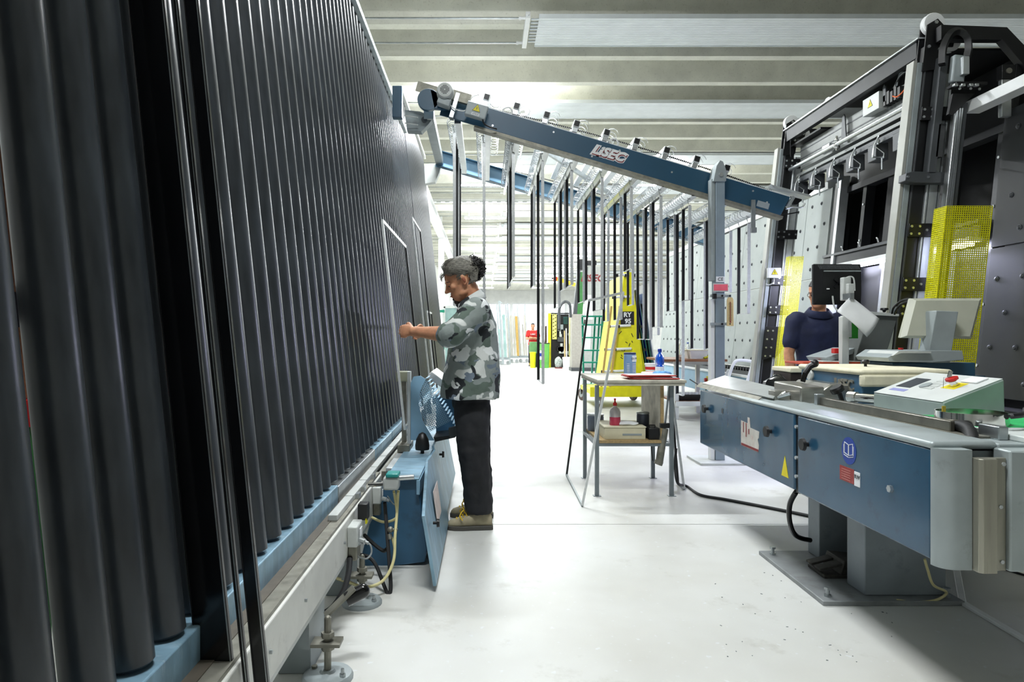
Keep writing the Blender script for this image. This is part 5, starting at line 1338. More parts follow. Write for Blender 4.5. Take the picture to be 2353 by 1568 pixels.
# ---- things on the shelf
SZ = .432
bxs = thing('cream_box', 'flat cream cardboard box on the shelf of the work table', 'box', (1.1, 5.5, SZ))
MB().box(.93, 1.25, 5.32, 5.72, SZ, SZ + .09).build('carton', mat('cream_card', '#d8d2b4', .6, 0, .05, 10), bxs, bevel=.003)
MB().box(1.07, 1.22, 5.318, 5.32, SZ + .03, SZ + .045).build('print', GREY, bxs)
MB().box(.925, 1.255, 5.315, 5.725, SZ + .09, SZ + .1).build('lid', mat('cream_card2', '#e2dcc0', .6, 0, .05, 10), bxs, bevel=.003)
sq = thing('squeeze_bottle', 'white bottle with pink liquid and red spout on the cream box', 'bottle', (1.02, 5.4, SZ + .1))
cS = (1.03, 5.42, SZ + .1)
m = MB(); m.lathe(cS, [(.04, 0), (.043, .006), (.043, .065)], 20); m.build('liquid', mat('pink_liquid', '#c8405c', .2), sq)
m = MB(); m.lathe((cS[0], cS[1], cS[2] + .065), [(.043, 0), (.043, .04), (.036, .06), (.014, .08), (.013, .088)], 20); m.build('body', mat('milky_plastic', '#d9d2d2', .3, trans=.25), sq)
m = MB(); m.lathe((cS[0], cS[1], cS[2] + .153), [(.016, 0), (.016, .022), (.007, .028), (.006, .045), (.009, .046), (.009, .058)], 14); m.build('spout', RED, sq)
c2 = can('dark grey tin with metal lid on the shelf by the divider', (1.27, 5.5, SZ), .05, .18, mat('tin_dark', '#4a4f5c', .35, .4), STEEL, name='tin')
can('low grey tin at the left end of the shelf', (.94, 5.82, SZ), .07, .13, mat('tin_blue', '#5d6672', .4, .3), STEEL, name='tin')
rgl = thing('white_rag', 'white rag lying on the cream box', 'rag', (1.12, 5.5, SZ + .1))
m = MB(); m.ball((1.13, 5.42, SZ + .112), (.09, .06, .02), 16, 8)
for v in m.v:
    v += Vector((0, 0, 1)) * mnoise.noise(v * 25) * .012; v.z = max(v.z, SZ + .101)
m.build('cloth', PAPER, rgl, smooth=30)
blb = thing('black_case', 'black tool case on the shelf beside the divider', 'case', (1.31, 5.4, SZ))
MB().box(1.27, 1.355, 5.3, 5.44, SZ, SZ + .09).build('case', BLACK, blb, bevel=.006)
m = MB(); m.tube([(1.29, 5.37, SZ + .09), (1.29, 5.37, SZ + .105), (1.335, 5.37, SZ + .105), (1.335, 5.37, SZ + .09)], .005, n=6); m.build('handle', BLACK, blb)
# ================================================================== FARTHER DOWN THE HALL
def caster(parent, c, r, axis=(1, 0, 0), wm=None):
    c = Vector(c); a = Vector(axis).normalized()
    m = MB(); m.lathe(c - a * .025, [(r * .6, 0), (r, .006), (r, .044), (r * .6, .05)], 20, axis=a); w_ = m.build('caster_wheel', wm or RUBBER, parent)
    m = MB(); m.lathe(c - a * .028, [(r * .5, 0), (r * .5, .056)], 14, axis=a); m.build('hub', STEEL, w_)
    m = MB(); m.bar(c - a * .035, c - a * .035 + Vector((0, 0, r + .05)), .008, .05, up=(0, 1, 0)); m.bar(c + a * .035, c + a * .035 + Vector((0, 0, r + .05)), .008, .05, up=(0, 1, 0)); m.obox(c + Vector((0, 0, r + .05)), (.09, .09, .012)); m.build('fork', STEEL, parent)
# ---- yellow A-frame trolley with glass
yt = thing('glass_trolley', 'yellow A-frame glass trolley on casters behind the work table', 'trolley', (2.4, 12.5, 0))
MB().box(1.83, 2.86, 11.75, 13.2, .22, .30).build('base', YELLOW_B, yt, bevel=.006)
MB().box(1.80, 2.9, 11.7, 11.76, .19, .36).build('front_apron', YELLOW_B, yt, bevel=.004)
for p in ((1.86, 13.1, .12), (2.84, 13.1, .12), (2.0, 11.8, .12), (2.75, 11.8, .12)):
    caster(yt, p, .12, (1, 0, 0) if p[1] < 12 else (.9, .4, 0), mat('brown_tyre', '#4a342c', .5))
cx = 2.47
def yface(xb0, xt0, y0, y1, z0, z1, th, m, name):
    b = MB(); b.prism([(xb0, y0, z0), (xt0, y0, z1), (xt0 + th, y0, z1), (xb0 + th, y0, z0)], (0, y1 - y0, 0)); return b.build(name, m, yt, bevel=.003)
yface(cx - .36, cx - .06, 11.86, 13.2, .3, 2.3, .03, YELLOW, 'left_board')
yface(cx + .33, cx + .03, 11.86, 13.2, .3, 2.3, .03, YELLOW, 'right_board')
m = MB(); m.prism([(cx - .30, 11.8, .3), (cx + .30, 11.8, .3), (cx + .07, 11.8, 2.34), (cx - .07, 11.8, 2.34)], (0, .06, 0)); ye = m.build('end_plate', YELLOW_B, yt, bevel=.004)
m = MB(); m.box(cx - .13, cx + .1, 11.79, 11.8, 1.43, 1.66); pk = m.build('black_sign', BLACK, yt)
text('sign_text', 'RY', .11, WHITE, pk, (cx - .015, 11.786, 1.6), (1, 0, 0), (0, 0, 1), bold=.004)
text('sign_text', '95', .11, WHITE, pk, (cx - .005, 11.786, 1.49), (1, 0, 0), (0, 0, 1), bold=.004)
for z in (.62, 1.0, 1.4, 1.9, 2.28):
    m = MB(); w2 = .36 - (z - .3) * .15
    m.cyl((cx - w2 - .14, 11.78, z), (cx + w2 * .2, 11.78, z + .02), .022, n=8); m.build('clamp_bar', WHITE, yt)
    for x in (cx - w2 - .14, cx - w2 + .02, cx + w2 + .03): MB().obox((x, 11.77, z), (.045, .05, .05)).build('clamp_end', BLACK, yt, bevel=.004)
for x0, x1 in ((cx - .48, cx - .30), (cx - .33, cx - .16)):
    MB().bar((x0, 11.74, .32), (x1, 11.74, 1.75), .035, .03, up=(0, 1, 0)).build('wood_strip', mat('tan_strip', '#c2a25a', .6), yt)
for k in range(14):
    m = MB(); m.obox((cx + rnd.uniform(-.15, .1), 11.798, rnd.uniform(.8, 1.35)), (.012, .004, rnd.uniform(.03, .08)), Matrix.Rotation(rnd.uniform(-1, 1), 3, 'Y')); m.build('scuff_mark', BLACK, ye)
# glass sheets leaning on its right side
GD = mat('dark_green_glass', '#12382f', .06, 0, .1, 4, trans=.25); GBL = mat('blue_film_glass', '#1c46c8', .1, 0, .2, 5, trans=.2); GPL = mat('pale_glass', '#c3dcf2', .08, 0, .05, 4, trans=.35)
for k, (off, h, mm, lab, y0) in enumerate(((.03, 1.55, GD, 'dark green glass sheet leaning first on the yellow trolley', 11.95), (.075, 1.75, GBL, 'deep blue glass sheet leaning second on the yellow trolley', 11.92), (.12, 1.5, BLACK, 'black edged sheet leaning third on the yellow trolley', 11.9), (.17, 1.68, GPL, 'pale blue glass sheet leaning outermost on the yellow trolley', 11.88))):
    t = thing('glass_sheet', lab, 'glass sheet', (cx + .38 + off, 12.4, .3), 'glass sheets on the yellow trolley')
    xb, xt = cx + .37 + off, cx + .37 + off - .15 * h
    b = MB(); b.prism([(xb, y0, .302), (xt, y0, .3 + h), (xt + .018, y0, .3 + h), (xb + .018, y0, .302)], (0, 1.15, 0)); b.build('pane', mm, t)
    b = MB(); b.prism([(xb - .001, y0 - .004, .302), (xt - .001, y0 - .004, .3 + h), (xt + .019, y0 - .004, .3 + h), (xb + .019, y0 - .004, .302)], (0, .004, 0)); b.build('edge', mat('glass_edge', '#1d5a4a', .2) if k != 3 else WHITE, t)
# ---- green step ladder
sl_ = thing('step_ladder', 'green step ladder with four treads behind the leaning spacer frame', 'ladder', (2.5, 16, 0))
for k, z in enumerate((.1, .62, .9, 1.2, 1.5, 1.7)):
    MB().box(2.28, 2.82, 15.9 + k * .02, 16.1 + k * .02, z - .02, z + .015).build('tread', TEAL, sl_, bevel=.003)
for x in (2.30, 2.79):
    MB().bar((x, 15.95, 0), (x, 16.2, 1.72), .04, .05).build('rail', TEAL, sl_)
for x in (2.62, 2.72, 2.79):
    MB().bar((x, 16.9, 0), (x, 16.25, 1.72), .04, .04).build('back_leg', TEAL, sl_)
# ---- tall green and white glass loader
ld_ = thing('glass_loader', 'tall white loader with leaning green column and black head far down the hall', 'machine', (3.9, 24, 0))
LY = 24.0
def LA(px, py): return at(px, py, LY)
m = MB(); m.prism([LA(1326, 722), LA(1339, 722), LA(1345, 625), LA(1334, 625)], (0, .3, 0)); m.build('green_column', GREEN_M, ld_, bevel=.01)
m = MB(); m.prism([LA(1318, 722), LA(1326, 722), LA(1334, 618), LA(1328, 618)], (0, .3, 0)); m.build('grey_column', GREY_DK, ld_)
m = MB(); m.prism([LA(1328, 620), LA(1345, 620), LA(1345, 596), LA(1330, 596)], (0, .4, 0)); m.build('head', BLACK, ld_, bevel=.01)
m = MB(); m.prism([LA(1345, 609), LA(1371, 609), LA(1371, 599), LA(1345, 599)], (0, .35, 0)); m.build('arm', BLACK, ld_, bevel=.01)
m = MB(); m.prism([LA(1340, 848), LA(1400, 848), LA(1385, 612), LA(1352, 612)], (0, .5, 0)); wp = m.build('white_tower', mat('loader_grey', '#a9aca8', .5), ld_, bevel=.01)
text('logo_letters', 'LiSEC', .34, RED_L, wp, LA(1360, 640) + Vector((0, -.01, 0)), (1, 0, 0), (0, 0, 1), shear=.3, bold=.01)
for (a, b_, c, d) in ((1343, 678, 1364, 735), (1340, 748, 1358, 808)):
    m = MB(); m.prism([LA(a, d), LA(c - 2, d), LA(c, b_), LA(a + 2, b_)], (0, -.02, 0)); m.build('window_pane', mat('cabinet_window', '#dfe8ea', .2), ld_)
m = MB(); m.prism([LA(1314, 848), LA(1340, 848), LA(1341, 722), LA(1314, 722)], (0, .6, 0)); m.build('beige_cabinet', mat('cabinet_beige', '#a5a199', .5), ld_, bevel=.01)
m = MB(); m.box(LA(1312, 0).x, LA(1400, 0).x, LY - .1, LY + .6, 0, .12); m.build('plinth', GREY_DK, ld_)
m = MB(); m.tube([LA(1268, 640), LA(1275, 640)], .03, n=8); m.build('boom_tip', BLACK, ld_)
m = MB(); m.bar(LA(1272, 640), LA(1279, 642), .2, .14); m.build('boom_head', RED, ld_)
m = MB(); m.bar(LA(1279, 641), LA(1322, 655), .12, .12); m.build('boom', mat('boom_yellow', '#d8c23a', .5), ld_)
hose('cable_loop', [LA(1285, 760), LA(1285, 715), LA(1290, 700), LA(1300, 693), LA(1309, 700), LA(1311, 720), LA(1311, 730)], .05, GREY_DK, ld_)
# ---- pallet stacker with yellow masts
fk = thing('stacker_truck', 'black stacker machine framed by yellow masts with hazard stripes', 'machine', (2.9, 26.6, 0))
KY = 26.6
def KA(px, py): return at(px, py, KY)
for a, b_ in ((1260, 1266), (1309, 1314)):
    m = MB(); m.box(KA(a, 0).x, KA(b_, 0).x, KY, KY + .2, 0, KA(0, 720).z); m.build('mast', YELLOW_B, fk, bevel=.006)
m = MB(); m.box(KA(1266, 0).x, KA(1309, 0).x, KY + .25, KY + .6, 0, KA(0, 722).z); m.build('black_body', BLACK, fk, bevel=.01)
m = MB(); m.box(KA(1266, 0).x, KA(1309, 0).x, KY + .05, KY + .1, KA(0, 722).z, KA(0, 719).z); m.build('top_bar', BLACK, fk)
hz_ = MB(); hz_.box(KA(1269, 0).x, KA(1279, 0).x, KY - .02, KY + .01, KA(0, 780).z, KA(0, 722).z); hp = hz_.build('hazard_panel', mat('hazard_pale_yellow', '#e9e27a', .5), fk)
for k in range(7):
    z = KA(0, 776).z + k * .145
    for x in (1271.5, 1276.5):
        m = MB(); m.obox((KA(x, 0).x, KY - .025, z + (.05 if x > 1274 else 0)), (.06, .006, .03), Matrix.Rotation(-.7, 3, 'Y')); m.build('stripe', BLACK, hp)
for k in range(16):
    px_, py_ = rnd.uniform(1281, 1305), rnd.uniform(730, 835)
    m = MB(); m.obox(KA(px_, py_) + Vector((0, .2, 0)), (rnd.uniform(.08, .25), .12, rnd.uniform(.06, .25))); m.build('component', rnd.choice([GREY_DK, GREY, BLACK, GREY_LT, PBLK]), fk, bevel=.01)
m = MB(); m.box(KA(1296, 0).x, KA(1306, 0).x, KY + .18, KY + .25, KA(0, 745).z, KA(0, 728).z); m.build('teal_panel', mat('teal_dark', '#1f4a4a', .5), fk)
# bins, bucket, sacks
def bin_(label, px0, px1, py0, py1, Y, mm, lidm=None, name='waste_bin'):
    a, b_ = at(px0, py1, Y), at(px1, py0, Y); r = (b_.x - a.x) / 2; h = b_.z; c = Vector(((a.x + b_.x) / 2, Y + r, 0))
    t = thing(name, label, 'bin', c)
    m = MB(); m.lathe(c, [(r * .86, 0), (r * .88, .02), (r, h - .05), (r * 1.05, h - .045), (r * 1.05, h)], 24); m.build('bin_body', mm, t)
    m = MB(); m.lathe(c + Vector((0, 0, h)), [(r * 1.06, -.01), (r * 1.06, .02), (r * .95, .03)], 24); m.build('rim', lidm or mm, t)
    return t
gb_ = bin_('tall green bin with dark rim beside the yellow bin', 1238, 1264, 790, 846, 26.2, GREEN_B, BLACK)
m = MB(); c = at(1241, 812, 25.95); m.box(c.x - .1, c.x + .08, 26.0, 26.12, c.z - .25, c.z + .1); m.build('sticker', PAPER, gb_)
m = MB(); m.box(c.x - .08, c.x + .06, 25.98, 26.0, c.z - .12, c.z + .0); m.build('blue_mark', SIGNB, gb_)
bin_('small yellow bin left of the tall green bin', 1218, 1232, 811, 845, 26.3, YELLOW_B)
bin_('white bucket holding broom sticks by the yellow mast', 1294, 1316, 823, 848, 25.6, WHITE_P, name='bucket')
bs = thing('green_crate', 'muted green crate behind the two bins', 'crate', (1.95, 27.1, 0))
m = MB(); m.box(at(1217, 0, 27).x, at(1243, 0, 27).x, 26.9, 27.3, .55, 1.0); m.build('crate', mat('crate_green', '#5f8f5c', .5), bs, bevel=.01)
MB().box(at(1219, 0, 27).x, at(1241, 0, 27).x, 26.95, 27.25, 0, .55).build('stand', BLACK, bs)
for k, (a, b_, mm, lab) in enumerate(((1298, 1297, mat('broom_wood', '#cdb27a', .6), 'wooden broom stick standing in the white bucket'), (1302, 1301, WHITE, 'white broom stick standing in the white bucket'), (1310, 1330, RED, 'red stick leaning out of the white bucket'))):
    t = thing('broom_stick', lab, 'stick', at(a, 824, 25.75))
    MB().cyl(at(a, 830, 25.75), at(b_, (755 if k == 1 else 760 if k == 0 else 775), 25.9), .022, n=8).build('stick', mm, t)
    MB().cyl(at(b_, (755 if k == 1 else 760 if k == 0 else 775), 25.9), at(b_, (752 if k == 1 else 757 if k == 0 else 772), 25.9), .028, n=8).build('tip', BLACK, t)
sk = thing('paper_sack', 'grey printed paper sack standing between bin and bucket', 'sack', (2.85, 25.9, 0))
m = MB(); m.ball((at(1284, 0, 25.9).x, 26.0, .22), (.15, .12, .23), 14, 10)
for v in m.v:
    v += Vector((mnoise.noise(v * 9) * .03, mnoise.noise(v * 7) * .03, 0)); v.z = max(v.z, .0)
m.build('sack', mat('sack_grey', '#b4bcb8', .7, 0, .3, 20), sk, smooth=40)
MB().box(at(1276, 0, 25.9).x, at(1292, 0, 25.9).x, 25.85, 26.15, 0, .03).build('pallet', RED_L, sk)
# ---- glass racks far left
def grack(label, px0, px1, Y, n, h0, h1, mm):
    x0, x1 = at(px0, 0, Y).x, at(px1, 0, Y).x
    t = thing('glass_rack', label, 'rack', ((x0 + x1) / 2, Y, 0), 'far glass racks')
    MB().box(x0, x1, Y, Y + 1.2, .22, .32).build('base', GREY, t, bevel=.01)
    for x in (x0 + .08, x1 - .08): caster(t, (x, Y + .1, .09), .09, (0, 1, 0), mat('grey_tyre', '#b8bcbc', .5))
    for x in (x0 + .05, x1 - .05): MB().bar((x, Y + .1, .3), (x - .12, Y + .5, h1), .06, .06).build('upright', GREY, t)
    for k in range(n):
        x = x0 + (x1 - x0) * (k + .5) / n
        hh = rnd.uniform(h0, h1)
        g_ = MB(); g_.prism([(x - .02, Y - .02, .325), (x + (x1 - x0) / n * .7, Y - .02, .325), (x + (x1 - x0) / n * .7 - .08, Y - .02 + .2, hh), (x - .1, Y - .02 + .2, hh)], (0, .03, 0)); g_.build('glass_pane', mm[k % len(mm)], t)
FG = mat('far_glass', '#a9c8c4', .12, 0, .1, 3, trans=.3); SLAB = mat('grey_slab', '#b0aea4', .6, .1, .1, 4, stretch=(6, 1, 1)); BRWN = mat('tan_board', '#b8974e', .7)
grack('glass rack with pale panes on casters nearest the camouflage shirt', 1146, 1172, 29, 3, 1.5, 2.6, [FG, FG, SLAB])
grack('rack of tall grey slabs with tan board behind the first glass rack', 1172, 1192, 31, 3, 1.9, 2.3, [SLAB, SLAB, BRWN])
grack('rack of narrow grey slabs left of the man in red', 1193, 1215, 31.5, 5, 1.6, 2.7, [SLAB, GREY_LT, SLAB])
for k, (a, b_, y) in enumerate(((1147, 1156, 28.6), (1166, 1172, 28.7))):
    t = thing('steel_pole', ['bent grey steel pole leaning on the far glass rack', 'thin straight grey pole leaning on the far glass rack'][k], 'pole', at(b_, 838, y))
    MB().bar(at(b_, 772 + 1.2 * FPX / y, y), at(a, 692 if k == 0 else 698, y), .1 if k == 0 else .06, .05).build('pole', GREY, t)
    MB().bar(at(a, 692 if k == 0 else 698, y), at(a + (6 if k == 0 else 1), 697 if k == 0 else 700, y), .08, .05).build('tip', GREY, t)
br = thing('bark_stack', 'stack of brown and grey offcuts behind the tall green bin', 'offcuts', (2.2, 28.3, 0))
for k in range(7):
    x = at(1247 + k * 1.6, 0, 28).x
    MB().bar((x, 28.0 + .03 * k, 0), (x + rnd.uniform(-.05, .1), 28.3 + .03 * k, rnd.uniform(1.3, 1.75)), .07, .05).build('offcut', [WOOD_D, GREY_LT, mat('dark_bark', '#3a2a20', .8)][k % 3], br)
# framed glass panel and green clamps behind the man
fgp = thing('framed_glass', 'framed clear glass panel with green clamps seen past the man\'s chin', 'glass panel', (-1.1, 20, 0))
a, b_ = at(1020, 0, 20).x, at(1062, 0, 20).x
MB().box(a, b_, 20, 20.02, .3, 2.05).build('pane', FG, fgp)
for x in (a, b_): MB().box(x - .04, x + .04, 19.97, 20.05, 0, 2.1).build('frame_side', GREY_LT, fgp)
MB().box(a, b_, 19.97, 20.05, 2.05, 2.12).build('frame_top', GREY_LT, fgp)
for z in (1.98, 1.56, .9): MB().box(a - .3, a + .02, 19.95, 20.0, z - .06, z + .02).build('clamp', TEAL, fgp)
MB().box(a, b_, 19.9, 20.2, 0, .06).build('foot', GREY, fgp)
# ---- side table with bottles behind the column
st_ = thing('side_table', 'white legged side table with brown top behind the grey column', 'table', (3.1, 10.5, 0))
for x, y in ((2.84, 10.15), (3.42, 10.15), (2.84, 11.0), (3.42, 11.0)):
    MB().box(x - .03, x + .03, y - .03, y + .03, 0, .84).build('leg', WHITE, st_)
MB().box(2.62, 3.55, 10.0, 11.1, .86, .895).build('top', WOOD_D, st_, bevel=.004)
for y in (10.15, 11.0): MB().box(2.80, 3.5, y - .02, y + .02, .81, .86).build('apron', WHITE, st_)
MB().box(2.82, 3.44, 10.1, 11.05, .25, .27).build('shelf', WOOD_D, st_)
MB().box(2.82, 3.44, 10.08, 10.1, .2, .27).build('shelf_rail', WHITE, st_)
def bottle(label, c, r, h, mm, cap):
    t = thing('bottle', label, 'bottle', c)
    m = MB(); m.lathe(c, [(r * .9, 0), (r, .01), (r, h * .45), (r * .88, h * .5), (r, h * .56), (r * .95, h * .68), (r * .4, h * .88), (r * .38, h * .93)], 18); m.build('body', mm, t)
    m = MB(); m.lathe(Vector(c) + Vector((0, 0, h * .93)), [(r * .45, 0), (r * .45, h * .06), (r * .35, h * .07)], 12); m.build('cap', cap, t)
bottle('tall clear bottle at the left of the side table', (2.98, 10.4, .895), .045, .3, PET, WHITE_P)
bottle('small clear bottle behind the white box on the side table', (3.19, 10.75, .895), .04, .24, PET, SIGNB)
wbx2 = thing('white_box', 'white plastic box on the side table', 'box', (3.2, 10.35, .895))
m = MB(); m.loft([[(3.08, 10.2, .895), (3.3, 10.2, .895), (3.3, 10.5, .895), (3.08, 10.5, .895)], [(3.06, 10.18, 1.02), (3.33, 10.18, 1.02), (3.33, 10.52, 1.02), (3.06, 10.52, 1.02)]]); m.build('tub', WHITE_P, wbx2)
MB().box(3.05, 3.34, 10.17, 10.53, 1.02, 1.03).build('rim', CREAM, wbx2)
gv = thing('yellow_gloves', 'pair of yellow and black gloves on the side table', 'gloves', (3.38, 10.2, .895))
for k in range(2):
    m = MB(); m.ball((3.40 + .03 * k, 10.2 + .12 * k, .93), (.09, .05, .035), 12, 8)
    for f in range(4): m.cyl((3.34 + .03 * k, 10.17 + .02 * f + .12 * k, .93), (3.26 + .03 * k, 10.16 + .025 * f + .12 * k, .91), .014, n=7)
    m.build('glove', YELLOW_B if k == 0 else BLACK, gv, smooth=60)
bc = thing('parts_tray', 'black tray of small clips on the lower shelf of the side table', 'tray', (3.0, 10.4, .27))
m = MB(); m.loft([[(2.88, 10.2, .27), (3.2, 10.2, .27), (3.2, 10.6, .27), (2.88, 10.6, .27)], [(2.86, 10.18, .36), (3.22, 10.18, .36), (3.22, 10.62, .36), (2.86, 10.62, .36)]]); m.build('tray', BLACK, bc)
for k in range(6): MB().obox((2.92 + k * .05, 10.25, .375), (.03, .05, .04), Matrix.Rotation(k, 3, 'Z')).build('clip', WHITE, bc)
# ---- white folding step by the far post
wc = thing('folding_step', 'white tubular folding step beside the far gantry post', 'step stool', (3.35, 9.2, 0))
Q = lambda px, py, Y=9.2: at(px, py, Y)
m = MB(); m.tube([Q(1662, 905), Q(1676, 862), Q(1685, 838), Q(1695, 829), Q(1722, 830), Q(1729, 836), Q(1722, 862), Q(1708, 905)], .022, n=8, smooth=5); m.build('handle_frame', WHITE, wc)
for px in (1648, 1704):
    MB().tube([Q(px, 905, 9.5), Q(px + 26, 850, 9.3)], .014, n=6).build('brace', WHITE, wc)
m = MB(); m.box(3.2, 3.55, 9.0, 9.3, .52, .56); m.build('seat', WHITE, wc, bevel=.008)
for x in (3.22, 3.53):
    for y in (9.02, 9.28): MB().tube([(x, y, .52), (x + (.02 if x > 3.4 else -.02), y, 0)], .014, n=6).build('leg', WHITE, wc)
# ================================================================== PEOPLE
def limb(m, pts, rad, n=14, sub=5):
    """tapering limb: points with a radius each (or (across, along) pairs), rounded ends"""
    P = [Vector(p) for p in pts]; out = spline(P, sub); k = len(P) - 1; rs = []
    for q in range(len(out)):
        t = q / sub; i = min(int(t), k - 1); f = t - i
        rs.append(rad[i] * (1 - f) + rad[i + 1] * f)
    m.tube(out, rs, n=n)
    m.ball(P[0], rad[0], n, 8); m.ball(P[-1], rad[-1], n, 8)
def ring(c, fx, fy, hx, hy, n=20, p=2.3):
    """super-ellipse ring, half sizes hx along fx and hy along fy"""
    c, fx, fy = Vector(c), Vector(fx), Vector(fy); r = []
    for k in range(n):
        t = 2 * PI * k / n; a, b = math.cos(t), math.sin(t)
        r.append(c + fx * (hx * math.copysign(abs(a) ** (2 / p), a)) + fy * (hy * math.copysign(abs(b) ** (2 / p), b)))
    return r
def remesh(o, vox, smooth=3):
    md = o.modifiers.new('join', 'REMESH'); md.mode = 'VOXEL'; md.voxel_size = vox; md.use_smooth_shade = True
    if smooth:
        sm = o.modifiers.new('soften', 'SMOOTH'); sm.factor = .5; sm.iterations = smooth
    return o
class Frame:
    def __init__(s, o, f, u, sc=1.):
        s.o = Vector(o); s.f = Vector(f).normalized(); s.u = Vector(u).normalized(); s.l = s.u.cross(s.f); s.s = sc
    def p(s, a, b, c): return s.o + (s.f * a + s.l * b + s.u * c) * s.s
HEAD = [(.004, .075, .035, .028), (.02, .098, .018, .045), (.045, .101, -.005, .054), (.07, .099, -.03, .06), (.095, .097, -.068, .066), (.118, .089, -.088, .071), (.14, .097, -.095, .074), (.165, .095, -.099, .076), (.19, .082, -.094, .071), (.212, .058, -.077, .058), (.228, .03, -.05, .038), (.235, .008, -.022, .014)]
def head_rings(H, grow=0., zmin=-1):
    out = []
    for z, f, b, w_ in HEAD:
        if z < zmin: continue
        out.append(ring(H.p((f + b) / 2, 0, z - .11 + (grow * .6 if z > .2 else 0)), H.f * H.s, H.l * H.s, (f - b) / 2 + grow, w_ + grow, 24, 2.25))
    return out
def head_into(m, H):
    m.loft(head_rings(H))
    # nose, lips, chin, brow, cheeks
    m.loft([ring(H.p(.095, 0, .03), H.l * H.s, H.u * H.s, .008, .006, 10), ring(H.p(.108, 0, -.004), H.l * H.s, H.f * H.s, .013, .012, 10), ring(H.p(.116, 0, -.02), H.l * H.s, H.f * H.s, .018, .013, 10), ring(H.p(.1, 0, -.027), H.l * H.s, H.f * H.s, .018, .012, 10)])
    m.ball(H.p(.12, 0, -.016), .012 * H.s, 8, 6)
    for s_ in (-1, 1):
        m.ball(H.p(.107, s_ * .011, -.018), .010 * H.s, 8, 6)
        m.ball(H.p(.086, s_ * .031, .026), (.018 * H.s,) * 3, 8, 6)            # brow
        m.ball(H.p(.066, s_ * .043, -.012), .022 * H.s, 8, 6)                  # cheek
        e = H.p(-.008, s_ * .074, -.002)
        R = Matrix((H.f, H.l, H.u)).transposed()
        m.ball(e, (.019 * H.s, .008 * H.s, .032 * H.s), 10, 8, R)
        m.ball(H.p(-.005, s_ * .08, .012), (.016 * H.s, .006 * H.s, .018 * H.s), 10, 8, R)
        m.ball(H.p(.002, s_ * .076, -.028), (.009 * H.s, .006 * H.s, .01 * H.s), 8, 6, R)
    m.ball(H.p(.03, .05, -.066), (.034 * H.s, .012 * H.s, .02 * H.s), 8, 6, Matrix((H.f, H.l, H.u)).transposed()); m.ball(H.p(.03, -.05, -.066), (.034 * H.s, .012 * H.s, .02 * H.s), 8, 6, Matrix((H.f, H.l, H.u)).transposed())
    m.ball(H.p(.098, 0, -.047), (.012 * H.s, .02 * H.s, .006 * H.s), 10, 6, Matrix((H.f, H.l, H.u)).transposed())
    m.ball(H.p(.097, 0, -.058), (.012 * H.s, .018 * H.s, .007 * H.s), 10, 6, Matrix((H.f, H.l, H.u)).transposed())
    m.ball(H.p(.087, 0, -.092), (.018 * H.s, .024 * H.s, .016 * H.s), 10, 6, Matrix((H.f, H.l, H.u)).transposed())
EAR_SHADE = mat('ear_inner', '#9c5a44', .6); EYEW = mat('eye_white', '#d8d2c8', .2); LIP = mat('lip', '#8f4a42', .45); BROWN_E = mat('brow_dark', '#2b231d', .8)
def face_parts(H, par, brow=BROWN_E, stubble=None):
    for s_ in (-1, 1):
        m = MB(); m.ball(H.p(.0775, s_ * .031, .008), .0125 * H.s, 10, 8); e = m.build('eye', EYEW, par)
        m = MB(); m.ball(H.p(.087, s_ * .032, .004), .006 * H.s, 8, 6); m.build('iris', BROWN_E, e)
        m = MB(); m.tube([H.p(.093, s_ * .012, .029), H.p(.0975, s_ * .03, .032), H.p(.089, s_ * .047, .030), H.p(.074, s_ * .058, .024)], [.003 * H.s, .0048 * H.s, .004 * H.s, .002 * H.s], n=6, smooth=3); m.build('eyebrow', brow, par)
        m = MB(); m.ball(H.p(.079, s_ * .031, .0125), (.0135 * H.s, .017 * H.s, .0105 * H.s), 10, 6, Matrix((H.f, H.l, H.u)).transposed()); m.build('eyelid', SKIN, par)
    for s_ in (-1, 1):
        m = MB(); m.ball(H.p(-.006, s_ * .0835, -.004), (.009 * H.s, .004 * H.s, .017 * H.s), 8, 6, Matrix((H.f, H.l, H.u)).transposed()); m.build('ear_hollow', EAR_SHADE, par)  # darker skin colour paints the shade inside the ear
    m = MB(); m.tube([H.p(.088, .024, -.054), H.p(.108, .01, -.051), H.p(.11, 0, -.0525), H.p(.108, -.01, -.051), H.p(.088, -.024, -.054)], .0035 * H.s, n=6); m.build('mouth', LIP, par)
def hand_into(m, wrist, F, s=1., curl=.5, thumb=1, side=1):
    """F: Frame with f = finger direction, l = across the palm (towards thumb), u = back of hand"""
    p = F.p
    m.loft([ring(p(0, 0, 0), F.l, F.u, .028 * s, .02 * s, 12), ring(p(.03, .004, 0), F.l, F.u, .036 * s, .019 * s, 12), ring(p(.065, .004, 0), F.l, F.u, .042 * s, .018 * s, 12), ring(p(.09, .002, -.002), F.l, F.u, .041 * s, .014 * s, 12)])
    Ls = ((.036, .024, .02), (.042, .028, .021), (.038, .026, .02), (.029, .02, .018))
    for k, (a, b, c) in enumerate(Ls):
        y = (.03 - .021 * k); x0 = .085 - (.004 if k == 0 else .01 * (k == 3))
        g = [p(x0 - .02, y, 0)]; ang_ = 0; q = Vector((x0, y, 0))
        g.append(p(*q))
        for seg_, cur in ((a, .55), (b, .9), (c, .7)):
            ang_ += cur * curl * 1.25
            q = q + Vector((math.cos(ang_) * seg_, 0, -math.sin(ang_) * seg_)); g.append(p(*q))
        limb(m, g, [.0095 * s, .0092 * s, .0086 * s, .008 * s, .0068 * s], 8, 3)
    g = [p(.02, .026, -.004), p(.045, .05, -.016), p(.07, .055, -.03 - .01 * curl), p(.092, .045, -.04 - .012 * curl)]
    limb(m, g, [.014 * s, .012 * s, .010 * s, .008 * s], 8, 3)

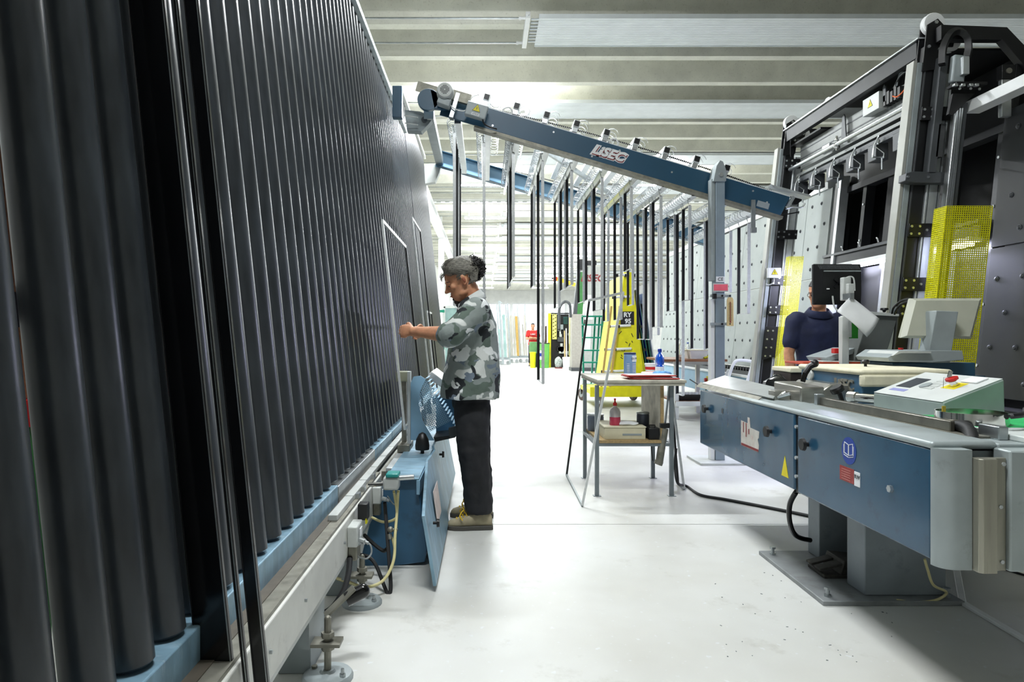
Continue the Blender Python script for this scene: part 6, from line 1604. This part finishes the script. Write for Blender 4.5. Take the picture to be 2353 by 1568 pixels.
# ---------------------------------------------------------------- camouflage cloth
def camo():
    m = bpy.data.materials.new('camouflage_cloth'); m.use_nodes = True; nt = m.node_tree; b = nt.nodes['Principled BSDF']
    b.inputs['Roughness'].default_value = .85
    tc = nt.nodes.new('ShaderNodeTexCoord'); col = None
    base = nt.nodes.new('ShaderNodeRGB'); base.outputs[0].default_value = (*lin('#87908d'), 1); col = base.outputs[0]
    for k, (c, sc, th, off) in enumerate((('#5d6b62', 6.5, .53, 0), ('#d3d6d3', 6.0, .565, 5.3), ('#22262a', 7.0, .60, 9.1), ('#6f7c8a', 8.0, .62, 14.0), ('#e6e9e8', 7.5, .63, 21.0))):
        mp = nt.nodes.new('ShaderNodeMapping'); mp.inputs['Location'].default_value = (off, off * .7, off * .3); mp.inputs['Scale'].default_value = (1, 1, 1.25)
        nt.links.new(tc.outputs['Object'], mp.inputs['Vector'])
        n = nt.nodes.new('ShaderNodeTexNoise'); n.inputs['Scale'].default_value = sc; n.inputs['Detail'].default_value = 2.5; n.inputs['Roughness'].default_value = .45; n.inputs['Distortion'].default_value = .6
        nt.links.new(mp.outputs['Vector'], n.inputs['Vector'])
        r = nt.nodes.new('ShaderNodeValToRGB'); r.color_ramp.elements[0].position = th; r.color_ramp.elements[1].position = th + .012
        r.color_ramp.elements[0].color = (0, 0, 0, 1); r.color_ramp.elements[1].color = (1, 1, 1, 1)
        nt.links.new(n.outputs['Fac'], r.inputs['Fac'])
        mx = nt.nodes.new('ShaderNodeMixRGB'); nt.links.new(r.outputs['Color'], mx.inputs['Fac']); nt.links.new(col, mx.inputs['Color1']); mx.inputs['Color2'].default_value = (*lin(c), 1)
        col = mx.outputs['Color']
    nt.links.new(col, b.inputs['Base Color'])
    n = nt.nodes.new('ShaderNodeTexNoise'); n.inputs['Scale'].default_value = 16; n.inputs['Detail'].default_value = 4; nt.links.new(tc.outputs['Object'], n.inputs['Vector'])
    bp_ = nt.nodes.new('ShaderNodeBump'); bp_.inputs['Strength'].default_value = .35; bp_.inputs['Distance'].default_value = .02
    nt.links.new(n.outputs['Fac'], bp_.inputs['Height']); nt.links.new(bp_.outputs['Normal'], b.inputs['Normal'])
    return m
CAMO = camo()
TROUS = mat('black_trousers', '#1b1c20', .8, 0, .2, 9, bump=.6)
NAVY = mat('navy_polo', '#1d2547', .8, 0, .15, 12, bump=.4)
TEE = mat('red_tshirt', '#c2231f', .8, 0, .12, 12, bump=.3)
BOOT = mat('khaki_suede', '#a1977c', .8, 0, .12, 20, bump=.2); SOLE = mat('boot_sole', '#4a4843', .7)
LACE = mat('yellow_lace', '#e0b818', .6)

def shoe(par, heel, d, name='boot', m1=BOOT, L=.285):
    heel = Vector(heel); d = Vector(d).normalized(); l = Vector((0, 0, 1)).cross(d); u = Vector((0, 0, 1))
    prof = [(0, .03, .075), (.012, .038, .10), (.06, .042, .118), (.10, .044, .118), (.14, .047, .1), (.19, .051, .076), (.24, .047, .06), (.272, .034, .05), (L, .014, .036)]
    m = MB(); m.loft([ring(heel + d * x + u * (.022 + (h - .022) / 2), l, u, w_, (h - .022) / 2 + .004, 16, 2.6) for x, w_, h in prof]); b_ = m.build(name, m1, par, smooth=60)
    m = MB(); m.loft([[heel + d * (x if 0 < x < L else x + (.006 if x else -.006)) + l * s_ * (w_ + .004) + u * z for s_, z in ((-1, .0), (1, .0), (1, .028), (-1, .028))] for x, w_, h in prof]); m.build('sole', SOLE, b_, bevel=.004)
    m = MB()
    for k in range(4):
        x = .16 + .02 * k; z = .1 - .010 * k
        m.tube([heel + d * x + l * .03 + u * (z - .012), heel + d * (x + .008) + u * (z + .004), heel + d * x - l * .03 + u * (z - .012)], .0035, n=5, smooth=3)
    for s_ in (-1, 1):
        m.tube([heel + d * .175 + u * .1, heel + d * .185 + l * s_ * .03 + u * .125, heel + d * .205 + l * s_ * .055 + u * .1, heel + d * .19 + l * s_ * .06 + u * .07], .004, n=5, smooth=4)
    m.build('laces', LACE, b_)
    return b_

# ---------------------------------------------------------------- man in the camouflage shirt
pm = thing('person', 'person in grey camouflage shirt and black trousers holding a spacer frame', 'person', (-.07, 4.5, 0))
HX = Frame((-.146, 4.5, 1.606), (-.883, 0, -.469), (-.469, 0, .883), 1.12)
body = MB()
head_into(body, HX)
limb(body, [(-.065, 4.5, 1.42), (-.085, 4.5, 1.5), (-.12, 4.5, 1.57)], [.075, .06, .062])
body.loft([ring((-.085, 4.5, .86), (1, 0, 0), (0, 1, 0), .13, .16), ring((-.08, 4.5, 1.1), (1, 0, 0), (0, 1, 0), .125, .16), ring((-.07, 4.5, 1.32), (1, 0, 0), (0, 1, 0), .115, .17), ring((-.07, 4.5, 1.44), (1, 0, 0), (0, 1, 0), .075, .14)])
SHN, ELN, WRN = Vector((-.06, 4.3, 1.40)), Vector((-.205, 4.19, 1.245)), Vector((-.455, 4.34, 1.268))
SHF, ELF, WRF = Vector((-.06, 4.7, 1.40)), Vector((-.19, 4.82, 1.245)), Vector((-.405, 4.66, 1.262))
limb(body, [SHN, (SHN + ELN) / 2, ELN], [.06, .052, .046]); limb(body, [ELN, ELN.lerp(WRN, .3), ELN.lerp(WRN, .75), WRN], [.047, .05, .036, .03])
limb(body, [SHF, (SHF + ELF) / 2, ELF], [.06, .052, .046]); limb(body, [ELF, ELF.lerp(WRF, .3), ELF.lerp(WRF, .75), WRF], [.047, .048, .036, .03])
for yk, xk in ((4.39, 0), (4.66, .0)):
    limb(body, [(-.08, yk * .5 + 2.26, .9), (-.075, yk, .5), (-.035, yk, .1)], [.08, .06, .045])
def hframe(w_, tip, up):
    f = (Vector(tip) - w_).normalized(); u = Vector(up); u = (u - f * u.dot(f)).normalized(); return Frame(w_, f, u)
# near hand: back of the hand towards the camera, thumb up, fingers round the frame
FH = hframe(WRN, (-.56, 4.385, 1.27), (0.15, -1, .1)); FH.l = FH.u.cross(FH.f)
if FH.l.z < 0: FH.l = -FH.l
hand_into(body, WRN, FH, 1.0, .95)
FF = hframe(WRF, (-.5, 4.6, 1.262), (0, 1, .2)); FF.l = Vector((0, 0, 1)); hand_into(body, WRF, FF, 1.0, .8)
bo = body.build('body', SKIN, pm, smooth=180); remesh(bo, .0055, 3)
face_parts(HX, pm)
BEARD = mat('grizzled_beard', '#4d4038', .8, 0, .35, 160, bump=.5)
RH = Matrix((HX.f, HX.l, HX.u)).transposed()
m = MB(); m.ball(HX.p(.089, 0, -.094), (.0195 * HX.s, .026 * HX.s, .0165 * HX.s), 14, 8, RH); m.ball(HX.p(.1, 0, -.074), (.009 * HX.s, .012 * HX.s, .009 * HX.s), 10, 6, RH)
m.tube([HX.p(.08, .03, -.056), HX.p(.0945, .02, -.043), HX.p(.102, 0, -.038), HX.p(.0945, -.02, -.043), HX.p(.08, -.03, -.056)], [.003, .005, .0055, .005, .003], n=6, smooth=3)
m.build('beard', BEARD, pm, smooth=60)
# hair: cap, sideburn and bun of curls
hair = MB()
n_ = 24; rings = []
for z, f, b, w_ in HEAD:
    if z < .06: continue
    if z < .11:
        rings.append(ring(HX.p(b + .012, 0, z - .112), HX.f * HX.s, HX.l * HX.s, .03, w_ - .006, n_, 2.2)); continue
    fr_ = f + .010 if z > .175 else f - .10 * min(1, (.185 - z) / .06) - (.012 if z < .16 else 0)
    g_ = .016
    rings.append(ring(HX.p((fr_ + b - g_) / 2, 0, z - .11 + (.014 if z > .2 else 0)), HX.f * HX.s, HX.l * HX.s, max((fr_ - b + g_) / 2, .02), (w_ + .009) if z > .12 else w_ + .004, n_, 2.2))
hair.loft(rings)
for k in range(260):
    t_ = rnd.random(); y = rnd.uniform(-.07, .07); z = rnd.uniform(.03, .12)
    x0 = .085 - abs(y) * .3 - max(0, .08 - z) * .6; ro = math.sqrt(max(0, 1 - (y / .085) ** 2))
    a = HX.p(x0 * ro * .95, y, z * ro + .012); b_ = HX.p(x0 * ro - .08, y * 1.03, z * ro + .03); c = HX.p(-.1, y * .6, .03 + rnd.uniform(-.01, .04))
    hair.tube([a, b_, c], [.0022, .003, .002], n=4, smooth=3)
for k in range(16):
    y = rnd.uniform(-.04, .05); a = HX.p(.085, y, .075 + rnd.uniform(-.01, .02))
    hair.tube([a, a + HX.f * .02 + HX.u * -.005, a + HX.f * .035 + HX.u * -.025 + HX.l * rnd.uniform(-.01, .01)], [.002, .0018, .001], n=4, smooth=4)
def side_y(f, w_=.0765): return w_ * max(0., 1 - (abs(f) / .1) ** 2.25) ** (1 / 2.25)
for s_ in (-1, 1):
    for k in range(420):
        q_ = rnd.random(); f0 = rnd.uniform(.005, .078) if q_ < .75 else rnd.uniform(-.02, .02); z0 = .018 + .55 * max(0, f0) + rnd.uniform(0, .075) - (.03 if f0 < .03 and f0 > .012 else 0)
        pts_ = []
        for j in range(5):
            t_ = j / 4; ff = f0 * (1 - t_) - .075 * t_; zz = z0 * (1 - t_) + (z0 * .35 + .03) * t_
            k_ = math.sqrt(max(.05, 1 - (max(0, zz - .045) / .085) ** 2))
            pts_.append(HX.p(ff, s_ * (side_y(ff * .9) * k_ + .005), zz))
        hair.tube(pts_, [.001, .0021, .0021, .002, .0014], n=4)
    for k in range(60):
        a = HX.p(-.05 + rnd.uniform(-.03, .015), s_ * (.06 + rnd.uniform(0, .008)), rnd.uniform(-.05, .0)); hair.tube([a, a + HX.u * .025 - HX.f * .012, a + HX.u * .05 - HX.f * .035], [.002, .003, .002], n=4)
ho = hair.build('hair', HAIRG, pm, smooth=60)
bun = MB(); bc_ = Vector(at(1087, 617, 4.5))
bun.ball(bc_, (.058, .055, .062), 14, 10)
for k in range(520):
    d_ = Vector((rnd.gauss(0, 1), rnd.gauss(0, 1), rnd.gauss(0, 1))).normalized()
    d_ = (d_ + Vector((.35, 0, -.15))).normalized()
    p0 = bc_ + Vector((d_.x * .055, d_.y * .052, d_.z * .06)); L_ = rnd.uniform(.012, .036); a, b_, _ = basis(d_); r_ = rnd.uniform(.005, .010); ph = rnd.random() * 6
    bun.tube([p0 + d_ * (L_ * q / 7) + a * r_ * math.cos(ph + q * 1.3) + b_ * r_ * math.sin(ph + q * 1.3) for q in range(8)], .0022, n=4)
bun.build('curly_bun', HAIRD, ho, smooth=60)
# shirt
sh = MB(); X_, Y_ = (1, 0, 0), (0, 1, 0)
TR = [(.835, -.10, .197, .235), (.87, -.10, .196, .232), (.99, -.087, .186, .225), (1.10, -.08, .172, .22), (1.2, -.075, .158, .215), (1.31, -.07, .142, .215), (1.38, -.068, .122, .2), (1.435, -.07, .096, .16), (1.47, -.078, .08, .10)]
sh.loft([ring((cx_, 4.5, z), X_, Y_, hd_, hw_, 28, 2.5) for z, cx_, hd_, hw_ in TR])
limb(sh, [Vector((-.06, 4.36, 1.385)), SHN + Vector((0, 0, -.01)), SHN.lerp(ELN, .55), ELN + Vector((.0, 0, 0)), ELN.lerp(WRN, .14)], [.09, .093, .086, .08, .07])
limb(sh, [Vector((-.06, 4.64, 1.385)), SHF + Vector((0, 0, -.01)), SHF.lerp(ELF, .55), ELF, ELF.lerp(WRF, .14)], [.09, .093, .086, .08, .07])
so = sh.build('shirt', CAMO, pm, smooth=180); remesh(so, .011, 5)
tx = bpy.data.textures.new('cloth_folds', 'CLOUDS'); tx.noise_scale = .11; tx.noise_depth = 2
dm = so.modifiers.new('folds', 'DISPLACE'); dm.texture = tx; dm.strength = .022; dm.mid_level = .5; dm.texture_coords = 'LOCAL'
for E, W_ in ((ELN, WRN), (ELF, WRF)):
    d_ = (W_ - E).normalized(); a, b_, _ = basis(d_); m = MB()
    m.loft([[E.lerp(W_, t_) + a * (r_ * math.cos(2 * PI * k / 20)) + b_ * (r_ * math.sin(2 * PI * k / 20)) for k in range(20)] for t_, r_ in ((.02, .062), (.05, .076), (.15, .078), (.2, .072), (.215, .064), (.2, .05))]); m.build('cuff', CAMO, so, smooth=60)
# collar
m = MB(); cr = []
for z, cx_, hd_, hw_ in ((1.44, -.08, .098, .105), (1.475, -.085, .09, .095), (1.515, -.088, .08, .083), (1.525, -.088, .082, .086), (1.49, -.088, .098, .104), (1.45, -.086, .112, .12)):
    cr.append(ring((cx_ - .008, 4.5, z - .022), (1, 0, .62), Y_, hd_ * .9, hw_ * .95, 24, 2.1))
m.loft(cr, cap=False); m.build('collar', CAMO, so, smooth=60, solid=.003)
# trousers
tr = MB()
tr.loft([ring((-.092, 4.5, .93), X_, Y_, .125, .165, 24), ring((-.092, 4.5, .84), X_, Y_, .13, .175, 24), ring((-.088, 4.52, .76), X_, Y_, .122, .19, 24)])
for yk, dx in ((4.39, 0.), (4.655, .005)):
    rr = [(.80, -.09, .122, .1), (.66, -.085, .115, .098), (.5, -.075, .105, .09), (.36, -.062, .098, .085), (.22, -.05, .092, .08), (.15, -.043, .085, .076), (.10, -.038, .082, .073)]
    tr.loft([ring((cx_ + dx, yk + (4.5 - yk) * max(0, (z - .5)) * .8, z), X_, Y_, hd_, hw_, 20, 2.2) for z, cx_, hd_, hw_ in rr])
to = tr.build('trousers', TROUS, pm, smooth=180); remesh(to, .011, 4)
dm = to.modifiers.new('folds', 'DISPLACE'); dm.texture = tx; dm.strength = .03; dm.mid_level = .5; dm.texture_coords = 'LOCAL'
shoe(pm, (.043, 4.39, 0), (-1, -.04, 0)); shoe(pm, (.05, 4.665, 0), (-1, .06, 0))

# ---------------------------------------------------------------- standing helper for the two others
def standing(label, base, fwd, head_yaw, pitch, shirt, trous, arms, hairm, sc=1., collar=True, vox=.008):
    t = thing('person', label, 'person', base)
    F = Frame(base, fwd, (0, 0, 1), sc); f, l, u = F.f, F.l, F.u; p = F.p
    hf = (f * math.cos(head_yaw) + l * math.sin(head_yaw)); hf2 = (hf * math.cos(pitch) - u * math.sin(pitch)); hu = (u * math.cos(pitch) + hf * math.sin(pitch))
    H = Frame(p(.02, 0, 1.63), hf2, hu, sc)
    b = MB(); head_into(b, H)
    limb(b, [p(0, 0, 1.42), p(.005, 0, 1.5), p(.01, 0, 1.57)], [.075 * sc, .056 * sc, .056 * sc])
    b.loft([ring(p(0, 0, z), f, l, a * sc, c * sc) for z, a, c in ((.88, .1, .15), (1.1, .095, .14), (1.3, .11, .17), (1.42, .07, .14))])
    for s_ in (-1, 1): limb(b, [p(0, s_ * .09, .9), p(.01, s_ * .1, .5), p(-.01, s_ * .11, .09)], [.08 * sc, .055 * sc, .042 * sc])
    ar = []
    for s_, (el, wr, tip, up) in zip((1, -1), arms):
        S_, E, W_ = p(0, s_ * .19, 1.4), p(*el), p(*wr); ar.append((S_, E, W_))
        limb(b, [S_, (S_ + E) / 2, E], [.055 * sc, .048 * sc, .042 * sc]); limb(b, [E, E.lerp(W_, .3), W_], [.042 * sc, .043 * sc, .028 * sc])
        T_ = p(*tip); fv = (T_ - W_).normalized(); uv = f * up[0] + l * up[1] + u * up[2]; uv = (uv - fv * uv.dot(fv)).normalized()
        hand_into(b, W_, Frame(W_, fv, uv, sc), sc, .35)
    o = b.build('body', SKIN, t, smooth=180); remesh(o, vox, 2)
    face_parts(H, t)
    m = MB(); rings = []
    for z, ff, bb, w_ in HEAD:
        if z < .1: continue
        fr_ = ff + .008 if z > .175 else ff - .09 * min(1, (.185 - z) / .06) - .012
        rings.append(ring(H.p((fr_ + bb - .008) / 2, 0, z - .11 + (.008 if z > .2 else 0)), H.f * sc, H.l * sc, max((fr_ - bb + .008) / 2, .02), w_ + .006, 20, 2.2))
    m.loft(rings); m.build('hair', hairm, t, smooth=60)
    m = MB(); m.loft([ring(p(0, 0, z), f, l, a * sc, c * sc, 24, 2.5) for z, a, c in ((.86, .125, .19), (1.0, .12, .178), (1.15, .12, .18), (1.3, .128, .205), (1.4, .1, .185), (1.46, .07, .1))])
    for S_, E, W_ in ar: limb(m, [S_ + (p(0, 0, 1.38) - S_) * .25, S_, S_.lerp(E, .45), S_.lerp(E, .62)], [.08 * sc, .078 * sc, .075 * sc, .074 * sc])
    s_o = m.build('shirt', shirt, t, smooth=180); remesh(s_o, vox * 1.4, 3)
    dm = s_o.modifiers.new('folds', 'DISPLACE'); dm.texture = tx; dm.strength = .018; dm.mid_level = .5; dm.texture_coords = 'LOCAL'
    if collar:
        m = MB(); m.loft([ring(p(.005, 0, z), f + u * -.35, l, a * sc, c * sc, 20, 2.1) for z, a, c in ((1.44, .085, .1), (1.5, .068, .076), (1.505, .072, .08), (1.455, .1, .12))], cap=False); m.build('collar', shirt, s_o, smooth=60, solid=.003)
    m = MB(); m.loft([ring(p(0, 0, z), f, l, a * sc, c * sc, 20) for z, a, c in ((.92, .115, .17), (.82, .118, .18), (.76, .1, .18))])
    for s_ in (-1, 1): m.loft([ring(p(x, s_ * y, z), f, l, a * sc, a * .95 * sc, 18) for z, x, y, a in ((.82, 0, .09, .1), (.5, .01, .1, .085), (.12, -.005, .11, .075))])
    to_ = m.build('trousers', trous, t, smooth=180); remesh(to_, vox * 1.4, 3)
    for s_ in (-1, 1): shoe(t, p(-.08, s_ * .11, 0), f * 1.0 + l * s_ * .15)
    return t, F, H
tn, Fn, Hn = standing('person in navy polo shirt standing behind the black monitor', (2.745, 5.62, 0), (-.1, -1, 0), -.75, .18, NAVY, TROUS,
    [((.06, .25, 1.13), (.22, .2, .98), (.3, .19, .97), (0, 0, 1)), ((.03, -.255, 1.12), (.1, -.24, .88), (.13, -.235, .8), (0, -1, 0))], HAIRD, .97)
m = MB()
for s_ in (-1, 1):
    c = Hn.p(.108, s_ * .033, .008)
    m.tube([c + (Hn.l * math.cos(k / 12 * 2 * PI) * .022 + Hn.u * math.sin(k / 12 * 2 * PI) * .016) for k in range(13)], .0018, n=5)
    m.tube([Hn.p(.106, s_ * .054, .012), Hn.p(.03, s_ * .08, .014), Hn.p(-.01, s_ * .078, .004)], .0018, n=5)
m.tube([Hn.p(.108, -.012, .012), Hn.p(.112, 0, .015), Hn.p(.108, .012, .012)], .0018, n=5)
m.build('glasses', BLACK, tn)
tr_, Fr, Hr = standing('person in red T-shirt with folded arms far down the hall', (1.96, 28.1, 0), (0, -1, 0), .0, .05, TEE, TROUS,
    [((.1, .25, 1.12), (.2, -.02, 1.16), (.2, -.1, 1.17), (1, 0, 0)), ((.1, -.25, 1.12), (.16, .02, 1.12), (.16, .1, 1.12), (1, 0, 0))], HAIRD, 1.0, collar=False, vox=.012)

text('shirt_print', 'LiSEC', .09, WHITE, tr_, (1.96, 27.93, 1.3), (1, 0, 0), (0, 0, 1), depth=.02)

# ================================================================== SMALL THINGS LAST
ca = thing('floor_cable', 'thin dark cable on the floor under the right end of the bench', 'cable', onfloor(2300, 1306))
MB().tube([onfloor(2265, 1298, .006), onfloor(2300, 1306, .006), onfloor(2353, 1322, .006), onfloor(2430, 1345, .006)], .006, n=6, smooth=5).build('cable', RUBBER, ca)
db = MB()
for k in range(45):
    p = onfloor(rnd.uniform(1640, 2050), rnd.uniform(1290, 1540), .001)
    if 1.5 < p.x < 2.25 and 3.08 < p.y < 3.92: continue
    db.obox(p, (rnd.uniform(.003, .010), rnd.uniform(.002, .006), .002), Matrix.Rotation(rnd.uniform(0, 3), 3, 'Z'))
d_o = db.build('floor_chips', mat('chip_grey', '#8b9091', .7, 0, .3, 200), None, kind='stuff')
tag(d_o, 'scattered small plastic and metal chips on the floor by the pedestal', 'debris')
